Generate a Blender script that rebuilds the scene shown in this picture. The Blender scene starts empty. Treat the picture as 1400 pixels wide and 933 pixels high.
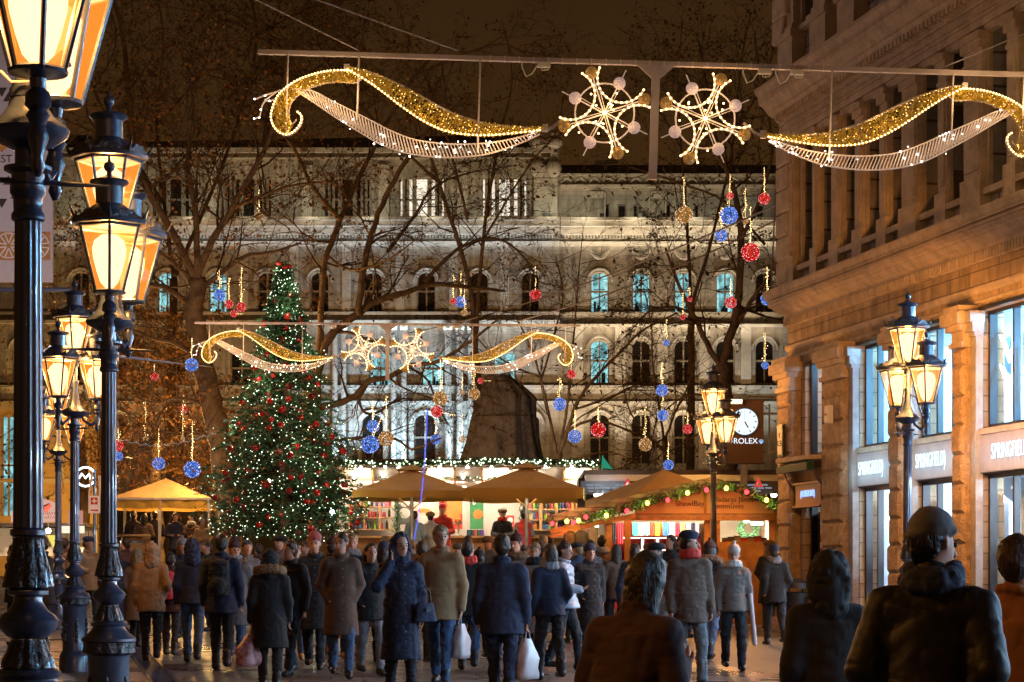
import bpy, math, random
import numpy as np
from mathutils import Vector, Matrix
import openvdb

PI = math.pi
R = math.radians
rnd = random.Random(7)
sc = bpy.context.scene
COL = sc.collection

# ------------------------------------------------------------------ camera, sky, exposure
CAMZ = 1.75
F = 3000.0                      # focal length in photo pixels (1400 wide)
HY = 790.0                      # photo row of the true horizon
cam_d = bpy.data.cameras.new('camera')
cam = bpy.data.objects.new('camera', cam_d)
COL.objects.link(cam)
cam.location = (0, 0, CAMZ)
cam.rotation_euler = (R(90), 0, 0)
cam_d.sensor_width = 36
cam_d.lens = F / 1400 * 36
cam_d.shift_y = (HY - 466.5) / 1400
cam_d.clip_start = 0.1
cam_d.clip_end = 2000
sc.camera = cam

world = bpy.data.worlds.new('World')
sc.world = world
world.use_nodes = True
wn, wl = world.node_tree.nodes, world.node_tree.links
bg = wn['Background']
tc = wn.new('ShaderNodeTexCoord')
sep = wn.new('ShaderNodeSeparateXYZ')
ramp = wn.new('ShaderNodeValToRGB')
nz = wn.new('ShaderNodeTexNoise')
nz.inputs['Scale'].default_value = 3.0
nz.inputs['Detail'].default_value = 4
mx = wn.new('ShaderNodeMixRGB'); mx.blend_type = 'MULTIPLY'; mx.inputs[0].default_value = 0.5
wl.new(tc.outputs['Generated'], sep.inputs[0])
wl.new(sep.outputs['Z'], ramp.inputs[0])
wl.new(tc.outputs['Generated'], nz.inputs['Vector'])
wl.new(ramp.outputs[0], mx.inputs[1])
wl.new(nz.outputs['Fac'], mx.inputs[2])
wl.new(mx.outputs[0], bg.inputs[0])
e = ramp.color_ramp.elements
e[0].position = 0.0; e[0].color = (0.080, 0.034, 0.009, 1)
e[1].position = 1.0; e[1].color = (0.018, 0.009, 0.0035, 1)
m = ramp.color_ramp.elements.new(0.3); m.color = (0.034, 0.0155, 0.0045, 1)
bg.inputs[1].default_value = 1.0

sc.view_settings.view_transform = 'Standard'
sc.view_settings.look = 'None'
sc.view_settings.exposure = 0.35
sc.view_settings.gamma = 1.0
sc.view_settings.use_curve_mapping = False
sc.cycles.use_denoising = True
sc.cycles.max_bounces = 5
sc.cycles.diffuse_bounces = 2
sc.cycles.glossy_bounces = 3
sc.cycles.transparent_max_bounces = 12
sc.cycles.sample_clamp_indirect = 3.0
sc.cycles.sample_clamp_direct = 30.0
sc.cycles.caustics_reflective = False
sc.cycles.caustics_refractive = False

def G(y):                        # ground height: a gentle rise, then the terrace of the square
    if y < 45: return 0.0183 * y
    if y < 50: return 0.8235 + (y - 45) / 5 * 0.8765
    return 1.70
def P(px, py, d):                # photo pixel + distance -> world point
    return Vector(((px - 700) * d / F, d, CAMZ + (HY - py) * d / F))

# ------------------------------------------------------------------ object helpers
def tag(o, label=None, cat=None, group=None, kind=None):
    if label: o['label'] = label
    if cat: o['category'] = cat
    if group: o['group'] = group
    if kind: o['kind'] = kind
    return o
def empty(name, loc=(0, 0, 0), rz=0.0, label=None, cat=None, group=None):
    o = bpy.data.objects.new(name, None); COL.objects.link(o)
    o.location = loc; o.rotation_euler = (0, 0, rz)
    o.empty_display_size = 0.2
    return tag(o, label, cat, group)
def copy_tree(o, parent=None):
    c = o.copy(); COL.objects.link(c)
    if parent is not None:
        c.parent = parent
    for ch in list(o.children): copy_tree(ch, c)
    return c

def icos(sub):
    t = (1 + 5 ** .5) / 2
    v = [(-1, t, 0), (1, t, 0), (-1, -t, 0), (1, -t, 0), (0, -1, t), (0, 1, t), (0, -1, -t), (0, 1, -t), (t, 0, -1), (t, 0, 1), (-t, 0, -1), (-t, 0, 1)]
    v = [tuple(np.array(p) / np.linalg.norm(p)) for p in v]
    f = [(0, 11, 5), (0, 5, 1), (0, 1, 7), (0, 7, 10), (0, 10, 11), (1, 5, 9), (5, 11, 4), (11, 10, 2), (10, 7, 6), (7, 1, 8),
         (3, 9, 4), (3, 4, 2), (3, 2, 6), (3, 6, 8), (3, 8, 9), (4, 9, 5), (2, 4, 11), (6, 2, 10), (8, 6, 7), (9, 8, 1)]
    for _ in range(sub):
        cache = {}; nf = []
        def mid(a, b):
            k = (min(a, b), max(a, b))
            if k not in cache:
                p = np.array(v[a]) + np.array(v[b]); p /= np.linalg.norm(p)
                v.append(tuple(p)); cache[k] = len(v) - 1
            return cache[k]
        for a, b, c in f:
            ab, bc, ca = mid(a, b), mid(b, c), mid(c, a)
            nf += [(a, ab, ca), (b, bc, ab), (c, ca, bc), (ab, bc, ca)]
        f = nf
    return np.array(v), f
ICO = [icos(0), icos(1), icos(2), icos(3)]

class MB:
    def __init__(s): s.v = []; s.f = []; s.n = 0
    def add(s, v, f):
        v = [tuple(map(float, p)) for p in v]
        s.v.extend(v); n = s.n
        s.f.extend([tuple(n + i for i in q) for q in f]); s.n += len(v)
        return s
    def bx(s, x0, x1, y0, y1, z0, z1):
        v = [(x0, y0, z0), (x1, y0, z0), (x1, y1, z0), (x0, y1, z0), (x0, y0, z1), (x1, y0, z1), (x1, y1, z1), (x0, y1, z1)]
        return s.add(v, [(0, 3, 2, 1), (4, 5, 6, 7), (0, 1, 5, 4), (1, 2, 6, 5), (2, 3, 7, 6), (3, 0, 4, 7)])
    def cbx(s, x0, x1, y0, y1, z0, z1, c=0.03):
        """block whose face towards -y is chamfered"""
        v = [(x0, y1, z0), (x1, y1, z0), (x1, y1, z1), (x0, y1, z1),
             (x0, y0 + c, z0), (x1, y0 + c, z0), (x1, y0 + c, z1), (x0, y0 + c, z1),
             (x0 + c, y0, z0 + c), (x1 - c, y0, z0 + c), (x1 - c, y0, z1 - c), (x0 + c, y0, z1 - c)]
        f = [(0, 1, 2, 3), (0, 4, 5, 1), (1, 5, 6, 2), (2, 6, 7, 3), (3, 7, 4, 0),
             (4, 8, 9, 5), (5, 9, 10, 6), (6, 10, 11, 7), (7, 11, 8, 4), (8, 11, 10, 9)]
        return s.add(v, f)
    def quad(s, a, b, c, d): return s.add([a, b, c, d], [(0, 1, 2, 3)])
    def tube(s, pts, rad, n=8, cap=True, closed=False):
        pts = [Vector(p) for p in pts]; m = len(pts)
        if not hasattr(rad, '__len__'): rad = [rad] * m
        vs = []; up = Vector((0.13, 0.31, 0.94)).normalized()
        px = None
        for i, p in enumerate(pts):
            if closed: t = pts[(i + 1) % m] - pts[i - 1]
            else: t = pts[min(i + 1, m - 1)] - pts[max(i - 1, 0)]
            if t.length < 1e-9: t = Vector((0, 0, 1))
            t.normalize()
            if px is None:
                a = up if abs(t.dot(up)) < 0.9 else Vector((1, 0, 0))
                x = t.cross(a).normalized()
            else:
                x = (px - t * px.dot(t))
                x = x.normalized() if x.length > 1e-6 else t.orthogonal().normalized()
            px = x; y = t.cross(x)
            for k in range(n):
                a = 2 * PI * k / n
                vs.append(p + (x * math.cos(a) + y * math.sin(a)) * rad[i])
        fs = []
        for i in range(m if closed else m - 1):
            j = (i + 1) % m
            for k in range(n):
                l = (k + 1) % n
                fs.append((i * n + k, i * n + l, j * n + l, j * n + k))
        if cap and not closed:
            fs.append(tuple(range(n - 1, -1, -1))); fs.append(tuple((m - 1) * n + k for k in range(n)))
        return s.add(vs, fs)
    def lathe(s, prof, c=(0, 0, 0), n=24, mod=None, ph=0.0):
        vs = []; fs = []
        for i, (r, z) in enumerate(prof):
            for k in range(n):
                a = 2 * PI * k / n + ph
                rr = r * (mod(i, k, n) if mod else 1)
                vs.append((c[0] + rr * math.cos(a), c[1] + rr * math.sin(a), c[2] + z))
        for i in range(len(prof) - 1):
            for k in range(n):
                l = (k + 1) % n
                fs.append((i * n + k, i * n + l, (i + 1) * n + l, (i + 1) * n + k))
        fs.append(tuple(range(n - 1, -1, -1))); fs.append(tuple((len(prof) - 1) * n + k for k in range(n)))
        return s.add(vs, fs)
    def ico(s, c, r, sub=1, sq=(1, 1, 1)):
        v, f = ICO[sub]
        return s.add([(c[0] + p[0] * r * sq[0], c[1] + p[1] * r * sq[1], c[2] + p[2] * r * sq[2]) for p in v], f)
    def prism(s, poly, y0, y1):
        """polygon in (x,z), extruded from y0 to y1"""
        n = len(poly)
        v = [(x, y0, z) for x, z in poly] + [(x, y1, z) for x, z in poly]
        f = [tuple(range(n)), tuple(range(2 * n - 1, n - 1, -1))]
        f += [(i, i + n, (i + 1) % n + n, (i + 1) % n) for i in range(n)]
        return s.add(v, f)
    def bar(s, a, b, w, h):
        """straight square bar from a to b"""
        a, b = Vector(a), Vector(b); t = (b - a).normalized()
        x = t.cross(Vector((0, 0, 1)))
        x = x.normalized() if x.length > 1e-4 else Vector((1, 0, 0))
        y = x.cross(t).normalized()
        v = [p + x * (sx * w / 2) + y * (sy * h / 2) for p in (a, b) for sx, sy in ((-1, -1), (1, -1), (1, 1), (-1, 1))]
        return s.add(v, [(0, 1, 2, 3), (7, 6, 5, 4), (0, 4, 5, 1), (1, 5, 6, 2), (2, 6, 7, 3), (3, 7, 4, 0)])
    def build(s, name, mat, parent=None, smooth=False, **kw):
        me = bpy.data.meshes.new(name)
        me.from_pydata(s.v, [], s.f); me.update()
        if mat: me.materials.append(mat)
        if smooth:
            me.polygons.foreach_set('use_smooth', [True] * len(me.polygons))
            if smooth != 'all':
                try: me.set_sharp_from_angle(angle=R(40))
                except Exception: pass
        o = bpy.data.objects.new(name, me); COL.objects.link(o)
        if parent: o.parent = parent
        return tag(o, **kw)

def raw_mesh(name, V, Q, mat, parent=None, smooth=True, **kw):
    me = bpy.data.meshes.new(name)
    V = np.asarray(V, np.float32); Q = np.asarray(Q, np.int32)
    k = Q.shape[1]
    me.vertices.add(len(V)); me.vertices.foreach_set('co', V.ravel())
    me.loops.add(Q.size); me.loops.foreach_set('vertex_index', Q.ravel())
    me.polygons.add(len(Q))
    me.polygons.foreach_set('loop_start', np.arange(0, Q.size, k, dtype=np.int32))
    me.polygons.foreach_set('loop_total', np.full(len(Q), k, np.int32))
    if smooth: me.polygons.foreach_set('use_smooth', np.ones(len(Q), bool))
    me.update(calc_edges=True); me.validate()
    if mat: me.materials.append(mat)
    o = bpy.data.objects.new(name, me); COL.objects.link(o)
    if parent: o.parent = parent
    return tag(o, **kw)

def text_mesh(name, body, size, mat, parent=None, loc=(0, 0, 0), rot=(PI / 2, 0, 0), ext=0.01, sx=1.0, align='CENTER', space=1.0, bold=0.0, **kw):
    cu = bpy.data.curves.new(name, 'FONT'); cu.body = body; cu.size = size; cu.extrude = ext
    cu.align_x = align; cu.align_y = 'CENTER'; cu.space_character = space; cu.offset = bold
    t = bpy.data.objects.new(name + '_tmp', cu); COL.objects.link(t)
    dg = bpy.context.evaluated_depsgraph_get(); dg.update()
    me = bpy.data.meshes.new_from_object(t.evaluated_get(dg)); me.name = name
    bpy.data.objects.remove(t); bpy.data.curves.remove(cu)
    me.materials.clear(); me.materials.append(mat)
    o = bpy.data.objects.new(name, me); COL.objects.link(o)
    o.location = loc; o.rotation_euler = rot; o.scale = (sx, 1, 1)
    if parent: o.parent = parent
    return tag(o, **kw)

# ------------------------------------------------------------------ materials
def mat(name, col, rough=0.7, metal=0.0, var=0.25, ns=6.0, bump=0.0, bs=30.0, emit=None, es=0.0, spec=0.5, bd=0.02, coat=0.0, sheen=0.0):
    mt = bpy.data.materials.new(name); mt.use_nodes = True
    nt = mt.node_tree; N, L = nt.nodes, nt.links
    b = N['Principled BSDF']
    b.inputs['Roughness'].default_value = rough; b.inputs['Metallic'].default_value = metal
    b.inputs['Specular IOR Level'].default_value = spec
    b.inputs['Coat Weight'].default_value = coat
    if sheen: b.inputs['Sheen Weight'].default_value = sheen
    tcn = N.new('ShaderNodeTexCoord')
    if var > 0:
        n = N.new('ShaderNodeTexNoise'); n.inputs['Scale'].default_value = ns; n.inputs['Detail'].default_value = 5
        n.inputs['Roughness'].default_value = 0.65
        L.new(tcn.outputs['Object'], n.inputs['Vector'])
        r = N.new('ShaderNodeValToRGB')
        r.color_ramp.elements[0].position = 0.3; r.color_ramp.elements[1].position = 0.7
        r.color_ramp.elements[0].color = tuple(c * (1 - var) for c in col) + (1,)
        r.color_ramp.elements[1].color = tuple(min(1, c * (1 + var)) for c in col) + (1,)
        L.new(n.outputs['Fac'], r.inputs[0]); L.new(r.outputs[0], b.inputs['Base Color'])
    else:
        b.inputs['Base Color'].default_value = tuple(col) + (1,)
    if bump > 0:
        n2 = N.new('ShaderNodeTexNoise'); n2.inputs['Scale'].default_value = bs; n2.inputs['Detail'].default_value = 4
        L.new(tcn.outputs['Object'], n2.inputs['Vector'])
        bn = N.new('ShaderNodeBump'); bn.inputs['Strength'].default_value = bump; bn.inputs['Distance'].default_value = bd
        L.new(n2.outputs['Fac'], bn.inputs['Height']); L.new(bn.outputs[0], b.inputs['Normal'])
    if emit:
        b.inputs['Emission Color'].default_value = tuple(emit) + (1,)
        b.inputs['Emission Strength'].default_value = es
    return mt
def glow(name, col, s, sample=False, var=None, ns=20):
    """surface that gives off light (bulb, tube, lit pane)"""
    mt = bpy.data.materials.new(name); mt.use_nodes = True
    N, L = mt.node_tree.nodes, mt.node_tree.links
    N.remove(N['Principled BSDF'])
    em = N.new('ShaderNodeEmission'); em.inputs[0].default_value = tuple(col) + (1,); em.inputs[1].default_value = s
    L.new(em.outputs[0], N['Material Output'].inputs[0])
    if var:
        tcn = N.new('ShaderNodeTexCoord'); n = N.new('ShaderNodeTexNoise'); n.inputs['Scale'].default_value = ns
        n.inputs['Detail'].default_value = 3
        mp = N.new('ShaderNodeMapRange'); mp.inputs[1].default_value = 0.35; mp.inputs[2].default_value = 0.65
        mp.inputs[3].default_value = s * (1 - var); mp.inputs[4].default_value = s * (1 + var)
        L.new(tcn.outputs['Object'], n.inputs['Vector']); L.new(n.outputs['Fac'], mp.inputs[0]); L.new(mp.outputs[0], em.inputs[1])
    mt.cycles.emission_sampling = 'AUTO' if sample else 'NONE'
    return mt
def frosted(name, col, s, clear=0.5):
    """lantern glass: lets the lamp through and glows itself"""
    mt = glow(name, col, s)
    N, L = mt.node_tree.nodes, mt.node_tree.links
    em = [n for n in N if n.type == 'EMISSION'][0]
    tr = N.new('ShaderNodeBsdfTransparent'); tr.inputs[0].default_value = (1, 0.93, 0.8, 1)
    ms = N.new('ShaderNodeMixShader'); ms.inputs[0].default_value = 1 - clear
    tl = N.new('ShaderNodeBsdfTranslucent'); tl.inputs[0].default_value = (0.0009, 0.0007, 0.0005, 1)
    ad = N.new('ShaderNodeAddShader'); L.new(em.outputs[0], ad.inputs[0]); L.new(tl.outputs[0], ad.inputs[1])
    L.new(tr.outputs[0], ms.inputs[1]); L.new(ad.outputs[0], ms.inputs[2]); L.new(ms.outputs[0], N['Material Output'].inputs[0])
    return mt
def window_glass(name, tint=(0.9, 0.95, 1.0), refl=0.12):
    mt = bpy.data.materials.new(name); mt.use_nodes = True
    N, L = mt.node_tree.nodes, mt.node_tree.links
    N.remove(N['Principled BSDF'])
    tr = N.new('ShaderNodeBsdfTransparent'); tr.inputs[0].default_value = tint + (1,)
    gl = N.new('ShaderNodeBsdfGlossy'); gl.inputs['Roughness'].default_value = 0.03
    ms = N.new('ShaderNodeMixShader'); ms.inputs[0].default_value = refl
    L.new(tr.outputs[0], ms.inputs[1]); L.new(gl.outputs[0], ms.inputs[2])
    L.new(ms.outputs[0], N['Material Output'].inputs[0])
    return mt
def block_mat(name, c1, c2, mort, bw, bh, axes='XZ', rough=0.85, bump=0.5, msize=0.012, ns=9.0, off=0.5, spec=0.3, nbump=0.4):
    """stone blocks or slabs laid in courses, in object space"""
    mt = bpy.data.materials.new(name); mt.use_nodes = True
    N, L = mt.node_tree.nodes, mt.node_tree.links
    b = N['Principled BSDF']; b.inputs['Roughness'].default_value = rough; b.inputs['Specular IOR Level'].default_value = spec
    tcn = N.new('ShaderNodeTexCoord'); sp = N.new('ShaderNodeSeparateXYZ'); cb = N.new('ShaderNodeCombineXYZ')
    L.new(tcn.outputs['Object'], sp.inputs[0]); L.new(sp.outputs[axes[0]], cb.inputs[0]); L.new(sp.outputs[axes[1]], cb.inputs[1])
    br = N.new('ShaderNodeTexBrick'); br.inputs['Scale'].default_value = 1
    br.inputs['Brick Width'].default_value = bw; br.inputs['Row Height'].default_value = bh
    br.inputs['Mortar Size'].default_value = msize; br.inputs['Mortar Smooth'].default_value = 0.2
    br.inputs['Color1'].default_value = tuple(c1) + (1,); br.inputs['Color2'].default_value = tuple(c2) + (1,)
    br.inputs['Mortar'].default_value = tuple(mort) + (1,); br.offset = off
    L.new(cb.outputs[0], br.inputs['Vector'])
    n = N.new('ShaderNodeTexNoise'); n.inputs['Scale'].default_value = ns; n.inputs['Detail'].default_value = 6; n.inputs['Roughness'].default_value = 0.7
    L.new(tcn.outputs['Object'], n.inputs['Vector'])
    rr = N.new('ShaderNodeMapRange'); rr.inputs[1].default_value = 0.3; rr.inputs[2].default_value = 0.7; rr.inputs[3].default_value = 0.68; rr.inputs[4].default_value = 1.15
    L.new(n.outputs['Fac'], rr.inputs[0])
    n3 = N.new('ShaderNodeTexNoise'); n3.inputs['Scale'].default_value = ns * 0.13; n3.inputs['Detail'].default_value = 3
    L.new(tcn.outputs['Object'], n3.inputs['Vector'])
    r3 = N.new('ShaderNodeMapRange'); r3.inputs[1].default_value = 0.3; r3.inputs[2].default_value = 0.7; r3.inputs[3].default_value = 0.75; r3.inputs[4].default_value = 1.1
    L.new(n3.outputs['Fac'], r3.inputs[0])
    mm0 = N.new('ShaderNodeMath'); mm0.operation = 'MULTIPLY'; L.new(rr.outputs[0], mm0.inputs[0]); L.new(r3.outputs[0], mm0.inputs[1])
    mpn = N.new('ShaderNodeMapping'); mpn.inputs['Scale'].default_value = (3.5, 3.5, 0.35) if axes == 'XZ' else (0.8, 0.8, 0.8)
    n4 = N.new('ShaderNodeTexNoise'); n4.inputs['Scale'].default_value = 1.0; n4.inputs['Detail'].default_value = 4
    L.new(tcn.outputs['Object'], mpn.inputs[0]); L.new(mpn.outputs[0], n4.inputs['Vector'])
    r4 = N.new('ShaderNodeMapRange'); r4.inputs[1].default_value = 0.35; r4.inputs[2].default_value = 0.6; r4.inputs[3].default_value = 0.72; r4.inputs[4].default_value = 1.08
    L.new(n4.outputs['Fac'], r4.inputs[0])
    mm = N.new('ShaderNodeMath'); mm.operation = 'MULTIPLY'; L.new(mm0.outputs[0], mm.inputs[0]); L.new(r4.outputs[0], mm.inputs[1])
    hs = N.new('ShaderNodeVectorMath'); hs.operation = 'SCALE'
    L.new(br.outputs['Color'], hs.inputs[0]); L.new(mm.outputs[0], hs.inputs['Scale']); L.new(hs.outputs[0], b.inputs['Base Color'])
    b1 = N.new('ShaderNodeBump'); b1.invert = True; b1.inputs['Strength'].default_value = bump; b1.inputs['Distance'].default_value = 0.02
    L.new(br.outputs['Fac'], b1.inputs['Height'])
    n2 = N.new('ShaderNodeTexNoise'); n2.inputs['Scale'].default_value = ns * 3; n2.inputs['Detail'].default_value = 5
    L.new(tcn.outputs['Object'], n2.inputs['Vector'])
    b2 = N.new('ShaderNodeBump'); b2.inputs['Strength'].default_value = nbump; b2.inputs['Distance'].default_value = 0.02
    if axes == 'XY':
        rg_ = N.new('ShaderNodeMapRange'); rg_.inputs[1].default_value = 0.4; rg_.inputs[2].default_value = 0.62; rg_.inputs[3].default_value = 0.27; rg_.inputs[4].default_value = 0.55
        L.new(n4.outputs['Fac'], rg_.inputs[0]); L.new(rg_.outputs[0], b.inputs['Roughness'])
    L.new(n2.outputs['Fac'], b2.inputs['Height']); L.new(b1.outputs[0], b2.inputs['Normal']); L.new(b2.outputs[0], b.inputs['Normal'])
    return mt

M = {}
M['iron'] = mat('iron_paint', (0.045, 0.066, 0.13), 0.28, 0.0, 0.3, 12, 0.35, 60, spec=0.9, bd=0.004, coat=0.5)
M['iron_orn'] = mat('iron_ornament', (0.026, 0.030, 0.045), 0.3, 0.0, 0.3, 12, 1.0, 38, spec=0.9, bd=0.03, coat=0.5)
M['lamp_glass'] = frosted('lantern_glass', (1.0, 0.27, 0.03), 1.25, 0.55)
M['lamp_bulb'] = frosted('lamp_bulb', (1.0, 0.76, 0.45), 4.0, 0.55)
M['bulb_warm'] = glow('bulb_warm', (1.0, 0.66, 0.25), 6.0)
M['bulb_gold'] = glow('bulb_gold', (1.0, 0.58, 0.16), 5.5)
M['bulb_cold'] = glow('bulb_cold', (0.80, 1.0, 0.66), 3.0)
M['bulb_white'] = glow('bulb_white', (1.0, 0.93, 0.78), 12)
M['rope'] = glow('rope_light', (1.0, 0.50, 0.10), 0.9, var=0.6, ns=14)
M['rope_w'] = glow('rope_light_pale', (1.0, 0.60, 0.25), 1.1, var=0.5, ns=12)
M['alu'] = mat('painted_aluminium', (0.55, 0.48, 0.52), 0.45, 0.3, 0.1, 3)
M['gold'] = mat('gold_tinsel', (0.55, 0.36, 0.05), 0.35, 0.7, 0.5, 25, emit=(0.9, 0.5, 0.06), es=0.09)  # slight emission stands in for the LED light on the tinsel
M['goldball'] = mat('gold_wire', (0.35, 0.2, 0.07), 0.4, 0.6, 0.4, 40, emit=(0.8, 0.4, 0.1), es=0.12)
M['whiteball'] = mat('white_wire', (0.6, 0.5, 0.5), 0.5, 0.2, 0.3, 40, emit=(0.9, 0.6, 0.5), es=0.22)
M['wire'] = mat('cable', (0.25, 0.22, 0.24), 0.6, 0.0, 0.1)
M['wood'] = mat('warm_timber', (0.30, 0.14, 0.045), 0.6, 0, 0.4, 5, 0.3, 30)
M['wood_l'] = mat('pale_timber', (0.45, 0.25, 0.10), 0.6, 0, 0.3, 5, 0.3, 30)
M['wood_d'] = mat('dark_timber', (0.05, 0.032, 0.02), 0.7, 0, 0.3, 5, 0.3, 30)
M['white'] = mat('white_paint', (0.75, 0.73, 0.70), 0.6, 0, 0.08, 3)
M['cream'] = mat('cream_board', (0.65, 0.55, 0.40), 0.7, 0, 0.1, 3)
M['canvas'] = mat('beige_canvas', (0.58, 0.37, 0.18), 0.85, 0, 0.2, 1.2, 0.5, 5, bd=0.06)
M['canvas_y'] = mat('ochre_canvas', (0.45, 0.27, 0.05), 0.8, 0, 0.1, 2, 0.3, 5, bd=0.05)
M['black'] = mat('black_paint', (0.015, 0.014, 0.014), 0.5, 0, 0.2)
M['steel'] = mat('brushed_steel', (0.35, 0.38, 0.42), 0.35, 0.8, 0.1)
M['green_fir'] = mat('fir_green', (0.03, 0.085, 0.032), 0.6, 0, 0.5, 4)
M['bark'] = mat('bark', (0.22, 0.15, 0.09), 0.9, 0, 0.45, 3, 0.8, 20, bd=0.03)
M['twig'] = mat('twig', (0.10, 0.06, 0.035), 0.9, 0, 0.3, 2)
M['leaf'] = mat('dry_leaf', (0.20, 0.085, 0.02), 0.7, 0, 0.6, 1.2)
M['leaf_g'] = mat('late_green_leaf', (0.10, 0.075, 0.018), 0.7, 0, 0.6, 1.2)
M['red'] = mat('red_gloss', (0.45, 0.012, 0.01), 0.15, 0.3, 0.1, coat=0.6)
M['redm'] = mat('red_matt', (0.5, 0.02, 0.015), 0.6, 0, 0.15)
M['net'] = mat('shroud_net', (0.15, 0.125, 0.11), 0.85, 0, 0.35, 3, 0.6, 6, bd=0.1)

def point(name, loc, col, w, r=0.08):
    l = bpy.data.lights.new(name, 'POINT'); l.color = col; l.energy = w; l.shadow_soft_size = r
    o = bpy.data.objects.new(name, l); COL.objects.link(o); o.location = loc
    return o
def area(name, loc, target, col, w, sx, sy, spread=180):
    l = bpy.data.lights.new(name, 'AREA'); l.color = col; l.energy = w; l.shape = 'RECTANGLE'; l.size = sx; l.size_y = sy
    l.spread = R(spread)
    o = bpy.data.objects.new(name, l); COL.objects.link(o); o.location = loc
    d = Vector(target) - Vector(loc)
    o.rotation_euler = d.to_track_quat('-Z', 'Y').to_euler()
    return o
def spot(name, loc, target, col, w, ang=60, blend=0.8, r=0.1):
    l = bpy.data.lights.new(name, 'SPOT'); l.color = col; l.energy = w; l.spot_size = R(ang); l.spot_blend = blend; l.shadow_soft_size = r
    o = bpy.data.objects.new(name, l); COL.objects.link(o); o.location = loc
    o.rotation_euler = (Vector(target) - Vector(loc)).to_track_quat('-Z', 'Y').to_euler()
    return o

# ================================================================== GROUND
M['pave'] = block_mat('stone_paving', (0.24, 0.215, 0.20), (0.13, 0.115, 0.105), (0.035, 0.03, 0.027), 0.9, 0.45, 'XY', 0.38, 0.6, 0.022, 6.0, spec=0.5, nbump=0.25)
M['pave_d'] = mat('asphalt', (0.075, 0.072, 0.075), 0.5, 0, 0.3, 5, 0.5, 60, bd=0.01)
g = MB()
ys = [-30, 0, 10, 20, 30, 40, 45, 46, 47.5, 49, 50, 60, 100, 160, 400]
for a, b_ in zip(ys[:-1], ys[1:]):
    za, zb = (G(a) if a > 0 else 0.0183 * a), G(b_)
    g.quad((-300, a, za), (300, a, za), (300, b_, zb), (-300, b_, zb))
g.build('ground', M['pave'], kind='structure')
SD = Vector((-0.2074, 0.9783, 0))            # street direction
def on_street(x0, d0, d, side=0.0):
    return x0 - 0.212 * (d - d0) + side
gr = MB(); rim = MB()
for k in range(150):
    d = 12 + k * 0.22
    x = on_street(-4.2, 26.5, d)
    z = G(d) + 0.008
    gr.bar((x - 0.13, d, z), (x + 0.13, d + 0.05, z), 0.05, 0.012)
rim.bar((on_street(-4.36, 26.5, 12), 12, G(12) + 0.008), (on_street(-4.36, 26.5, 45), 45, G(45) + 0.008), 0.05, 0.014)
rim.bar((on_street(-4.04, 26.5, 12), 12, G(12) + 0.008), (on_street(-4.04, 26.5, 45), 45, G(45) + 0.008), 0.05, 0.014)
dg_ = empty('drain_grate', (0, 0, 0), 0, 'long slotted iron drain grate running along the paving by the lamp row', 'drain grate')
gr.build('slots', M['iron'], dg_); rim.build('rim', M['iron'], dg_)
ro = MB()
x0, x1 = 2.9, 7.2
ro.quad((on_street(x0, 30, 5), 5, G(5) + 0.005), (on_street(x1, 30, 5), 5, G(5) + 0.005), (on_street(x1, 30, 45), 45, G(45) + 0.005), (on_street(x0, 30, 45), 45, G(45) + 0.005))
ro.build('side_road', M['pave_d'], kind='structure')

# ================================================================== RIGHT BUILDING
O = Vector((5.2, 41.3, 0))
ANG = math.atan2(-0.9783, 0.2074)
M['stone'] = block_mat('ashlar_stone', (0.54, 0.39, 0.245), (0.42, 0.30, 0.185), (0.22, 0.155, 0.10), 0.72, 0.235, 'XZ', 0.85, 0.6, 0.010, 5.0)
M['stone_r'] = mat('rough_stone', (0.47, 0.335, 0.21), 0.9, 0, 0.35, 7, 1.0, 26, bd=0.045)
M['stone_t'] = mat('carved_stone', (0.50, 0.39, 0.29), 0.85, 0, 0.28, 4, 0.4, 30, bd=0.015)
M['stone_u'] = block_mat('upper_stone', (0.37, 0.33, 0.325), (0.30, 0.265, 0.255), (0.12, 0.09, 0.07), 1.1, 0.5, 'XZ', 0.85, 0.7, 0.022, 5.0)
M['darkglass'] = mat('night_glass', (0.012, 0.012, 0.015), 0.12, 0, 0.1, spec=0.8)
M['shopframe'] = mat('shop_frame', (0.03, 0.025, 0.025), 0.35, 0.4, 0.1)
M['shopglass'] = window_glass('shop_glass')
M['fascia'] = mat('ribbed_fascia', (0.42, 0.36, 0.36), 0.5, 0.2, 0.1, 3)
M['neon'] = glow('neon_white', (0.72, 0.93, 1.0), 9)
M['neon_letter'] = glow('neon_letter', (0.55, 0.86, 1.0), 2.1)
M['shopwhite'] = mat('shop_white', (0.72, 0.76, 0.8), 0.6, 0, 0.05)

rb = empty('stone_building', O, ANG, 'tall carved stone corner building with lit shops on the ground floor', 'building')
LZ = lambda zc: zc + 1.75
ENDX = 38.0  # lengthened past the view, the extra lit bays added for cool light
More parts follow.
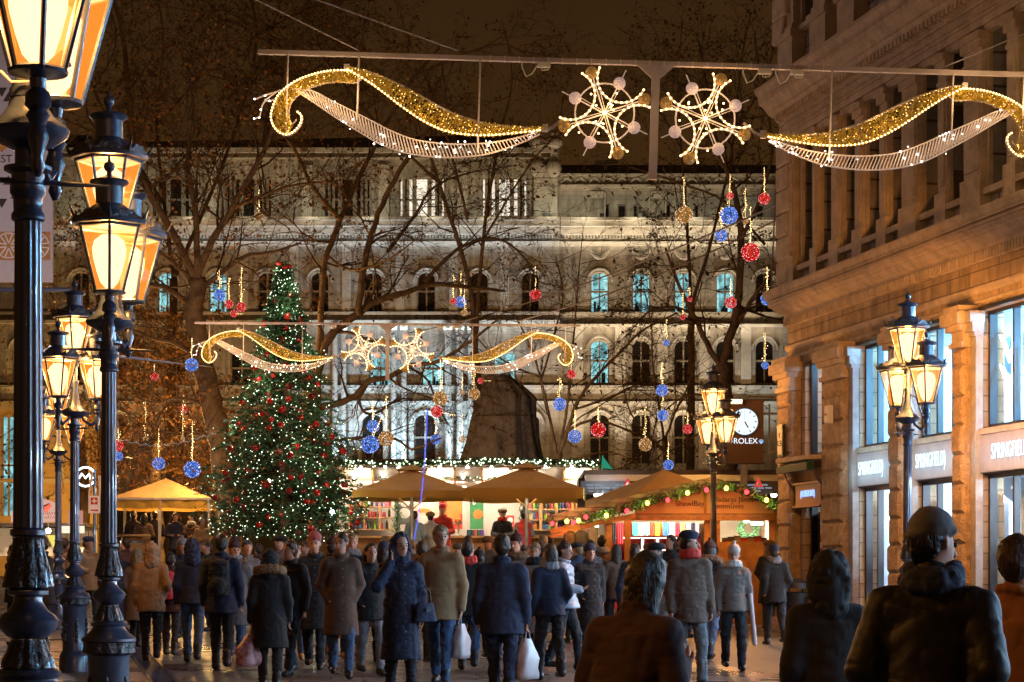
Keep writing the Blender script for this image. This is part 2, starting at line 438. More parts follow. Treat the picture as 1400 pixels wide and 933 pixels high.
# openings (x0,x1,z0,z1)
lower = [(0.95, 2.15), (3.7, 5.4), (6.2, 8.0), (8.75, 11.3), (12.2, 14.7), (15.6, 18.0), (19.0, 21.6), (22.4, 25.0), (25.8, 28.4), (29.2, 31.8), (32.6, 35.2)]
def wall_grid(mb, x0, x1, z0, z1, ops, y=0.0, th=0.35):
    xs = sorted({x0, x1, *[o[0] for o in ops], *[o[1] for o in ops]})
    zs = sorted({z0, z1, *[o[2] for o in ops], *[o[3] for o in ops]})
    xs = [x for x in xs if x0 <= x <= x1]; zs = [z for z in zs if z0 <= z <= z1]
    for a, b in zip(xs[:-1], xs[1:]):
        for c, d in zip(zs[:-1], zs[1:]):
            mx_, mz_ = (a + b) / 2, (c + d) / 2
            if any(o[0] < mx_ < o[1] and o[2] < mz_ < o[3] for o in ops): continue
            mb.quad((a, y, c), (b, y, c), (b, y, d), (a, y, d))
    for o in ops:
        a, b, c, d = o
        mb.quad((a, y, c), (a, y, d), (a, y + th, d), (a, y + th, c))
        mb.quad((b, y, c), (b, y + th, c), (b, y + th, d), (b, y, d))
        mb.quad((a, y, d), (b, y, d), (b, y + th, d), (a, y + th, d))
        mb.quad((a, y, c), (a, y + th, c), (b, y + th, c), (b, y, c))
w = MB()
ops = []
for i, (a, b) in enumerate(lower):
    ops.append((a, b, 0.72, LZ(1.54) if i else LZ(1.7)))
    ops.append((a, b, LZ(2.22), LZ(3.98)))
wall_grid(w, 0, ENDX, 0, LZ(4.82), ops)
w.bx(0.0, ENDX, 4.5, 9, 0, LZ(13)); w.bx(-0.0, 0.002, 0.0, 9, 0, LZ(13)); w.bx(ENDX - 0.01, ENDX, 0, 9, 0, LZ(13))
w.build('wall', M['stone'], rb)
# upper storey wall with paired windows
up = MB(); uops = []
cent = [1.25, 2.55 + 0.0, 5.05, 7.5, 10.0, 12.6, 15.1, 17.6]
upw = []
upw.append((0.95, 1.55))
upw += [(1.95, 2.5)]
for c in (5.05, 7.5, 10.0, 12.6, 15.1, 17.6, 20.2, 22.8, 25.4):
    upw += [(c - 0.85, c - 0.2), (c + 0.2, c + 0.85)]
upw += [(3.1, 3.65)]
for a, b in upw: uops.append((a, b, LZ(5.75), LZ(8.05)))
for a, b in upw: uops.append((a, b, LZ(10.15), LZ(12.4)))
wall_grid(up, 0, ENDX, LZ(4.82), LZ(13), uops, 0.0, 0.4)
up.build('upper_wall', M['stone_u'], rb)
gl = MB()
for a, b, c, d in uops:
    fr = MB(); t = 0.05
    for (p, q, r_, s_) in ((a, a + t, c, d), (b - t, b, c, d), (a + t, b - t, d - t, d), (a + t, b - t, c, c + t), ((a + b) / 2 - .02, (a + b) / 2 + .02, c + t, d - t), (a + t, b - t, c + 1.5, c + 1.55)):
        fr.bx(p, q, 0.30, 0.36, r_, s_)
    wf = fr.build('window', M['shopframe'], rb)
    MB().bx(a, b, 0.365, 0.40, c, d).build('pane', M['darkglass'], wf)
# pilasters between upper windows, with bases and capitals
pl = MB()
pil = [(0.0, 0.75), (1.62, 1.9), (2.6, 3.0), (3.75, 4.12)]
for c in (5.05, 7.5, 10.0, 12.6, 15.1, 17.6, 20.2, 22.8, 25.4):
    pil += [(c - 0.17, c + 0.17), (c + 0.9, c + 1.55)]
for a, b in pil:
    wdt = 0.10 if b - a < 0.5 else 0.14
    pl.bx(a, b, -wdt, -0.003, LZ(5.95), LZ(7.85))
    pl.bx(a - 0.04, b + 0.04, -wdt - 0.05, -0.003, LZ(5.45), LZ(5.95))
    pl.bx(a - 0.03, b + 0.03, -wdt - 0.05, -0.003, LZ(7.85), LZ(7.97)); pl.bx(a - 0.06, b + 0.06, -wdt - 0.09, -0.003, LZ(7.97), LZ(8.08))
    pl.bx(a - 0.02, b + 0.02, -wdt - 0.02, -0.003, LZ(7.62), LZ(7.68))
    # inner fillet that gives each pilaster a second edge
    pl.bx(a + 0.06, b - 0.06, -wdt - 0.03, -wdt, LZ(6.05), LZ(7.55))
pl.build('pilasters', M['stone_t'], rb)
for a, b in upw:
    for z0, z1 in ((5.75, 8.05), (10.15, 12.4)):
        ws = MB()
        ws.bx(a - 0.07, a - 0.004, -0.07, -0.003, LZ(z0), LZ(z1)); ws.bx(b + 0.004, b + 0.07, -0.07, -0.003, LZ(z0), LZ(z1))
        ws.bx(a - 0.1, b + 0.1, -0.10, -0.003, LZ(z1), LZ(z1) + 0.12)
        ws.bx(a - 0.1, b + 0.1, -0.14, -0.003, LZ(z0) - 0.1, LZ(z0))
        ws.build('window_surround', M['stone_t'], rb)
# corner quoins
q = MB(); z = LZ(5.5); k = 0
while z < LZ(8.1):
    q.cbx(-0.10, 0.62 if k % 2 else 0.5, -0.22, -0.14, z, z + 0.42, 0.03); z += 0.44; k += 1
q.build('quoins', M['stone_t'], rb); q = MB(); z = LZ(10.0)
while z < LZ(12.9):
    q.cbx(-0.10, 0.66 if k % 2 else 0.5, -0.3, -0.004, z, z + 0.42, 0.03); z += 0.44; k += 1
q.build('quoins', M['stone_t'], rb)
def cornice(mb, prof, x0, x1):
    """prof: (y,z) outline, swept along x"""
    prof = [(p[0] * 0.55, p[1]) for p in prof]
    n = len(prof)
    v = [(x0 + p[0] * 1.0, p[0], p[1]) for p in prof] + [(x1, p[0], p[1]) for p in prof]
    f = [(i, i + 1, i + 1 + n, i + n) for i in range(n - 1)]
    f += [tuple(range(n - 1, -1, -1)), tuple(range(n, 2 * n))]
    mb.add(v, f)
cn = MB()
cornice(cn, [(0, LZ(4.86)), (-0.10, LZ(4.86)), (-0.12, LZ(4.93)), (-0.28, LZ(4.98)), (-0.45, LZ(5.08)), (-0.55, LZ(5.10)), (-0.56, LZ(5.2)), (-0.66, LZ(5.28)), (-0.70, LZ(5.36)), (-0.70, LZ(5.40)), (-0.4, LZ(5.46)), (0, LZ(5.48))], 0, ENDX)
cornice(cn, [(0, LZ(4.24)), (-0.06, LZ(4.26)), (-0.10, LZ(4.31)), (-0.10, LZ(4.35)), (0, LZ(4.38))], 0, ENDX)
cornice(cn, [(0, LZ(4.10)), (-0.03, LZ(4.11)), (-0.04, LZ(4.14)), (0, LZ(4.16))], 0, ENDX)
cornice(cn, [(0, LZ(8.16)), (-0.26, LZ(8.16)), (-0.28, LZ(8.26)), (-0.24, LZ(8.3)), (-0.24, LZ(8.55)), (-0.3, LZ(8.58)), (-0.36, LZ(8.66)), (-0.5, LZ(8.72)), (-0.72, LZ(8.92)), (-0.8, LZ(8.95)), (-0.82, LZ(9.1)), (-0.92, LZ(9.2)), (-0.92, LZ(9.26)), (-0.3, LZ(9.36)), (0, LZ(9.36))], 0, ENDX)
cn.build('cornice', M['stone_t'], rb)
dn = MB(); x = 0.0
while x < ENDX:
    dn.bx(x, x + 0.06, -0.10, -0.051, LZ(4.72), LZ(4.86)); x += 0.105
dn.bx(0, ENDX, -0.05, -0.002, LZ(4.70), LZ(4.858))
for (yy_, zz_, t_) in ((0.09, 4.955, .035), (0.20, 5.04, .03), (0.325, 5.15, .03), (0.345, 5.215, .02), (0.16, 8.34, .04), (0.16, 8.48, .03), (0.30, 8.76, .03), (0.45, 9.02, .03)):
    dn.bx(-0.02, ENDX, -yy_ - 0.025, -yy_ + 0.05, LZ(zz_), LZ(zz_ + t_))
x = 0.0
while x < ENDX:
    dn.bx(x, x + 0.09, -0.27, -0.16, LZ(8.58), LZ(8.68)); x += 0.16
dn.build('dentils', M['stone_t'], rb)
# pedestals and engaged columns of the storey above
for a in (0.15, 1.9, 3.3, 5.8, 8.4, 11.0, 13.6):
    pd = MB()
    pd.bx(a, a + 0.8, -0.26, -0.003, LZ(9.37), LZ(9.95)); pd.bx(a - 0.06, a + 0.86, -0.31, -0.003, LZ(9.95), LZ(10.08))
    pd.bx(a + 0.1, a + 0.7, -0.2, -0.003, LZ(10.08), LZ(12.9)); pd.bx(a + 0.04, a + 0.76, -0.25, -0.003, LZ(10.08), LZ(10.2))
    pd.build('pedestal', M['stone_t'], rb)
# ground-floor piers: rough blocks, capital with two scrolled courses, slim pilaster on the near side
M['stone_g'] = mat('grey_stone', (0.36, 0.33, 0.31), 0.8, 0, 0.25, 6, 0.3, 30)
piers = [(0.02, 0.72), (2.42, 3.45), (5.55, 6.05), (8.12, 8.55), (11.5, 12.0), (14.9, 15.4), (18.2, 18.8), (21.7, 22.25), (25.1, 25.65), (28.5, 29.05), (31.9, 32.45), (35.3, 36)]
for i, (a, b) in enumerate(piers):
    pr = MB(); pc = MB(); slim = MB()
    pr.bx(a + 0.03, b - 0.03, -0.17, -0.003, 0.3, LZ(3.45))
    z = 0.5
    while z < LZ(3.45):
        h = 0.44
        jit = rnd.uniform(-0.02, 0.02)
        pr.cbx(a - jit, b + jit, -0.23 + rnd.uniform(-0.02, 0.015), -0.004, z, min(z + h, LZ(3.45)), 0.05)
        z += h + 0.004
    pr.cbx(a - 0.08, b + 0.08, -0.33, -0.22, 0.4, 1.02, 0.04)
    po = pr.build('rusticated_pier', M['stone_r'], rb)
    pc.bx(a - 0.03, b + 0.03, -0.26, -0.003, LZ(3.46), LZ(3.54)); pc.bx(a - 0.0, b + 0.0, -0.22, -0.003, LZ(3.54), LZ(3.705))
    pc.bx(a - 0.06, b + 0.06, -0.30, -0.003, LZ(3.705), LZ(3.80)); pc.bx(a - 0.12, b + 0.12, -0.36, -0.003, LZ(3.80), LZ(3.985)); pc.bx(a - 0.07, b + 0.07, -0.32, -0.003, LZ(3.985), LZ(4.08))
    pc.build('capital', M['stone_t'], po)
    if i >= 1:
        slim.bx(b + 0.05, b + 0.24, -0.12, -0.003, 0.5, LZ(3.6))
        slim.bx(b + 0.03, b + 0.26, -0.15, -0.003, LZ(3.6), LZ(3.665)); slim.bx(b + 0.01, b + 0.28, -0.19, -0.003, LZ(3.665), LZ(3.805)); slim.bx(b - 0.02, b + 0.31, -0.24, -0.003, LZ(3.805), LZ(3.97))
        slim.build('slim_pilaster', M['stone_g'], rb)
# shop windows: frames, panes, fascia
for i, (a, b) in enumerate(lower):
    for lo, z0, z1 in ((True, 0.72, LZ(1.54) if i else LZ(1.7)), (False, LZ(2.22), LZ(3.98))):
        fr = MB(); t = 0.06
        fr.bx(a, a + t, 0.10, 0.22, z0, z1); fr.bx(b - t, b, 0.10, 0.22, z0, z1)
        fr.bx(a + t, b - t, 0.10, 0.22, z1 - t, z1); fr.bx(a + t, b - t, 0.10, 0.22, z0, z0 + (0.12 if lo else t))
        nm = 2 if (b - a) > 1.5 else 1
        for j in range(nm):
            mxx = a + (b - a) * (j + 1) / (nm + 1)
            fr.bx(mxx - 0.03, mxx + 0.03, 0.11, 0.21, z0 + 0.06, z1 - 0.06)
        wfo = fr.build('window' if (i or not lo) else 'door', M['shopframe'], rb)
        if i or not lo:
            MB().quad((a + 0.01, 0.16, z0), (b - 0.01, 0.16, z0), (b - 0.01, 0.16, z1), (a + 0.01, 0.16, z1)).build('pane', M['shopglass'], wfo)
        if not lo and i:
            MB().bx(a - 0.03, b + 0.03, -0.05, 0.12, z1 + 0.003, z1 + 0.06).build('lintel_strip', M['shopframe'], rb)
            MB().bx(a, b, -0.06, 0.1, z0 - 0.09, z0 - 0.004).build('sill', M['stone_t'], rb)
# shop fascia signs
neon_txt = 'SPRINGFIELD)'
for i in (1, 2, 3, 4):
    a, b = lower[i]
    s_ = empty('shop_sign', (0, 0, 0), 0, None, None)
    s_.parent = rb
    f_ = MB(); f_.bx(a - 0.04, b + 0.04, -0.05, 0.09, LZ(1.56), LZ(2.12))
    x = a - 0.03
    while x < b + 0.03:
        f_.bx(x, x + 0.02, -0.058, -0.0505, LZ(1.57), LZ(2.11)); x += 0.045
    f_.build('fascia_board', M['fascia'], s_)
    wd = min(1.45, (b - a) * 0.74)
    text_mesh('lettering', neon_txt, 0.33, M['neon_letter'], s_, ((a + b) / 2 - 0.08, -0.10, LZ(1.84)), (PI / 2, 0, 0), 0.004, wd / 2.35, bold=-0.004, space=1.05)
    area('sign_glow', rb.matrix_basis @ Vector(((a + b) / 2, -0.35, LZ(1.84))), rb.matrix_basis @ Vector(((a + b) / 2, 0, LZ(1.84))), (0.40, 0.78, 1.0), 8, b - a, 0.4)
# shop interiors: two lit rooms
rm = MB()
for z0, z1 in ((0.70, LZ(1.75)), (LZ(2.1), LZ(4.0))):
    rm.quad((3.6, 0.36, z0), (36.0, 0.36, z0), (36.0, 3.5, z0), (3.6, 3.5, z0))
    rm.quad((3.6, 3.5, z0), (36.0, 3.5, z0), (36.0, 3.5, z1), (3.6, 3.5, z1))
    rm.quad((3.6, 0.36, z1), (36.0, 0.36, z1), (36.0, 3.5, z1), (3.6, 3.5, z1))
    rm.quad((3.6, 0.36, z0), (3.6, 3.5, z0), (3.6, 3.5, z1), (3.6, 0.36, z1))
    # displays right behind the glass: hanging panels and ribbed screens
rm.build('shop_room', M['shopwhite'], rb)
pn = MB()
for (a, b) in lower[1:]:
    for k_ in range(3):
        x = a + 0.12 + k_ * (b - a) / 3
        pn.bx(x, x + (b - a) / 3 * 0.62, 0.75 + 0.25 * k_, 0.78 + 0.25 * k_, LZ(2.25), LZ(3.75))
    for k_ in range(5):
        x = a + 0.3 + k_ * (b - a) / 5
        pn.bx(x, x + 0.02, 1.5, 1.52, LZ(2.3), LZ(3.9))
    pn.bx(a + 0.05, a + 0.55, 0.6, 0.62, 0.9, LZ(1.3))
pn.build('display_panels', M['shopwhite'], rb)
shelf = MB()
for (a, b) in lower[1:]:
    for z in (1.3, 1.9, 2.5): shelf.bx(a + 0.9, b - 0.1, 1.6, 2.0, z, z + 0.03)
    shelf.bx(a + 0.85, a + 0.9, 1.6, 2.0, 0.72, 3.0); shelf.bx(b - 0.1, b - 0.05, 1.6, 2.0, 0.72, 3.0)
shelf.build('shelving', M['shopframe'], rb)
for z in (LZ(3.9), LZ(1.7)):
    for x in (4.6, 7.1, 10.0, 13.4, 16.8, 20.3, 23.7, 27.1, 30.5, 33.9):
        area('shop_light', rb.matrix_basis @ Vector((x, 2.2, z)), rb.matrix_basis @ Vector((x, 0.6, z - 3.0)), (0.22, 0.62, 1.0) if z > 4 else (0.62, 0.82, 1.0), 1350 if z > 4 else 760, 2.0, 1.2)
MB().bx(0.9, 3.4, 0.5, 3.4, LZ(2.1), LZ(2.15)).bx(0.85, 2.3, 2.0, 2.05, 0.7, LZ(4)).build('stair_room', M['cream'], rb)
area('stair_light', rb.matrix_basis @ Vector((1.5, 1.0, LZ(3.9))), rb.matrix_basis @ Vector((1.5, 1.0, 0)), (0.8, 0.75, 0.9), 60, 1, 0.8)
# neon V figures inside the big upper window
nv = empty('neon_figure', (0, 0, 0), 0, 'white neon chevrons glowing inside the widest upper shop window', 'neon light')
nv.location = rb.matrix_basis @ Vector((9.22, 0.22, LZ(3.05))); nv.rotation_euler = (0, 0, ANG)
tb = MB()
for k_ in range(4):
    dx = k_ * 0.05
    for dz in (0.28, -0.16):
        tb.tube([(-0.33 + dx, 0, dz + 0.28 - 0.02 * k_), (0.0 + dx * .2, 0, dz - 0.16 + 0.03 * k_)], 0.012, 6)
        tb.tube([(0.33 - dx, 0, dz + 0.28 - 0.02 * k_), (0.0 + dx * .2, 0, dz - 0.16 + 0.03 * k_)], 0.012, 6)
tb.build('neon_tubes', M['neon'], nv)
nv2 = empty('neon_bars', rb.matrix_basis @ Vector((9.95, 0.22, LZ(2.95))), ANG, 'upright white neon bars beside the chevrons in the shop window', 'neon light')
tb = MB()
for k_ in range(5): tb.tube([(-0.2 + 0.1 * k_, 0, -0.42 + .02 * k_), (-0.2 + 0.1 * k_, 0, 0.42)], 0.014, 6)
tb.build('neon_tubes', M['neon'], nv2)
for xx, lab in ((4.75, 'thin white neon sign in the upper window above the first lit fascia'), (7.5, 'white neon lettering in the upper window behind the street lamp')):
    nn = empty('neon_lines', rb.matrix_basis @ Vector((xx, 0.22, LZ(2.9))), ANG, lab, 'neon light')
    tb = MB()
    for k_ in range(4): tb.tube([(-0.15 + 0.08 * k_, 0, -0.3), (-0.17 + 0.08 * k_, 0, 0.25 - .05 * (k_ % 2))], 0.012, 6)
    tb.build('neon_tubes', M['neon'], nn)
# goods in the lower windows
def rbp(x, y, z): return rb.matrix_basis @ Vector((x, y, z))
def dummy(name, x, y, z, h, m_, label):
    e_ = empty(name, rbp(x, y, z), ANG, label, 'mannequin')
    t_ = MB()
    t_.lathe([(0.02, h * 0.42), (0.14, h * 0.45), (0.17, h * 0.5), (0.12, h * 0.62), (0.17, h * 0.76), (0.19, h * 0.82), (0.06, h * 0.86), (0.05, h * 0.88)], n=14)
    t_.build('dress', m_, e_, smooth=True)
    MB().lathe([(0.01, h * 0.87), (0.07, h * 0.9), (0.08, h * 0.95), (0.05, h)], n=12).build('head', M['white'], e_, smooth=True)
    MB().tube([(0, 0, 0), (0, 0, h * 0.44)], 0.02, 6).lathe([(0.15, 0), (0.15, 0.02)], n=12).build('stand', M['steel'], e_)
dummy('mannequin', 4.55, 0.55, 0.72, 1.7, M['redm'], 'mannequin in a red dress in the first lit shop window past the door')
dummy('mannequin', 10.2, 0.8, 0.72, 1.8, mat('navy_cloth', (0.03, 0.05, 0.12), 0.8), 'mannequin in dark clothes in the widest ground floor window')
dummy('mannequin', 9.6, 1.1, 0.72, 1.75, mat('pale_cloth', (0.5, 0.5, 0.5), 0.8), 'mannequin in pale clothes in the widest ground floor window')
for i_, (xx, zz, c_) in enumerate([(9.3, 1.95, (0.3, 0.1, 0.05)), (9.8, 1.95, (0.1, 0.2, 0.3)), (10.6, 1.35, (0.4, 0.1, 0.1)), (10.9, 1.95, (0.05, 0.05, 0.06)), (4.9, 1.95, (0.4, 0.05, 0.05)), (7.2, 1.95, (0.1, 0.15, 0.3))]):
    b_ = MB(); [b_.bx(-0.16 + rnd.uniform(-.01, .01), 0.16, -0.12, 0.12, k * 0.045, k * 0.045 + 0.04) for k in range(5)]
    o = b_.build('folded_clothes', mat('folded_cloth', c_, 0.8)); o.location = rbp(xx, 1.8, zz - 0.02); o.rotation_euler = (0, 0, ANG)
    tag(o, 'pile of folded clothes on the shop shelves behind the glass', 'clothes', 'folded clothes on the shop shelves')
# door side: small sign box, awning, banner
M['green_aw'] = mat('green_awning', (0.015, 0.07, 0.045), 0.7, 0, 0.2)
aw = empty('shop_awning', rbp(1.6, -0.004, LZ(1.98)), ANG, 'dark green rolled awning over the narrow corner shop door', 'awning')
MB().bx(-0.85, 0.85, -0.5, 0, 0.12, 0.20).build('cover', M['stone_t'], aw)
MB().tube([(-0.82, -0.42, 0.03), (0.82, -0.42, 0.03)], 0.07, 10).bx(-0.82, 0.82, -0.5, -0.36, -0.07, 0.03).build('cloth', M['green_aw'], aw)
ab = MB()
for x in (-0.78, 0.78): ab.tube([(x, 0, -0.6), (x, -0.3, -0.2), (x, -0.42, 0.1)], 0.014, 6)
ab.build('brackets', M['iron'], aw)
M['signbox'] = mat('bronze_board', (0.28, 0.19, 0.10), 0.5, 0.2, 0.15)
sb = empty('door_sign', rbp(1.55, -0.004, LZ(1.52)), ANG, 'brown sign box with small blue lettering above the corner door', 'sign')
MB().bx(-0.68, 0.68, -0.16, 0, -0.2, 0.17).bx(-0.72, 0.72, -0.2, 0, 0.173, 0.21).bx(-0.72, 0.72, -0.2, 0, -0.24, -0.203).build('board', M['signbox'], sb)
text_mesh('lettering', '(HORIZONT)', 0.16, glow('blue_sign', (0.25, 0.4, 1.0), 1.6), sb, (0, -0.17, 0), ext=0.006, sx=0.8)
dd = MB(); dd.bx(0.98, 1.5, 0.26, 0.30, 0.75, LZ(1.2)); dd.bx(1.52, 2.12, 0.28, 0.32, 0.75, LZ(1.2)); dd.build('door_leaf', M['wood_d'], rb)
bn_ = empty('rental_banner', rbp(1.8, 0.0, LZ(0.25)), ANG, 'tall white paper banner with red letters in the corner doorway', 'banner')
MB().bx(-0.22, 0.22, 0.06, 0.075, -1.15, 0.95).build('sheet', mat('paper', (0.55, 0.50, 0.52), 0.7), bn_)
text_mesh('lettering', 'KIADÓ', 0.2, M['redm'], bn_, (0, 0.05, 0.45), ext=0.004, sx=0.65)
text_mesh('small_lettering', 'TO RENT', 0.11, M['redm'], bn_, (0, 0.05, 0.25), ext=0.004, sx=0.8)
ms = empty('wall_plaque', rbp(0.36, -0.24, LZ(2.55)), ANG, 'small white lettered plaque in a black frame on the corner pier', 'plaque')
MB().bx(-0.16, 0.16, -0.05, -0.01, -0.3, 0.3).build('frame', M['black'], ms); MB().bx(-0.12, 0.12, -0.056, -0.051, -0.26, 0.26).build('face', M['white'], ms)
text_mesh('lettering', 'V.\nKER', 0.15, M['black'], ms, (0, -0.06, 0.02), ext=0.003)
al = empty('alarm_box', rbp(2.95, -0.235, LZ(2.85)), ANG, 'small white alarm box on the broad rough pier', 'alarm box')
MB().cbx(-0.1, 0.1, -0.1, 0, -0.16, 0.16, 0.02).build('case', M['white'], al)
MB().tube([(0, -0.1, 0), (0, -0.115, 0)], 0.02, 8).build('button', M['redm'], al)
# litter bin by the door
lb = empty('litter_bin', (4.95, 38.3, G(38.3)), 0.3, 'black street litter bin against the stone pier beside the corner door', 'litter bin')
MB().lathe([(0.2, 0.05), (0.2, 0.07), (0.24, 0.7), (0.25, 0.78), (0.22, 0.80)], n=20).build('body', M['black'], lb, smooth=True)
MB().lathe([(0.26, 0.86), (0.25, 0.95), (0.1, 1.03), (0.02, 1.04)], n=20).build('lid', M['black'], lb, smooth=True)
lm = MB(); [lm.tube([(0.2 * math.cos(a), 0.2 * math.sin(a), 0.78), (0.2 * math.cos(a), 0.2 * math.sin(a), 0.88)], 0.015, 6) for a in (0.5, 2.1, 3.7, 5.3)]
lm.lathe([(0.16, 0), (0.16, 0.05)], n=16); lm.build('stand', M['black'], lb)

# ================================================================== FAR BUILDING
D2 = 143.0
fx = lambda px: (px - 700) * D2 / F
fz = lambda py: CAMZ + (HY - py) * D2 / F
M['plaster'] = block_mat('facade_plaster', (0.46, 0.40, 0.31), (0.44, 0.38, 0.295), (0.38, 0.32, 0.25), 2.2, 0.55, 'XZ', 0.85, 0.25, 0.03, 1.6, nbump=0.2)
M['plaster_t'] = mat('facade_trim', (0.52, 0.46, 0.37), 0.8, 0, 0.2, 1.5, 0.2, 5)
M['roof'] = mat('slate_roof', (0.035, 0.028, 0.026), 0.6, 0, 0.3, 2)
M['win_teal'] = glow('window_teal', (0.25, 0.62, 0.66), 0.75, var=0.6, ns=1.6)
M['win_warm'] = glow('window_warm', (1.0, 0.86, 0.66), 0.85, var=0.2, ns=1.0)
M['win_dark'] = mat('window_dark', (0.015, 0.013, 0.012), 0.2, 0, 0.2)
M['curtain'] = glow('lit_curtain', (0.42, 0.75, 0.74), 0.8, var=0.3, ns=4)
M['win_item'] = mat('room_silhouette', (0.03, 0.05, 0.05), 0.8)
M['frame_w'] = mat('sash_paint', (0.32, 0.26, 0.19), 0.6, 0, 0.1)
fb = empty('palace_building', (0, D2, 0), 0, 'long pale palace front with arched windows and dark roof behind the square', 'building')
W = MB(); arch = MB(); opsF = []; wins = []
def win(cx, w_, top, bot, kind, ar=True):
    opsF.append((fx(cx - w_ / 2), fx(cx + w_ / 2), fz(bot), fz(top))); wins.append((cx, w_, top, bot, kind, ar))
for cx, k in ((160, 'd'), (228, 't'), (298, 't'), (365, 'd'), (437, 'd'), (510, 'd'), (583, 'd'), (655, 'd'), (725, 'd'), (820, 't'), (877, 't'), (935, 't'), (992, 't'), (1046, 'd')):
    win(cx, 25, 372, 427, k)
for cx, k in ((160, 'd'), (240, 'd'), (820, 't'), (877, 'd'), (935, 'd'), (992, 'd'), (1046, 'd')): win(cx, 26, 465, 524, k)
for cx, k in ((330, 'd'), (400, 'd'), (520, 't'), (592, 't'), (690, 't'), (755, 'd')): win(cx, 30, 482, 527, k, False)
for cx, k in ((509, 'd'), (581, 'd'), (655, 'd'), (725, 'd'), (820, 'd'), (877, 'd'), (935, 'd'), (992, 'd'), (160, 'd'), (240, 'd'), (330, 'd')): win(cx, 30 if cx < 600 else 27, 566, 634, k)
for cx, k in ((240, 'd'), (340, 'd'), (475, 'd'), (577, 'w'), (690, 'w')): win(cx, 62, 243, 296, k, False)
for cx, w_ in ((829, 7), (850, 11), (869, 7), (913, 7), (953, 7), (1000, 7), (1040, 11)): win(cx, w_, 279, 308, 'd', False)
for cx in (110, 30): win(cx, 26, 372, 427, 'd'); win(cx, 26, 465, 524, 'd')
Ls, Rs = fx(-60), fx(1180)
wall_grid(W, Ls, fx(765), fz(780), fz(204), [o for o in opsF if o[1] < fx(765)], 0.0, 0.45)
wall_grid(W, fx(765), Rs, fz(780), fz(238), [o for o in opsF if o[0] > fx(765)], 0.15, 0.45)
W.build('wall', M['plaster'], fb)
for (cx, w_, top, bot, kind, ar) in wins:
    y = 0.0 if cx < 765 else 0.15
    a, b, c, d = fx(cx - w_ / 2), fx(cx + w_ / 2), fz(bot), fz(top); arch = MB()
    if ar:
        n = 10; r_ = (b - a) / 2; pts = [((a + b) / 2 + r_ * math.cos(PI * k / n), d - r_ + r_ * math.sin(PI * k / n)) for k in range(n + 1)]
        for k in range(n):
            p, q_ = pts[k], pts[k + 1]
            W2 = [(p[0], y + 0.004, p[1]), (q_[0], y + 0.004, q_[1]), (q_[0], y + 0.004, d), (p[0], y + 0.004, d)]
            arch.quad(*W2)
            arch.quad((p[0], y + 0.004, p[1]), (q_[0], y + 0.004, q_[1]), (q_[0], y + 0.4, q_[1]), (p[0], y + 0.4, p[1]))
        hood = MB(); hp = [((a + b) / 2 + (r_ + 0.22) * math.cos(PI * k / n), y - 0.1, d - r_ + (r_ + 0.22) * math.sin(PI * k / n)) for k in range(n + 1)]
        arch.tube(hp, 0.09, 6)
    fr = MB(); t = 0.07; m_ = (a + b) / 2
    fr.bx(a, a + t, y + 0.28, y + 0.36, c, d); fr.bx(b - t, b, y + 0.28, y + 0.36, c, d); fr.bx(a, b, y + 0.28, y + 0.36, c, c + t); fr.bx(a + t, b - t, y + 0.29, y + 0.35, d - t, d)
    if w_ > 12:
        hz = c + (d - c) * (0.45 if w_ > 40 else 0.53)
        fr.bx(a + t, b - t, y + 0.27, y + 0.37, hz - 0.06, hz + 0.06)
        xs_ = [0.5] if w_ < 40 else [0.11, 0.17, 0.33, 0.66, 0.83, 0.89]
        for f_ in xs_:
            fr.bx(a + (b - a) * f_ - (0.05 if w_ < 40 else 0.14), a + (b - a) * f_ + (0.05 if w_ < 40 else 0.14), y + 0.26, y + 0.38, c + t, d - t)
    wo = fr.build('window', M['frame_w'], fb)
    if ar: arch.build('arch', M['plaster_t'], wo)
    po = MB().quad((a, y + 0.4, c), (b, y + 0.4, c), (b, y + 0.4, d), (a, y + 0.4, d)).build('pane', M['win_' + {'t': 'teal', 'w': 'warm', 'd': 'dark'}[kind]], wo)
    if kind == 't':
        cu = MB(); ww = b - a
        for u0, u1 in ((0.06, rnd.uniform(0.12, 0.3)), (1 - rnd.uniform(0.1, 0.28), 0.94)):
            cu.quad((a + ww * u0, y + 0.39, c + rnd.uniform(0, .8)), (a + ww * u1, y + 0.39, c + rnd.uniform(0, .5)), (a + ww * u1, y + 0.39, d - rnd.uniform(.3, .8)), (a + ww * u0, y + 0.39, d - .3))
        cu.build('curtain', M['curtain'], wo)
        it = MB()
        for _ in range(5):
            u = rnd.uniform(0.15, 0.8); hh = rnd.uniform(0.2, 0.8); it.bx(a + ww * u, a + ww * (u + rnd.uniform(.05, .16)), y + 0.38, y + .385, c, c + hh)
        it.bx(a + ww * .2, a + ww * .8, y + .38, y + .385, d - 1.1, d - 1.05)
        it.build('furniture', M['win_item'], wo)
tr = MB()
def ledge(x0, x1, top, bot, out, y=0.0): tr.bx(fx(x0), fx(x1), y - out, y - 0.003, fz(bot), fz(top))
for x0, x1, y in ((-60, 765, 0.0), (766, 1180, 0.15)):
    ledge(x0, x1, 301, 305, 1.3, y); ledge(x0, x1, 305.1, 312, 1.0, y); ledge(x0, x1, 312.1, 322, 0.5, y)
    ledge(x0, x1, 331, 334, 0.35, y); ledge(x0, x1, 334.1, 337, 0.2, y)
    ledge(x0, x1, 427, 431, 0.25, y)
    ledge(x0, x1, 439 if x0 < 0 else 444, 443 if x0 < 0 else 447, 0.5, y)
    ledge(x0, x1, 527.5, 532, 0.35, y); ledge(x0, x1, 549, 553, 0.3, y)
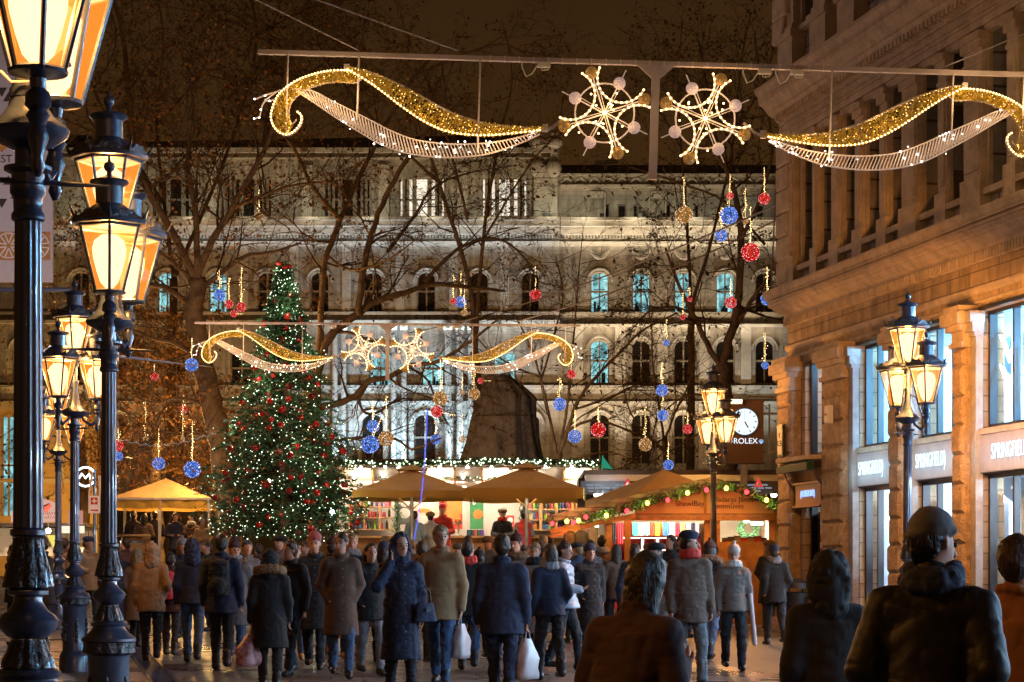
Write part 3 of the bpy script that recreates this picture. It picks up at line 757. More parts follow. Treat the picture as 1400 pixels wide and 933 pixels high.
ledge(-60, 757, 204, 210, 0.5); ledge(-60, 757, 216, 218, 0.25); ledge(766, 1180, 253, 257, 0.3, 0.15); ledge(766, 1180, 238, 241, 0.3, 0.15)
x = -60
while x < 1180:
    if not (757 < x < 768): ledge(x, x + 2.2, 322.2, 326, 0.3, 0.0 if x < 765 else 0.15)
    x += 4.4
# pilasters
for px_ in (735, 757): ledge(px_ - 5, px_ + 5, 210.1, 301, 0.35)
for px_ in (525, 632, 745, 420, 290): ledge(px_ - 7, px_ + 7, 226, 300.9, 0.2)
for px_ in (848, 906, 963, 1020, 790): ledge(px_ - 7, px_ + 7, 447.2, 527, 0.14, 0.15); ledge(px_ - 8, px_ + 8, 553.2, 640, 0.2, 0.15)
for px_ in (128, 200, 263, 333, 402, 474, 547, 620, 690): ledge(px_ - 6, px_ + 6, 337.2, 426.8, 0.1)
tr.build('cornices', M['plaster_t'], fb)
# swags in the frieze, small carved figures
sw = MB()
for cx in (820, 877, 935, 992):
    sw = MB(); sw.tube([(fx(cx - 13 + 26 * k / 8), 0.02, fz(343 + 9 * math.sin(PI * k / 8))) for k in range(9)], [0.08 + 0.1 * math.sin(PI * k / 8) for k in range(9)], 6); sw.build('swag', M['plaster_t'], fb, smooth=True)
sw = MB()
for cx in list(range(775, 1060, 19)): sw.tube([(fx(cx - 8 + 16 * k / 6), 0.1, fz(251 - 8 * math.sin(PI * k / 6))) for k in range(7)], 0.07, 6)
sw.build('scroll_frieze', M['plaster_t'], fb, smooth=True)
for cx in (816, 899): sw = MB(); sw.bx(fx(cx - 9), fx(cx + 9), -0.02, 0.14, fz(271), fz(262)); sw.bx(fx(cx - 12), fx(cx - 10), 0, 0.14, fz(300), fz(264)); sw.bx(fx(cx + 10), fx(cx + 12), 0, 0.14, fz(300), fz(264)); sw.build('carved_panel', M['plaster_t'], fb)
for cx in (735, 757): sw = MB(); sw.ico((fx(cx), -0.4, fz(232)), 0.5, 2, (1, .6, 1.2)); sw.ico((fx(cx), -0.3, fz(196)), 0.45, 2, (1.3, 1, 1)); sw.ico((fx(cx), -0.3, fz(186)), 0.3, 2); sw.build('carved_urn', M['plaster_t'], fb, smooth=True)
text_mesh('frieze_lettering', 'GENERALI', 0.62, mat('bronze_letter', (0.10, 0.07, 0.04), 0.6), fb, (fx(600), -0.05, fz(436)), ext=0.03, space=1.8)
# portal columns lit from below
for a, b in ((455, 463), (467, 475), (535, 543), (549, 557), (608, 618), (624, 634), (640, 648)):
    c_, r_ = fx((a + b) / 2), (fx(b) - fx(a)) / 2; co = MB()
    co.lathe([(r_ * 1.15, fz(640)), (r_ * 1.15, fz(634)), (r_, fz(632)), (r_ * 0.88, fz(462)), (r_ * 1.1, fz(459)), (r_ * 1.35, fz(450)), (r_ * 1.35, fz(446))], (c_, -0.75, 0), 16)
    co.bx(c_ - r_ * 1.4, c_ + r_ * 1.4, -1.3, -0.003, fz(645), fz(640.1))
    co.build('portal_column', M['plaster_t'], fb, smooth=True)
rf = MB()
rf.add([(Ls, 0.3, fz(204)), (fx(757), 0.3, fz(204)), (fx(720), 8, fz(150)), (Ls, 8, fz(165))], [(0, 1, 2, 3)])
rf.add([(fx(130), 0.2, fz(212)), (fx(130), 0.2, fz(184)), (fx(70), 0.2, fz(184)), (fx(70), 0.2, fz(212))], [(0, 1, 2, 3)])
rf.add([(fx(757), 0.35, fz(238)), (Rs, 0.35, fz(238)), (Rs, 5, fz(206)), (fx(757), 5, fz(206))], [(0, 1, 2, 3)])
rf.add([(fx(757), 0.3, fz(238)), (fx(757), 0.3, fz(204)), (fx(757), 6, fz(170)), (fx(757), 6, fz(206))], [(0, 1, 2, 3)])
rf.build('roof', M['roof'], fb)
MB().tube([(fx(815), 2, fz(215)), (fx(847), 2, fz(213))], 0.12, 6).tube([(fx(830), 2, fz(225)), (fx(830), 2, fz(213))], 0.1, 6).build('roof_bracket', M['steel'], fb)
# floodlights of the far front (small fittings on its ledges)
fl = MB()
fcol = (0.62, 0.80, 1.0)
for px_ in (748, 822, 874, 906): fl.bx(fx(px_ - 3), fx(px_ + 3), -1.25, -0.9, fz(300.8), fz(296))
fl.build('floodlight_cases', M['black'], fb)
for (a, b, py, w_, c_) in ((80, 260, 322, 60, (0.8, 0.85, 0.9)), (262, 450, 322, 60, (0.7, 0.85, 1.0)), (452, 765, 322, 110, (0.65, 0.82, 1.0)), (768, 1060, 324, 230, (1.0, 0.88, 0.66)),
                          (430, 765, 437, 160, (0.65, 0.85, 1.0)), (768, 1060, 442, 210, (1.0, 0.86, 0.64))):
    yy = D2 - 0.62
    area('ledge_floodlight', (fx((a + b) / 2), yy - 0.4, fz(py + 16)), (fx((a + b) / 2), yy + 0.15, fz(py - 6)), c_, w_ * 0.55, fx(b) - fx(a), 0.1)
for (cx, w_, c_, wd) in ((470, 900, (0.42, 0.70, 1.0), 70), (550, 1100, (0.42, 0.70, 1.0), 90), (640, 1100, (0.45, 0.72, 1.0), 90), (720, 450, (0.9, 0.9, 0.9), 60), (850, 550, (1.0, 0.86, 0.66), 60), (905, 550, (1.0, 0.86, 0.66), 60), (965, 550, (1.0, 0.86, 0.66), 60), (1030, 500, (0.7, 0.9, 1), 60), (790, 500, (1.0, 0.86, 0.66), 60), (150, 400, (1.0, 0.7, 0.3), 60), (60, 700, (1.0, 0.6, 0.2), 60)):
    spot('facade_floodlight', (fx(cx), D2 - 3.2, fz(655)), (fx(cx), D2 + 0.5, fz(480 if cx > 700 or cx < 200 else 520)), c_, w_ * (3.3 if 450 < cx < 700 else 2.6), wd, 0.9, 0.2)

for cx in (110, 190, 270, 350, 430, 510, 590, 670, 750):
    spot('attic_floodlight', (fx(cx), D2 - 2.6, fz(300)), (fx(cx), D2 + 0.3, fz(255)), (0.95, 0.9, 0.66), 110, 130, 0.9, 0.2)
for cx in (800, 870, 940, 1010):
    spot('attic_floodlight', (fx(cx), D2 - 2.4, fz(303)), (fx(cx), D2 + 0.3, fz(270)), (0.95, 0.9, 0.66), 90, 130, 0.9, 0.2)
for cx, wf in ((150, 2600), (280, 2500), (400, 2200), (500, 1500), (620, 1500), (740, 2000), (860, 2400), (980, 2400)):
    spot('facade_wash', (fx(cx), D2 - 17, fz(745)), (fx(cx), D2, fz(420)), (1.0, 0.62, 0.30), wf, 75, 0.9, 0.3)
# left lower building bottom-left lit in sodium light, and white pattern board
lbld = empty('low_building', P(30, 760, 108), 0, 'ochre lit low building with an arched window beyond the lamp row', 'building')
l0 = lbld.location
def lq(px, py): p = P(px, py, 108); return p.x - l0.x, p.z - l0.z
mb = MB(); (xa, za), (xb, zb) = lq(-120, 760), lq(133, 560)
(o1, oz1), (o2, oz2) = lq(0, 705), lq(20, 570)
(o3, oz3), (o4, oz4) = lq(-60, 705), lq(-30, 570)
wall_grid(mb, xa, xb, za - 1, zb, [(o1, o2, oz1, oz2), (o3, o4, oz3, oz4)], 0, 0.4); mb.bx(xa, xb, 0.41, 4, za - 1, zb); mb.build('wall', mat('ochre_plaster', (0.5, 0.36, 0.18), 0.8, 0, 0.15, 2), lbld)
mb = MB(); mb.bx(xa, xb + 0.3, -0.3, 0, zb, zb + 0.35); mb.bx(xa, xb, -0.12, -0.003, zb - 3.6, zb - 3.4)
c_ = lq(62, 650); mb.tube([(c_[0] + 0.9 * math.cos(a / 12 * 2 * PI), -0.1, c_[1] + 1.2 * math.sin(a / 12 * 2 * PI)) for a in range(12)], 0.09, 6, closed=True)
mb.build('cornice', M['plaster_t'], lbld)
for (a, b, c, d) in ((o1, o2, oz1, oz2), (o3, o4, oz3, oz4)):
    f_ = MB(); f_.bx(a, a + .1, .3, .4, c, d); f_.bx(b - .1, b, .3, .4, c, d); f_.bx(a, b, .3, .4, (c + d) / 2, (c + d) / 2 + .1); f_.bx((a + b) / 2 - .05, (a + b) / 2 + .05, .3, .4, c, d)
    wo = f_.build('window', M['frame_w'], lbld); MB().quad((a, .405, c), (b, .405, c), (b, .405, d), (a, .405, d)).build('pane', M['win_teal'], wo)
spot('sodium_wash', P(100, 735, 100), P(40, 620, 109), (1.0, 0.5, 0.12), 2600, 110, 0.9)

pb = empty('patterned_banner', P(20, 385, 46), 0, 'tall white banner wall with cut triangle pattern behind the nearest lamp', 'banner')
p0 = pb.location
def bq(px, py): p = P(px, py, 46); return p.x - p0.x, p.z - p0.z
mb = MB(); (xa, za), (xb, zb) = bq(-110, 386), bq(72, 40)
mb.bx(xa, xb, 0, 0.1, za, zb); mb.build('panel', mat('white_sheet', (0.50, 0.47, 0.50), 0.7, 0, 0.06), pb)
tri = MB(); st = MB()
def tr_(px, py, w_, h_, up_):
    a, b, c = bq(px, py), bq(px + w_, py), bq(px + w_ / 2, py - h_ if up_ else py + h_)
    tri.add([(a[0], -0.004, a[1]), (b[0], -0.004, b[1]), (c[0], -0.004, c[1])], [(0, 1, 2) if up_ else (0, 2, 1)])
for r_ in range(9):
    for k in range(9):
        px_, py_ = -100 + k * 19 + (9 if r_ % 2 else 0), 120 + r_ * 19
        if 205 < py_ < 235 and px_ > -50: continue
        if px_ + 15 < 62: tr_(px_, py_, 15, 13, (r_ + k) % 2 == 0)
tri.build('dark_triangles', mat('dark_print', (0.045, 0.03, 0.025), 0.7), pb)
mb = MB(); (xc, zc_), (xd, zd) = bq(-110, 356), bq(69, 317); mb.bx(xc, xd, -0.006, -0.002, zc_, zd); mb.build('ochre_band', mat('ochre_print', (0.42, 0.2, 0.06), 0.7), pb)
for k in range(5):
    cx = 50 - k * 38
    for a in range(6):
        t_ = a * PI / 3 + PI / 6
        c0 = bq(cx, 336); r1 = 0.27
        for w2 in (-0.32, 0.32):
            st.bar((c0[0] + 0.05 * math.cos(t_), -0.01, c0[1] + 0.05 * math.sin(t_)), (c0[0] + r1 * math.cos(t_ + w2), -0.01, c0[1] + r1 * math.sin(t_ + w2)), 0.006, 0.025)
        st.bar((c0[0] + r1 * math.cos(t_ - .32), -0.01, c0[1] + r1 * math.sin(t_ - .32)), (c0[0] + r1 * math.cos(t_ + .32), -0.01, c0[1] + r1 * math.sin(t_ + .32)), 0.006, 0.025)
        st.bar((c0[0] + r1 * math.cos(t_ - .32), -0.01, c0[1] + r1 * math.sin(t_ - .32)), (c0[0] + r1 * math.cos(t_ - PI / 3 + .32), -0.01, c0[1] + r1 * math.sin(t_ - PI / 3 + .32)), 0.006, 0.02)
st.build('star_ornament', M['white'], pb)
c_ = bq(17, 218); text_mesh('lettering', 'BUDAPEST', 0.23, M['black'], pb, (c_[0], -0.012, c_[1]), ext=0.003, align='RIGHT')
c_ = bq(-6, 185); d_ = MB(); d_.lathe([(0.36, 0), (0.36, 0.02)], n=32); ob = d_.build('round_emblem', mat('emblem', (0.55, 0.25, 0.05), 0.6), pb); ob.rotation_euler = (PI / 2, 0, 0); ob.location = (c_[0], 0.0, c_[1])
mb = MB(); (xe, ze) = bq(-110, 396); (xf, _) = bq(97, 396); mb.tube([(xe, 0.05, ze), (xf, 0.05, ze)], 0.05, 6); mb.tube([(xe + 1.2, 0.12, ze), (xe + 1.2, 0.12, G(46) - p0.z)], 0.08, 8)
(xg, _) = bq(-40, 0); mb.tube([(xg, 0.12, ze), (xg, 0.12, G(46) - p0.z)], 0.08, 8); mb.build('frame', M['iron'], pb)
point('banner_light', P(-20, 330, 40), (1.0, 0.85, 0.9), 420, 0.2)

# ================================================================== STREET LAMPS
LAMPC = (1.0, 0.46, 0.12)
def lantern(parent, c, flat):
    """six sided lantern, c = centre of its bottom ring"""
    rt, rb_, h = 0.245, 0.115, 0.48
    ph = 0 if flat else PI / 6
    hx = lambda r, z: [(c[0] + r * math.cos(ph + k * PI / 3), c[1] + r * math.sin(ph + k * PI / 3), c[2] + z) for k in range(6)]
    b, t = hx(rb_, 0), hx(rt, h)
    fr = MB()
    for k in range(6):
        l = (k + 1) % 6
        fr.tube([b[k], t[k]], 0.012, 6); fr.tube([b[k], b[l]], 0.013, 6); fr.tube([t[k], t[l]], 0.016, 6)
    fr.lathe([(0.03, -0.16), (0.055, -0.14), (0.05, -0.09), (0.03, -0.07), (0.035, -0.03), (0.12, -0.012), (0.125, 0)], c, 18)
    lan = fr.build('lantern', M['iron'], parent, smooth=True)
    cap = MB()
    # roof: brim, dome, chimney, finial
    cap.lathe([(0.27, h + .005), (0.29, h + 0.01), (0.30, h + 0.035), (0.27, h + 0.05), (0.20, h + 0.10), (0.135, h + 0.15), (0.115, h + 0.165), (0.105, h + 0.17), (0.105, h + 0.30), (0.12, h + 0.31), (0.145, h + 0.33), (0.14, h + 0.345), (0.06, h + 0.37), (0.02, h + 0.39), (0.018, h + 0.41), (0.035, h + 0.425), (0.042, h + 0.45), (0.035, h + 0.475), (0.012, h + 0.49), (0.008, h + 0.52), (0.001, h + 0.535)],
              c, 6 * 4, mod=lambda i, k, n: (0.93 + 0.07 * abs((k % 4) - 2) / 2 if i < 8 else 1.0), ph=ph)
    cp = cap.build('roof_cap', M['iron'], lan, smooth=True)
    cr = MB(); top = hx(0.285, h + 0.03)
    for k in range(6):
        a, b_ = Vector(top[k]), Vector(top[(k + 1) % 6]); n = 9
        out = ((a + b_) / 2 - Vector((c[0], c[1], (a.z)))).normalized() * 0.012
        pts = []
        for j in range(n + 1):
            f_ = j / n
            hh = 0.028 + 0.05 * math.sin(PI * f_) ** 2 + 0.012 * math.cos(f_ * 6 * PI)
            pts.append((a.lerp(b_, f_), hh))
        for j in range(n):
            p, q_ = pts[j], pts[j + 1]
            u = Vector((0, 0, 1))
            cr.add([p[0] - out, q_[0] - out, q_[0] + u * q_[1] - out, p[0] + u * p[1] - out, p[0] + out, q_[0] + out, q_[0] + u * q_[1] + out, p[0] + u * p[1] + out],
                   [(0, 1, 2, 3), (4, 7, 6, 5), (3, 2, 6, 7)])
        cr.tube([a, a + (a - Vector((c[0], c[1], a.z))).normalized() * 0.05 + Vector((0, 0, 0.11))], [0.016, 0.003], 6)
    cr.build('crown_rim', M['iron_orn'], lan)
    pn_ = MB()
    b2, t2 = hx(rb_ - 0.006, 0.01), hx(rt - 0.008, h - 0.01)
    for k in range(6):
        l = (k + 1) % 6; pn_.quad(b2[k], b2[l], t2[l], t2[k])
    pn_.build('glass', M['lamp_glass'], lan)
    bl = MB(); bl.lathe([(0.03, 0), (0.065, 0.04), (0.092, 0.12), (0.118, 0.22), (0.125, 0.29), (0.11, 0.35), (0.06, 0.39), (0.012, 0.40)], (c[0], c[1], c[2] + 0.03), 20)
    bl.build('bulb', M['lamp_bulb'], lan, smooth=True)
SH = [(0.30, 0.0), (0.33, 0.0), (0.33, 0.30), (0.30, 0.34), (0.28, 0.36)]
def lamp_post(name='street_lamp'):
    root = empty(name)
    ped = MB()
    ped.lathe([(0.20, 0.0), (0.20, 0.20), (0.185, 0.23), (0.165, 0.26), (0.155, 0.28), (0.155, 0.84), (0.165, 0.86)], n=32)
    ped.build('pedestal', M['iron'], root, smooth=True)
    orn = MB()
    for a in range(6):
        t_ = a * PI / 3 + 0.4
        for (dz, rr) in ((0.42, .03), (0.48, .038), (0.55, .03), (0.62, .035), (0.68, .022)):
            orn.ico((0.157 * math.cos(t_), 0.157 * math.sin(t_), dz), rr, 1, (0.8, 0.8, 1.2))
    flut = lambda i, k, n: 1 + 0.05 * math.cos(k * 2 * PI * 12 / n) * (0.4 + 0.6 * math.sin(i * 1.7) ** 2)
    orn.lathe([(0.165, 0.862), (0.19, 0.88), (0.185, 0.93), (0.19, 0.955)], n=72, mod=flut)
    base_r = [(0.19, 0.957), (0.205, 0.965), (0.205, 0.985), (0.19, 1.0), (0.15, 1.03), (0.125, 1.06), (0.12, 1.075), (0.135, 1.085), (0.14, 1.10), (0.125, 1.115), (0.10, 1.12)]
    orn2 = [(0.105, 1.122), (0.10, 1.15), (0.085, 1.19), (0.07, 1.225), (0.065, 1.24)]
    ring = [(0.066, 1.242), (0.09, 1.255), (0.12, 1.29), (0.128, 1.32), (0.11, 1.345), (0.085, 1.36), (0.075, 1.375), (0.06, 1.40), (0.06, 1.42), (0.085, 1.43), (0.085, 1.445)]
    bell = [(0.07, 1.447), (0.098, 1.46), (0.094, 1.50), (0.08, 1.55), (0.066, 1.61), (0.058, 1.66), (0.062, 1.67)]
    for pr_ in (base_r, ring, [(0.062, 1.672), (0.075, 1.68), (0.075, 1.70), (0.06, 1.71)]): MB().lathe(pr_, n=40).build('base_ring', M['iron'], root, smooth=True)
    leafm = lambda i, k, n: 1 + 0.10 * abs(math.sin(k * PI * 10 / n)) + 0.03 * math.sin(i * 2.6 + k)
    orn.lathe(orn2, n=80, mod=leafm)
    orn.build('leaf_ornament', M['iron_orn'], root, smooth=True)
    MB().lathe(bell, n=80, mod=leafm).build('leaf_bell', M['iron_orn'], root, smooth=True)
    sh = MB()
    fl = lambda i, k, n: 1 - 0.085 * (0.5 + 0.5 * math.cos(k * 2 * PI * 14 / n)) ** 0.5
    sh.lathe([(0.063, 1.71), (0.060, 2.2), (0.056, 3.0)], n=112, mod=fl)
    sh.build('shaft', M['iron'], root, smooth=True)
    cpt = MB(); cpt.lathe([(0.058, 3.0), (0.07, 3.01), (0.07, 3.03), (0.06, 3.045), (0.062, 3.10), (0.075, 3.12), (0.075, 3.15), (0.066, 3.16), (0.07, 3.2), (0.10, 3.215), (0.10, 3.23), (0.055, 3.24), (0.055, 3.30), (0.12, 3.33), (0.165, 3.36), (0.175, 3.385), (0.165, 3.40), (0.12, 3.43), (0.085, 3.48), (0.065, 3.55), (0.05, 3.62), (0.045, 3.75), (0.055, 3.77), (0.055, 3.79), (0.035, 3.81), (0.032, 4.0), (0.045, 4.02), (0.03, 4.05)], n=32)
    cpt.build('capital', M['iron'], root, smooth=True)
    ar = MB()
    for t_ in (R(-90), R(60)):
        c_, s_ = math.cos(t_), math.sin(t_)
        f_ = lambda r, z: (r * c_, r * s_, z)
        ar.tube([f_(0.05, 3.42), f_(0.12, 3.28), f_(0.22, 3.22), f_(0.30, 3.28), f_(0.31, 3.38)], [0.02, .018, .02, .024, .02], 8)
        ar.tube([f_(0.04, 3.70), f_(0.14, 3.66), f_(0.2, 3.5), f_(0.26, 3.36)], 0.011, 6)
        ar.lathe([(0.012, 3.14), (0.03, 3.18), (0.02, 3.22), (0.045, 3.30), (0.03, 3.35), (0.05, 3.39), (0.03, 3.42)], (0.30 * c_, 0.30 * s_, 0), 14)
    ar.tube([(-0.34, 0, 3.17), (-0.15, 0, 3.17), (0.15, 0, 3.17), (0.34, 0, 3.17)], [0.006, .012, .012, .006], 6)
    ar.build('arms', M['iron'], root, smooth=True)
    for i, t_ in enumerate((R(-90), R(60))):
        lantern(root, (0.30 * math.cos(t_), 0.30 * math.sin(t_), 3.57), bool(i))
    lantern(root, (0, 0, 4.12), True)
    return root
lamp0 = lamp_post()
lamps = [
    (-2.04, 9.25, 20, 0.08, 'nearest black fluted street lamp, its lanterns cut off at the top of the picture'),
    (-3.05, 16.6, 11, 0.0, 'black fluted street lamp second nearest in the lamp row with red glints on its base'),
    (-5.70, 28.6, -32, 0.0, 'slimmer looking third street lamp of the row with three glowing lanterns'),
    (-8.60, 41.6, -50, 0.0, 'small distant street lamp at the far end of the lamp row'),
    (5.41, 30.0, 45, 0.0, 'street lamp with three lit lanterns in front of the shop signs'),
    (3.90, 42.5, 45, 0.0, 'street lamp with blue lit pole in front of the gabled shawl stall'),
    (8.4, 17.0, 45, 0.0, 'unseen street lamp added for light nearer than the shop signs, just outside the view'),  # not in view, assumed from the row spacing and added for its light
    (9.6, 6.0, 45, 0.0, 'unseen street lamp added for light beside the camera, outside the view on the shop side'),  # added unseen lamp, brightens the carved building and the street
    (0.2, -3.2, 0, 0.0, 'unseen street lamp added for light behind the camera, in line with the lamp row'),  # another added lamp, lights the street from out of view
    (-6.3, 88.0, 15, 0.0, 'far street lamp added for light among the trees of the square'),  # added so that its light reaches the tree crowns
]
for i, (x, y, rz, up_, lab) in enumerate(lamps):
    o = lamp0 if i == 0 else copy_tree(lamp0)
    o.location = (x, y, G(y) + up_); o.rotation_euler = (0, 0, R(rz))
    tag(o, lab, 'street lamp', 'cast iron street lamps')
    mm_ = Matrix.Translation(o.location) @ Matrix.Rotation(R(rz), 4, 'Z')
    for (t_, z) in ((R(-90), 3.90), (R(60), 3.90), (None, 4.45)):
        p = mm_ @ Vector((0.30 * math.cos(t_) if t_ is not None else 0, 0.30 * math.sin(t_) if t_ is not None else 0, z))
        point('lamp_light', p, LAMPC, {0: 200, 1: 260, 2: 300, 3: 420, 4: 1000, 5: 620, 6: 330, 7: 230, 8: 50, 9: 350}.get(i, 300), 0.045)
# ties, hook and loudspeaker arm at the nearest lamp
tg = empty('lamp_attachment', (-2.04, 9.25, 0), 0, 'black horn speaker bracket clamped round the nearest lamp neck', 'speaker')
hb = MB(); hb.tube([(0.0, -0.02, 3.62), (0.10, -0.03, 3.64), (0.17, -0.04, 3.68)], [0.02, .03, .04], 10); hb.tube([(-0.02, -.05, 3.5), (-0.2, -.08, 3.3)], 0.012, 6)
hb.lathe([(0.075, 3.52), (0.078, 3.52), (0.078, 3.56), (0.07, 3.56)], n=20); hb.build('clamp', M['iron'], tg, smooth=True)
cb = MB(); cb.tube([(-0.10, -0.07, 3.62), (-0.05, -.09, 3.57), (0.02, -.09, 3.57), (0.06, -.08, 3.62)], 0.006, 6); cb.build('cable_tie', M['white'], tg)

# ================================================================== STREET GARLANDS
S0 = 99.0
def gp(cx, cy): # crop pixel -> local metres from the centre of the beam
    px, py = 350 + cx / 3.455, 50 + cy / 3.455
    yb = 72 + (px - 352) * 0.0296
    return ((px - 897) / S0, (yb - py) / S0)
hook_out = [(430, 165), (350, 168), (270, 185), (200, 212), (150, 245), (112, 282), (90, 330), (80, 385), (95, 430), (128, 462), (165, 468), (200, 445), (222, 410), (222, 378), (205, 362)]
hook_in = [(200, 395), (180, 418), (168, 400), (163, 370), (165, 335), (185, 300), (230, 262), (300, 232), (380, 216), (470, 222), (500, 205)]
blade_top = [(430, 150), (480, 155), (550, 175), (650, 215), (750, 265), (850, 322), (950, 370), (1100, 415), (1250, 430), (1375, 436)]
blade_low = [(440, 165), (520, 210), (600, 265), (700, 340), (800, 405), (900, 450), (1000, 468), (1100, 472), (1200, 465), (1350, 448)]
lat_up = [(180, 250), (270, 260), (350, 300), (450, 350), (550, 400), (650, 450), (750, 488), (850, 505), (950, 512), (1050, 510), (1150, 500), (1250, 480), (1340, 455)]
lat_lo = [(230, 280), (320, 342), (400, 395), (500, 455), (600, 512), (700, 548), (800, 567), (900, 575), (1000, 572), (1100, 560), (1200, 530), (1300, 490), (1350, 465)]
def resample(pts, n):
    pts = [Vector(p) for p in pts]; L_ = [0]
    for a, b in zip(pts[:-1], pts[1:]): L_.append(L_[-1] + (b - a).length)
    out = []
    for k in range(n):
        t = L_[-1] * k / (n - 1); i = 0
        while i < len(L_) - 2 and L_[i + 1] < t: i += 1
        f_ = (t - L_[i]) / max(1e-9, L_[i + 1] - L_[i])
        p0, p1, p2, p3 = pts[max(i - 1, 0)], pts[i], pts[i + 1], pts[min(i + 2, len(pts) - 1)]
        out.append(0.5 * ((2 * p1) + (p2 - p0) * f_ + (2 * p0 - 5 * p1 + 4 * p2 - p3) * f_ * f_ + (3 * p1 - p0 - 3 * p2 + p3) * f_ ** 3))
    return out
def tinsel(mb, A, B, n, rg):
    """short metal strips filling the strip between the curves A and B"""
    for _ in range(n):
        f_ = rg.random() ** 0.9 * (len(A) - 1); i = min(int(f_), len(A) - 2); u = f_ - i
        a, b = A[i].lerp(A[i + 1], u), B[i].lerp(B[i + 1], u)
        p = a.lerp(b, rg.random()); c = Vector((p[0], rg.uniform(-0.05, 0.05), p[1]))
        d1 = Vector((rg.gauss(0, 1), rg.gauss(0, 1), rg.gauss(0, 1))).normalized() * 0.026
        d2 = d1.orthogonal().normalized() * 0.007
        mb.quad(c - d1 - d2, c + d1 - d2, c + d1 + d2, c - d1 + d2)
def wing(root, sgn, rg):
    fl = lambda p: Vector((p[0] * sgn, p[1]))
    cv = lambda pts, n: resample([fl(gp(*p)) for p in pts], n)
    v3 = lambda P_, y=0.0: [(p[0], y, p[1]) for p in P_]
    w_ = MB()
    ho, hi = cv(hook_out[:11], 60), cv(list(reversed(hook_in))[0:10], 60)
    tinsel(w_, ho, hi, 1500, rg)
    bt, bl = cv(blade_top, 70), cv(blade_low, 70)
    tinsel(w_, bt, bl, 2300, rg)
    lf = w_.build('tinsel_wing', M['gold'], root)
    sp = MB()
    for _ in range(240):
        i = rg.randrange(0, 68); a = bt[i].lerp(bl[i], rg.random()) if rg.random() < .65 else ho[min(i, 58)].lerp(hi[min(i, 58)], rg.random())
        sp.ico((a[0], rg.uniform(-0.07, 0.02), a[1]), 0.005, 0)
    sp.build('wing_bulbs', M['bulb_gold'], lf, kind='stuff')
    rim = MB(); rim.tube(v3(bt), 0.016, 6); rim.tube(v3(cv(hook_in, 40)), 0.01, 6); rim.tube(v3(cv(hook_out, 60), 0.02), 0.02, 6)
    rim.bx(*(sorted((bt[-1][0] - .04, bt[-1][0] + .04)) + [-0.04, 0.04, bt[-1][1] - .05, bt[-1][1] + .05]))
    rim.bx(*(sorted((bt[0][0] - .035, bt[0][0] + .035)) + [-0.04, 0.04, bt[0][1] - .04, bt[0][1] + .04]))
    rim.build('wing_frame', M['alu'], root)
    rp = MB(); rp.tube(v3(cv(hook_out, 90), -0.035), 0.011, 6); rp.tube(v3(cv(blade_low, 90), -0.035), 0.011, 6)
    ro_ = rp.build('rope_light', M['rope'], root)
    bb = MB()
    for c_ in (cv(hook_out, 50), cv(blade_low, 54)):
        for p in c_: bb.ico((p[0], -0.045, p[1]), 0.0125, 1)
    bb.build('rope_bulbs', M['bulb_warm'], ro_, kind='stuff')
    lt = MB(); lu, ll = cv(lat_up, 75), cv(lat_lo, 75)
    lt.tube(v3(lu), 0.010, 6); lt.tube(v3(ll), 0.010, 6)
    for k in range(1, 74):
        a, b = lu[k], ll[k]; s_ = (b - a)
        if s_.length < 0.05: continue
        c0, c1 = a + s_ * 0.05, b - s_ * 0.05
        tx = Vector((0.022, 0))
        lt.tube([(c0[0] - tx[0], -.02, c0[1]), (c0[0], -.02, c0[1] + .01), (c0[0] + tx[0], -.02, c0[1]), (c1[0] + tx[0] * 1.3, -.02, c1[1]), (c1[0], -.02, c1[1] - .01), (c1[0] - tx[0] * 1.3, -.02, c1[1])], 0.0055, 4, closed=True)
    for q_ in ([(0, 300), (50, 280), (110, 262)], [(0, 392), (25, 385), (40, 320), (80, 280), (120, 255)], [(45, 300), (70, 310), (90, 300)]):
        lt.tube(v3(cv(q_, 8)), 0.011, 5)
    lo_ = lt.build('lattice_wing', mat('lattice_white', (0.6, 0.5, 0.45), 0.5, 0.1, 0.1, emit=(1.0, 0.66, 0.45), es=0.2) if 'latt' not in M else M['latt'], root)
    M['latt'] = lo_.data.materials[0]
    bb = MB()
    for k in range(40):
        i = rg.randrange(4, 74); p = lu[i].lerp(ll[i], rg.choice([-0.15, 0, .3, .5, .7, 1.0, 1.2]))
        bb.ico((p[0], -0.05, p[1]), rg.choice([0.006, 0.008, 0.012]), 1)
    for p in (gp(0, 300), gp(0, 392), gp(25, 388), gp(30, 350), gp(50, 285), gp(70, 308)): bb.ico((p[0] * sgn, -0.02, p[1]), 0.009, 1)
    bb.build('lattice_bulbs', M['bulb_white'], lo_, kind='stuff')
    for cx in (152, 487, 1060):
        x = gp(cx, 0)[0] * sgn; zb = gp(cx, {152: 465, 487: 400, 1060: 552}[cx])[1]
        MB().tube([(x, -0.03, 0), (x, -0.03, zb)], 0.014, 6).build('hanger', M['alu'], root)
def wire_ball_mesh(mb, c, r, rg, n=16, w_=0.04):
    for _ in range(n):
        ax = Vector((rg.gauss(0, 1), rg.gauss(0, 1), rg.gauss(0, 1))).normalized(); x = ax.orthogonal().normalized(); y = ax.cross(x)
        mb.tube([Vector(c) + (x * math.cos(a * PI / 8) + y * math.sin(a * PI / 8)) * r for a in range(16)], r * w_, 4, closed=True)
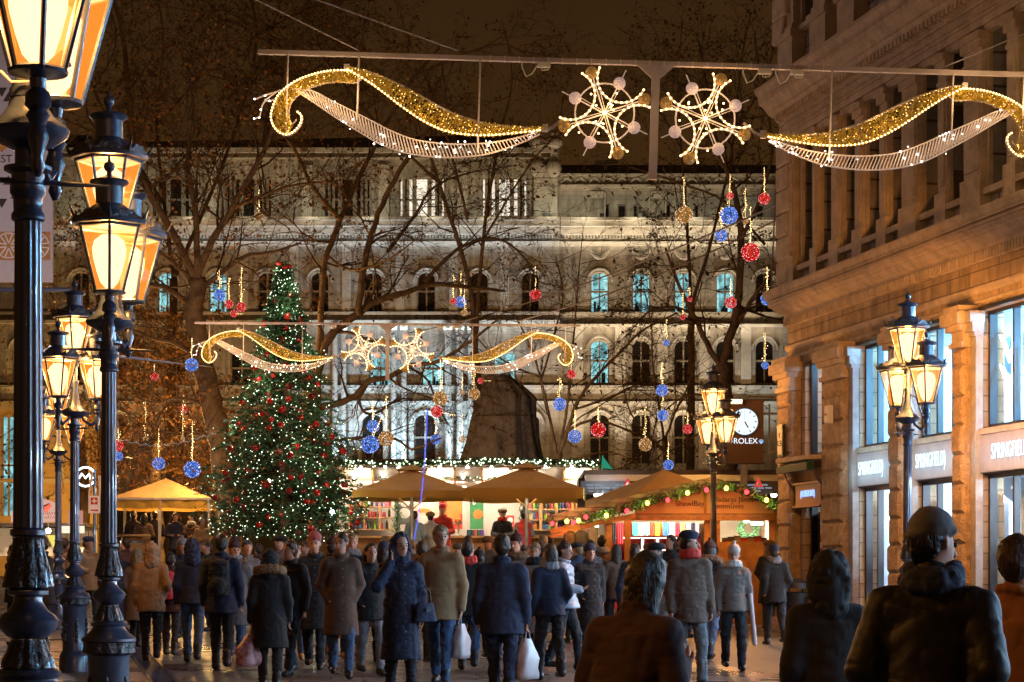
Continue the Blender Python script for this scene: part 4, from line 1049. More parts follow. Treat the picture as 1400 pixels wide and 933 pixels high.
def snowflake(root, cx, cz, rot, rg):
    fr = MB(); c = Vector((cx, 0, cz)); pol = lambda r, a: (cx + r * math.cos(a), 0, cz + r * math.sin(a))
    fr.tube([pol(0.41, a * PI / 16) for a in range(32)], 0.012, 5, closed=True)
    for k in range(8):
        a = rot + k * PI / 4
        fr.tube([pol(0.02, a + 0.5), pol(0.40 if k % 2 else 0.50, a)], 0.010, 6)
        fr.tube([pol(0.05, a - .4), pol(0.38, a - 0.10)], 0.005, 5)
    for k in (1, 3, 5, 7): fr.tube([pol(0.40, rot + k * PI / 4), pol(0.66, rot + k * PI / 4)], 0.009, 5)
    fo = fr.build('snowflake', M['latt'], root)
    rp = MB(); bb = MB()
    for k in range(4):
        a = rot + PI / 4 + k * PI / 2; cc, rr = 0.53, 0.34
        pts = []
        for j in range(17):
            b = a + PI - R(88) + R(176) * j / 16
            pts.append((cx + cc * math.cos(a) + rr * math.cos(b), -0.03, cz + cc * math.sin(a) + rr * math.sin(b)))
        rp.tube(pts, 0.014, 6)
        for p in resample(pts, 15): bb.ico((p[0], p[1] - 0.01, p[2]), 0.015, 1)
    rp.build('rope_light', M['rope_w'], fo)
    for _ in range(16):
        p = pol(rg.uniform(0.1, 0.45), rg.uniform(0, 6.28)); bb.ico((p[0], -0.03, p[2]), 0.014, 1)
    bb.ico((cx, -0.03, cz), 0.028, 1)
    bb.build('bulbs', M['bulb_warm'], fo, kind='stuff')
    for k in range(8):
        a = rot + k * PI / 4
        g_ = k % 2 == 0
        ball = MB(); r_ = 0.083; ct = pol(0.585 if g_ else 0.455, a)
        wire_ball_mesh(ball, ct, r_, rg, 20, 0.06); ball.ico(ct, r_ * 0.72, 2)
        ball.build('ball', M['goldball' if g_ else 'whiteball'], fo)
def garland():
    rg = random.Random(3)
    root = empty('light_garland')
    bm_ = MB(); bm_.bx(-5.5, 5.5, -0.04, 0.04, -0.03, 0.03)
    bm_.build('beam', M['alu'], root)
    MB().bx(-0.055, 0.055, -0.05, 0.05, -1.6, -0.032).add([(-.25, -.02, -.033), (-.06, -.02, -.033), (-.06, -.02, -.2), (-.25, .02, -.033), (-.06, .02, -.033), (-.06, .02, -.2)], [(0, 2, 1), (3, 4, 5), (0, 3, 5, 2)]).add([(.25, -.02, -.033), (.06, -.02, -.033), (.06, -.02, -.2), (.25, .02, -.033), (.06, .02, -.033), (.06, .02, -.2)], [(0, 1, 2), (3, 5, 4), (0, 2, 5, 3)]).build('post', M['alu'], root)
    wing(root, 1, rg); wing(root, -1, rg)
    snowflake(root, -0.69, -0.70, R(20), rg); snowflake(root, 0.70, -0.74, R(-20 + 0), rg)
    cbm = MB()
    for x in (-1.55, 1.5, 1.95):
        cbm.bx(x - 0.09, x + 0.09, -0.06, 0.02, -0.10, -0.032)
        cbm.tube([(x - 0.09, -0.05, -0.08), (x - 0.16, -.05, -0.2), (x - 0.24, -.05, -0.24), (x - 0.3, -.05, -0.1), (x - .3, -.05, -.03)], 0.009, 5)
        cbm.tube([(x + 0.09, -0.05, -0.08), (x + 0.06, -.05, -0.14), (x - 0.02, -.05, -0.15), (x - 0.06, -.05, -0.08)], 0.009, 5)
    for k in range(24): cbm.bx(-2.3 + k * 0.2, -2.285 + k * .2, -0.045, 0.045, -.034, 0.036)
    cbm.build('junction_boxes', M['white'], root)
    for (a, b) in ((gp(1375, 447), (-1.23, -0.83)),):
        for s_ in (1, -1): MB().tube([(a[0] * s_, 0, a[1]), (a[0] * s_ + 0.12 * s_, 0, a[1] + 0.06), (b[0] * s_, 0, b[1] + 0.05)], 0.022, 6).build('link_bar', M['alu'], root)
    return root
g1 = garland()
g1.location = (1.99, 30.3, LZ((HY - 87.5) / 99)); g1.rotation_euler = (0, R(1.7), 0)
tag(g1, 'large hanging light garland of gold wings and two snowflakes, the nearer one overhead', 'street decoration', 'winged light garlands over the street')
g2 = copy_tree(g1)
g2.location = (-170 * 48.6 / F, 48.6, LZ((HY - 443.5) * 48.6 / F)); g2.scale = (0.777, 0.777, 0.777); g2.rotation_euler = (0, R(0.4), 0)
for g_, sc_ in ((g1, 1), (g2, 1)):
    for (x, z) in ((-4.9, -.5), (-4.2, -.45), (-3.2, -.9), (-2.2, -1.2), (-.7, -.7), (.7, -.7), (2.2, -1.2), (3.2, -.9), (4.2, -.45), (4.9, -.5)):
        point('garland_glow', g_.location + Vector((x * g_.scale[0], -0.3, z * g_.scale[0])), (1.0, 0.62, 0.25), 9, 0.1)
tag(g2, 'smaller looking winged light garland further off, crossing in front of the Christmas tree', 'street decoration', 'winged light garlands over the street')
def cable(pts, r_, lab, m_='wire', sag=0.0):
    mb = MB(); p = [Vector(q_) for q_ in pts]
    pp = [p[0].lerp(p[-1], k / 16) - Vector((0, 0, sag * 4 * (k / 16) * (1 - k / 16))) for k in range(17)] if len(p) == 2 else p
    mb.tube(pp, r_, 5); return mb.build('support_cable', M[m_], label=lab, cat='cable')
cable([P(490, 69, 30.3), P(330, -10, 26)], 0.009, 'thin steel guy wire rising from the nearer garland beam toward the building above')
cable([P(627, 70, 30.3), P(400, -12, 26)], 0.009, 'second steel guy wire above the nearer garland beam, fixed closer to the snowflakes')
cable([P(1290, 92, 30.3), P(1420, 38, 28)], 0.009, 'pale wire tying the nearer garland beam to the carved building')
cable([P(1063, 280, 41.6), P(560, 455, 70)], 0.018, 'long pale power cable sloping from the building corner over the square', sag=0.3)
cable([P(705, 440, 48.6), P(1063, 300, 48)], 0.016, 'pale stay wire from the far garland beam toward the right hand building', sag=0.2)
cable([P(1063, 205, 41.6), P(1054, 400, 41.9)], 0.015, 'black cable hanging down the corner of the carved building')
cable([P(160, 487, 16.6), P(252, 498, 40), P(300, 503, 58)], 0.012, 'yellow lit cable from the second lamp to the big tree')

# ================================================================== TREES
def grow(rg, p, d, L_, r_, lvl, maxl, out, leaves, dens=1.0, lf=0.5, kids=None):
    n = 4 if lvl < maxl else 3
    pts = [p]; rad = [r_]; st = L_ / n
    px, py, pz = p; dx, dy, dz = d
    for i in range(n):
        dx += rg.gauss(0, 0.22); dy += rg.gauss(0, 0.22); dz += rg.gauss(0, 0.2) + (0.05 if lvl < 2 else -0.03)
        m_ = math.sqrt(dx * dx + dy * dy + dz * dz) or 1; dx /= m_; dy /= m_; dz /= m_
        px += dx * st; py += dy * st; pz += dz * st
        pts.append((px, py, pz)); rad.append(r_ * (1 - 0.72 * (i + 1) / n))
    out[n].append((pts, rad))
    if lvl >= maxl:
        for q_ in pts[1:]:
            if rg.random() < lf: leaves.append(q_)
        return
    k_ = max(1, int(round((kids or (5, 4, 4, 3))[min(lvl, 3)] * dens)))
    for j in range(k_):
        f_ = rg.uniform(0.25, 1.0) * n; i = min(int(f_), n - 1); u = f_ - i
        a, b = pts[i], pts[i + 1]
        q_ = tuple(a[c] + (b[c] - a[c]) * u for c in range(3))
        rr = rad[i] * 0.62
        vx, vy, vz = b[0] - a[0], b[1] - a[1], b[2] - a[2]
        m_ = math.sqrt(vx * vx + vy * vy + vz * vz) or 1
        nx, ny, nz_ = rg.gauss(0, 1), rg.gauss(0, 1) * 0.8, rg.gauss(0, 1)
        w_ = rg.uniform(0.5, 1.0)
        e_ = (vx / m_ + nx * w_ * 0.75, vy / m_ + ny * w_ * 0.75, vz / m_ + nz_ * w_ * 0.75)
        mm = math.sqrt(sum(c * c for c in e_)) or 1
        grow(rg, q_, tuple(c / mm for c in e_), L_ * rg.uniform(0.5, 0.75), max(rr, 0.006), lvl + 1, maxl, out, leaves, dens, lf, kids)
def tubes_np(groups, nseg):
    V = []; Q = []; base = 0
    for n, items in groups.items():
        if not items: continue
        A = np.array([i[0] for i in items], float); Rr = np.array([i[1] for i in items], float)
        B_, K, _ = A.shape
        T = np.empty_like(A); T[:, 1:-1] = A[:, 2:] - A[:, :-2]; T[:, 0] = A[:, 1] - A[:, 0]; T[:, -1] = A[:, -1] - A[:, -2]
        T /= np.linalg.norm(T, axis=2, keepdims=True) + 1e-9
        ref = np.where(np.abs(T[:, :1, 2:3]) < 0.9, np.array([0, 0, 1.0]), np.array([1.0, 0, 0])); ref = np.broadcast_to(ref, T.shape)
        X = np.cross(T, ref); X /= np.linalg.norm(X, axis=2, keepdims=True) + 1e-9; Y = np.cross(T, X)
        an = np.arange(nseg) * 2 * PI / nseg
        ring = A[:, :, None] + (X[:, :, None] * np.cos(an)[None, None, :, None] + Y[:, :, None] * np.sin(an)[None, None, :, None]) * Rr[:, :, None, None]
        V.append(ring.reshape(-1, 3))
        b0 = base + (np.arange(B_) * K * nseg)[:, None, None]
        i_ = (np.arange(K - 1) * nseg)[None, :, None]; k0 = np.arange(nseg)[None, None, :]; k1 = (np.arange(nseg)[None, None, :] + 1) % nseg
        q_ = np.stack([b0 + i_ + k0, b0 + i_ + k1, b0 + i_ + nseg + k1, b0 + i_ + nseg + k0], -1).reshape(-1, 4)
        Q.append(q_); base += B_ * K * nseg
    return np.concatenate(V), np.concatenate(Q)
def leaf_quads(pts, size, rg, flat=0.0):
    n = len(pts); rs = np.random.RandomState(rg.randrange(10 ** 6))
    C = np.array(pts) + rs.normal(0, size * 0.8, (n, 3))
    a = rs.normal(0, 1, (n, 3)); a /= np.linalg.norm(a, axis=1, keepdims=True)
    b = np.cross(a, rs.normal(0, 1, (n, 3))); b /= np.linalg.norm(b, axis=1, keepdims=True)
    s_ = size * rs.uniform(0.6, 1.3, (n, 1))
    V = np.stack([C - a * s_, C - b * s_ * 0.6, C + a * s_, C + b * s_ * 0.6], 1).reshape(-1, 3)
    return V, np.arange(4 * n).reshape(-1, 4)
from collections import defaultdict
def tree(name, label, d, trunk, limbs, seed, maxl=3, lf=0.4, leafm='leaf', L0=1.6, nk=10, lsize=0.055, dens=1.0, group='bare trees of the square', twigm='twig', dspread=1.5, kids=None, barkm='bark'):
    """trunk/limbs: list of (pixel points, width_px start, width_px end[, depth drift])"""
    rg = random.Random(seed); s_ = F / d
    base = P(trunk[0][0][0], trunk[0][0][1], d); gz = 1.70 if d > 50 else G(d)
    root = empty(name, (base.x, base.y, gz), 0, label, 'tree', group)
    loc = Vector(root.location)
    tm = MB(); out = defaultdict(list); leaves = []
    def poly(pp, drift):
        n = len(pp); q_ = []
        for i, (x, y) in enumerate(pp):
            v = P(x, y, d); f_ = i / max(1, n - 1)
            v.y += drift * f_ * f_
            v.x *= v.y / d if False else 1
            q_.append(v - loc)
        return q_
    allp = [(trunk[0], trunk[1], trunk[2], 0.0)] + [(l[0], l[1], l[2], l[3] if len(l) > 3 else rg.uniform(-dspread, dspread)) for l in limbs]
    for idx, (pp, w0, w1, dr) in enumerate(allp):
        q_ = poly(pp, dr)
        if idx == 0: q_[0].z = -0.1
        n = max(10, len(pp) * 4); q_ = resample(q_, n)
        rd = [(w0 + (w1 - w0) * k / (n - 1)) / 2 / s_ * (0.95 if idx == 0 else 0.72) for k in range(n)]
        q_ = [p + Vector((rg.gauss(0, 1), rg.gauss(0, 1), rg.gauss(0, 1))) * (0.15 * r_) for p, r_ in zip(q_, rd)]
        tm.tube(q_, [r_ * rg.uniform(0.94, 1.06) for r_ in rd], 9 if w0 > 8 else 6)
        if idx == 0: continue
        kk = nk if len(l := pp) > 2 else nk // 2
        for j in range(kk):
            f_ = rg.uniform(0.18, 1.0); i = min(int(f_ * (n - 1)), n - 2)
            t_ = (q_[i + 1] - q_[i]).normalized()
            e_ = (t_ * 0.8 + Vector((rg.gauss(0, .8), rg.gauss(0, .55), rg.gauss(0, .8)))).normalized()
            grow(rg, tuple(q_[i]), tuple(e_), L0 * rg.uniform(0.6, 1.2) * (1.15 - 0.4 * f_), max(rd[i] * 0.42, 0.012), 1, maxl, out, leaves, dens, lf, kids)
    tm.build('trunk', M[barkm], root, smooth='all')
    V, Q = tubes_np(out, 4)
    raw_mesh('crown', V, Q, M[twigm], root, smooth=False)
    if leaves:
        V, Q = leaf_quads(leaves, lsize, rg)
        raw_mesh('leaves', V, Q, M[leafm], root, smooth=False)
    return root
tree('plane_tree', 'big gnarled tree with thick mottled trunk just beside the Christmas tree', 58,
     ([(322, 810), (314, 700), (302, 620), (286, 540), (272, 480), (264, 430), (267, 380)], 40, 26),
     [([(267, 385), (240, 325), (206, 268), (184, 214), (174, 130), (165, 45), (148, -15)], 16, 7, 0.5),
      ([(267, 385), (290, 330), (318, 285), (368, 195), (388, 130), (402, 60)], 15, 5, -0.6),
      ([(268, 380), (268, 300), (255, 220), (262, 150), (250, 80)], 14, 4, 0.8),
      ([(178, 90), (205, 48), (236, 42), (262, 72), (282, 104)], 5, 2), ([(180, 80), (196, 120), (212, 148), (240, 122), (268, 96)], 5, 2),
      ([(264, 420), (230, 395), (195, 385), (150, 370), (110, 340)], 12, 4), ([(274, 490), (240, 470), (205, 462), (160, 440)], 11, 4),
      ([(290, 560), (250, 545), (210, 550), (175, 540)], 9, 3), ([(268, 400), (300, 375), (335, 350), (370, 345), (410, 330)], 12, 4),
      ([(300, 600), (265, 590), (235, 600)], 7, 2), ([(268, 390), (225, 350), (190, 330), (150, 330)], 10, 3), ([(184, 214), (150, 190), (120, 160), (100, 70)], 7, 3),
      ([(318, 285), (350, 270), (400, 250), (450, 240)], 8, 3)], 11, maxl=4, lf=0.30, L0=1.9, nk=10, lsize=0.065, kids=(5, 4, 3, 3), barkm='bark')
tree('plane_tree', 'wide branching dark tree behind the Christmas tree, its limbs crossing the palace windows', 61,
     ([(440, 810), (432, 700), (428, 620), (424, 560), (428, 520)], 34, 26),
     [([(428, 525), (448, 465), (477, 438), (512, 412), (554, 398), (590, 386), (640, 388), (690, 392)], 20, 5, 1.0),
      ([(580, 386), (620, 345), (660, 326), (692, 330), (718, 352), (735, 380)], 8, 3, 0.5),
      ([(490, 433), (495, 385), (505, 330), (520, 288), (545, 236), (570, 205), (600, 150), (620, 90)], 14, 5, -0.5),
      ([(436, 500), (440, 400), (447, 350), (465, 300), (490, 242), (520, 180), (560, 110), (600, 60)], 14, 5, 0.5),
      ([(430, 560), (480, 545), (505, 522), (530, 518), (560, 503), (600, 498), (645, 472), (685, 442)], 14, 4, -1.5),
      ([(505, 522), (490, 548), (505, 566), (540, 545), (560, 540)], 7, 3), ([(432, 605), (480, 600), (540, 601), (565, 616), (605, 602)], 8, 3, -1),
      ([(530, 345), (570, 290), (590, 255), (640, 230), (700, 215)], 7, 2), ([(465, 300), (430, 260), (400, 200), (360, 150), (330, 90)], 10, 3, 1),
      ([(560, 503), (585, 520), (600, 560), (615, 580)], 5, 2), ([(447, 350), (480, 370), (530, 360), (580, 330)], 6, 2), ([(520, 180), (480, 130), (440, 70), (420, 10)], 8, 3, 1.5), ([(560, 110), (620, 80), (690, 60), (740, 90)], 7, 2)],
     23, maxl=4, lf=0.14, L0=1.75, nk=9, lsize=0.05, kids=(5, 4, 3, 3))
tree('plane_tree', 'tall forked tree with yellowing leaves beside the hanging clock', 62,
     ([(1004, 810), (998, 700), (992, 640), (990, 560), (986, 500)], 36, 26),
     [([(986, 505), (1004, 440), (1012, 380), (1014, 320), (1004, 260), (985, 205), (970, 140), (960, 60)], 18, 5, 0.5),
      ([(986, 505), (962, 462), (945, 428), (925, 395), (905, 350)], 13, 4), ([(1004, 450), (1028, 410), (1050, 378), (1070, 340)], 9, 4),
      ([(1046, 335), (1015, 300), (985, 272), (945, 256), (898, 240), (860, 228)], 6, 3, 0), ([(1012, 330), (1040, 270), (1055, 200), (1040, 120), (1030, 50)], 8, 3),
      ([(990, 560), (960, 540), (930, 545), (900, 570)], 6, 2), ([(945, 428), (915, 420), (885, 430), (850, 470)], 6, 2), ([(990, 230), (950, 160), (910, 90), (890, 50)], 6, 2)],
     31, maxl=4, lf=0.26, L0=1.7, nk=8, lsize=0.06, leafm='leaf_g', kids=(5, 4, 3, 3))
tree('young_tree', 'slender leafless tree with dark fan of branches behind the covered statue', 68,
     ([(752, 810), (757, 700), (760, 650), (764, 620)], 14, 11),
     [([(764, 625), (790, 550), (820, 510), (850, 480), (880, 452), (925, 430)], 9, 3), ([(764, 622), (775, 560), (780, 500), (786, 440), (790, 380), (795, 330)], 7, 2),
      ([(762, 625), (750, 565), (738, 515), (722, 470), (700, 430)], 7, 2), ([(775, 590), (810, 575), (850, 588), (890, 612), (915, 645)], 6, 2, -3),
      ([(752, 645), (790, 627), (830, 623), (862, 642)], 5, 2, -4), ([(785, 560), (830, 545), (880, 520), (930, 500)], 5, 2), ([(740, 520), (760, 450), (770, 400), (760, 350)], 5, 2), ([(738, 515), (700, 500), (660, 470), (640, 440)], 5, 2)],
     41, maxl=3, lf=0.02, L0=2.0, nk=11, kids=(4, 4, 3, 3))
tree('young_tree', 'thin dark tree standing between the covered statue and the clock', 66,
     ([(917, 810), (915, 700), (912, 640), (908, 600)], 11, 8),
     [([(908, 602), (900, 550), (892, 500), (890, 450), (880, 400)], 6, 2), ([(910, 600), (925, 560), (940, 530), (950, 490), (945, 440)], 6, 2), ([(911, 620), (880, 590), (860, 560), (850, 520)], 5, 2),
      ([(911, 620), (945, 600), (970, 580), (1000, 560)], 4, 2), ([(908, 600), (875, 620), (850, 650)], 4, 2)], 47, maxl=3, lf=0.12, L0=1.6, nk=12, leafm='leaf_g', kids=(4, 4, 3, 3))
tree('leafy_tree', 'orange brown leafy tree filling the space behind the yellow tent', 66,
     ([(215, 810), (216, 720), (212, 660), (214, 600)], 22, 14),
     [([(214, 605), (190, 560), (175, 510), (170, 460)], 9, 3), ([(214, 605), (225, 550), (220, 500), (230, 450)], 9, 3), ([(214, 620), (250, 590), (265, 560), (270, 500)], 7, 3),
      ([(214, 640), (180, 625), (160, 610)], 6, 3), ([(214, 650), (245, 640), (275, 650)], 6, 3), ([(214, 600), (200, 520), (205, 470), (195, 420)], 7, 3), ([(210, 560), (180, 590), (165, 640)], 5, 2), ([(218, 560), (250, 600), (258, 640)], 5, 2)],
     53, maxl=3, lf=3.2, L0=1.5, nk=15, lsize=0.055, dens=1.2)
tree('leafy_tree', 'sparse rusty leaved tree squeezed between the lamps and the pattern banner', 70,
     ([(118, 810), (116, 700), (112, 620), (110, 560)], 18, 12),
     [([(110, 565), (90, 500), (80, 440), (85, 380)], 8, 3), ([(110, 560), (125, 480), (130, 420), (120, 360)], 8, 3), ([(110, 570), (140, 520), (165, 450)], 7, 3), ([(112, 600), (60, 560), (20, 520), (-10, 500)], 6, 2), ([(112, 600), (50, 600), (10, 650)], 5, 2), ([(110, 560), (60, 470), (20, 420)], 6, 2)],
     59, maxl=3, lf=0.35, L0=1.9, nk=12, lsize=0.06)
tree('tall_tree', 'high dark tree crown above the palace roof behind the nearer garland', 78,
     ([(640, 800), (650, 700), (655, 600), (650, 480)], 16, 13),
     [([(650, 485), (640, 380), (600, 250), (560, 150), (480, 60), (420, 0)], 10, 3), ([(650, 480), (660, 330), (680, 200), (700, 110), (690, 40)], 9, 3), ([(600, 250), (520, 180), (430, 130), (330, 110), (260, 90)], 6, 2),
      ([(640, 300), (600, 150), (560, 60), (540, -10)], 6, 2), ([(480, 60), (400, 60), (320, 30), (260, 20)], 5, 2), ([(660, 330), (720, 230), (760, 180), (770, 130)], 5, 2), ([(560, 150), (480, 120), (420, 60)], 5, 2), ([(430, 130), (380, 60), (300, -10)], 5, 2)],
     61, maxl=4, lf=0.22, L0=2.4, nk=11, lsize=0.075, kids=(5, 4, 3, 3))
tree('tall_tree', 'high dark twiggy crown rising behind the snowflake beside the carved building', 84,
     ([(940, 800), (942, 700), (945, 560), (945, 420)], 14, 10),
     [([(945, 425), (940, 320), (930, 200), (925, 110), (930, 40)], 8, 2), ([(945, 420), (980, 300), (1005, 180), (1015, 80), (1030, 10)], 8, 2), ([(930, 200), (900, 140), (890, 80)], 4, 2), ([(1005, 180), (1040, 120), (1060, 60)], 5, 2), ([(1000, 200), (970, 120), (960, 50)], 4, 2)],
     67, maxl=3, lf=0.3, L0=2.6, nk=10, lsize=0.08)
tree('tall_tree', 'dark tree crown high above the lamp row and the palace roof', 80,
     ([(230, 800), (232, 650), (235, 480), (238, 380)], 16, 12),
     [([(238, 385), (225, 280), (215, 170), (225, 60), (215, -20)], 9, 3), ([(238, 380), (290, 260), (330, 150), (350, 50), (340, -10)], 9, 3), ([(225, 280), (170, 200), (130, 120), (110, 40)], 6, 2), ([(330, 150), (400, 110), (460, 60)], 6, 2), ([(350, 50), (420, 10), (480, -10)], 5, 2), ([(215, 170), (270, 100), (290, 20)], 5, 2), ([(130, 120), (160, 60), (150, 0)], 4, 2)],
     71, maxl=4, lf=0.2, L0=2.4, nk=10, lsize=0.08, kids=(5, 4, 3, 3))

# ================================================================== CHRISTMAS TREE
def fir():
    rg = random.Random(5); d = 50.0; cx = 388
    base = P(cx, 0, d); gz = G(d)
    root = empty('christmas_tree', (base.x, d, gz), 0, 'tall green Christmas tree covered in small white lights and red baubles', 'christmas tree')
    s_ = F / d; H = CAMZ + (HY - 362) / s_ - gz
    def rad(z):    # crown radius at height z (m above ground)
        f_ = 1 - z / H
        return 0.05 + 2.05 * f_ ** 1.02 if f_ > 0 else 0.05
    MB().tube([(0, 0, -0.05), (0.02, 0, H * .5), (0, 0, H - 0.1)], [0.16, 0.09, 0.02], 10).build('trunk', M['bark'], root)
    N_V = []; N_Q = 0; tw = defaultdict(list); spots = []; tips = []
    nd = []
    z = 1.0
    while z < H - 0.12:
        rr = rad(z); nb = int(9 + 7 * rr)
        for k in range(nb):
            a = rg.uniform(0, 2 * PI); L_ = rr * rg.uniform(0.62, 1.2)
            zz = z + rg.uniform(-0.12, 0.12)
            c_, s2 = math.cos(a), math.sin(a)
            n = max(3, int(L_ / 0.22)); pts = []
            droop = rg.uniform(0.10, 0.32) * L_
            for j in range(n + 1):
                f_ = j / n; pts.append((c_ * L_ * f_, s2 * L_ * f_, zz + 0.12 * L_ - droop * f_ + 0.30 * L_ * f_ ** 3 * 0.8))
            tw[n].append((pts, [0.018 * (1 - 0.8 * j / n) for j in range(n + 1)]))
            tips.append(pts[-1])
            # side sprays
            for j in range(1, n + 1):
                for sd in (-1, 1):
                    q_ = pts[j]; l2 = (0.34 * (1 - 0.45 * j / n) + 0.06) * min(1, 0.45 + rr * .5) * rg.uniform(0.7, 1.2)
                    da = a + sd * rg.uniform(0.5, 1.0)
                    e_ = (q_[0] + math.cos(da) * l2, q_[1] + math.sin(da) * l2, q_[2] - 0.05 + rg.uniform(-0.08, 0.06))
                    nd.append((q_, e_))
                    if rg.random() < 0.5: spots.append(e_)
            nd.append((pts[-2], (pts[-1][0] * 1.04, pts[-1][1] * 1.04, pts[-1][2] + 0.06)))
        z += 0.17 if z < H * .7 else 0.11
    for k in range(14):
        a = k * 2.4; nd.append(((0, 0, H - 0.45 + 0.03 * k), (0.12 * math.cos(a), 0.12 * math.sin(a), H - 0.3 + 0.03 * k)))
    A = np.array([i[0] for i in nd]); B_ = np.array([i[1] for i in nd]); rs = np.random.RandomState(2)
    Vs = []
    D_ = B_ - A; Ln = np.linalg.norm(D_, axis=1, keepdims=True); Dn = D_ / (Ln + 1e-9)
    per = 12
    for k in range(per):
        f_ = (k + rs.uniform(0, 1, (len(A), 1))) / per
        C = A + D_ * f_
        v = rs.normal(0, 1, (len(A), 3)); v -= Dn * (v * Dn).sum(1, keepdims=True); v /= np.linalg.norm(v, axis=1, keepdims=True)
        tip = C + Dn * 0.055 + v * 0.05
        sd = np.cross(Dn, v) * 0.011
        Vs.append(np.stack([C - sd, C + sd, tip + sd * 0.5, tip - sd * 0.5], 1).reshape(-1, 3))
    V = np.concatenate(Vs); V = np.nan_to_num(V)
    V2, Q2 = tubes_np(tw, 4)
    raw_mesh('boughs', V2, Q2, M['wood_d'], root, smooth=False)
    raw_mesh('needles', V, np.arange(len(V)).reshape(-1, 4), M['green_fir'], root, smooth=False)
    lb = MB()
    rg.shuffle(spots)
    for p in spots[:1650]:
        if p[1] > 0.5 and rg.random() < 0.7: continue
        lb.ico((p[0] * 1.02, p[1] * 1.02 - 0.02, p[2] + 0.02), rg.choice([0.007, 0.009, 0.011, 0.015]), 0)
    lb.build('light_string', M['bulb_cold'], root, kind='stuff')
    bw = MB()
    for k in range(5):
        a = k * 2 * PI / 5; bw.ico((0.12 * math.cos(a), 0.1 * math.sin(a), H - 0.04 + 0.06 * math.sin(a * 2)), 0.06, 1, (1.2, 0.6, 0.8))
    bw.build('top_bow', M['redm'], root)
    for k in range(14):
        zl = 1.1 + k * 0.46; a = -PI / 2 + 1.15 * math.sin(k * 2.3); rl = rad(zl) + 0.28
        point('tree_string_light', Vector(root.location) + Vector((rl * math.cos(a), rl * math.sin(a), zl)), (0.9, 1.0, 0.7), 6, 0.1)
    # baubles, each a thing
    b0 = None; n_ = 0
    cand = [t for t in tips if t[1] < 0.45]; rg.shuffle(cand)
    used = []
    for t in cand:
        if n_ >= 125: break
        f_ = rg.uniform(0.72, 1.0)
        p = Vector((t[0] * f_, t[1] * f_, t[2] - 0.10))
        if any((p - u).length < 0.26 for u in used): continue
        used.append(p); n_ += 1
        if b0 is None:
            mb = MB(); mb.ico((0, 0, 0), 0.086, 3); mb.lathe([(0.018, 0.068), (0.018, 0.085), (0.004, 0.088)], n=8)
            b0 = mb.build('bauble', M['red'], smooth=True); o = b0
        else:
            o = b0.copy(); COL.objects.link(o)
        o.location = Vector(root.location) + p; q_ = rg.uniform(0.75, 1.15); o.scale = (q_, q_, q_)
        tag(o, 'glossy red bauble hanging on the lit Christmas tree', 'bauble', 'red baubles on the Christmas tree')
    for (px, py, m_, r_) in ((367, 658, 'bulb_white', .05), (454, 700, 'neon', .05)):
        o = empty('spotlight', P(px, py, d - 0.8)); MB().ico((0, 0, 0), r_, 1).build('glass', M[m_], o); MB().tube([(0, 0.05, -0.05), (0, 0.15, -0.4)], 0.01, 5).build('stem', M['iron'], o)
        tag(o, 'small bright %s lamp shining among the lower boughs of the Christmas tree' % ('yellowish' if r_ and m_ == 'bulb_white' else 'blue white'), 'spotlight')
fir()

# ================================================================== HANGING BALLS
bc = {'blue': (0.10, 0.25, 0.95), 'red': (0.95, 0.02, 0.015), 'gold': (0.85, 0.38, 0.07)}
bmats = {}
for k, c in bc.items():
    bmats[k] = (glow('wire_' + k, c, 0.45 if k != 'gold' else 0.32, var=0.7, ns=14), glow('led_' + k, tuple(0.45 + 0.55 * x for x in c), 2.4))
balls = {}
def ball_proto(col):
    rg = random.Random(len(col)); mb = MB(); wire_ball_mesh(mb, (0, 0, 0), 0.18, rg, 26, 0.035)
    ld = MB()
    for _ in range(90):
        v = Vector((rg.gauss(0, 1), rg.gauss(0, 1), rg.gauss(0, 1))).normalized() * 0.185; ld.ico(v, 0.0065, 0)
    root = empty('light_ball')
    w_ = mb.build('wire_sphere', bmats[col][0], root); ld.build('leds', bmats[col][1], w_, kind='stuff')
    return root
def drop_light(L_, rg):
    mb = MB(); mb.tube([(0, 0, 0), (0, 0, L_)], 0.0015, 4)
    n = int(L_ / 0.06)
    for k in range(n): mb.ico((rg.uniform(-.03, .03) + 0.05 * math.sin(k * .7 + L_ * 9), rg.uniform(-.03, .03), L_ * (k + .5) / n), rg.choice([0.006, 0.009, 0.012]), 0)
    return mb
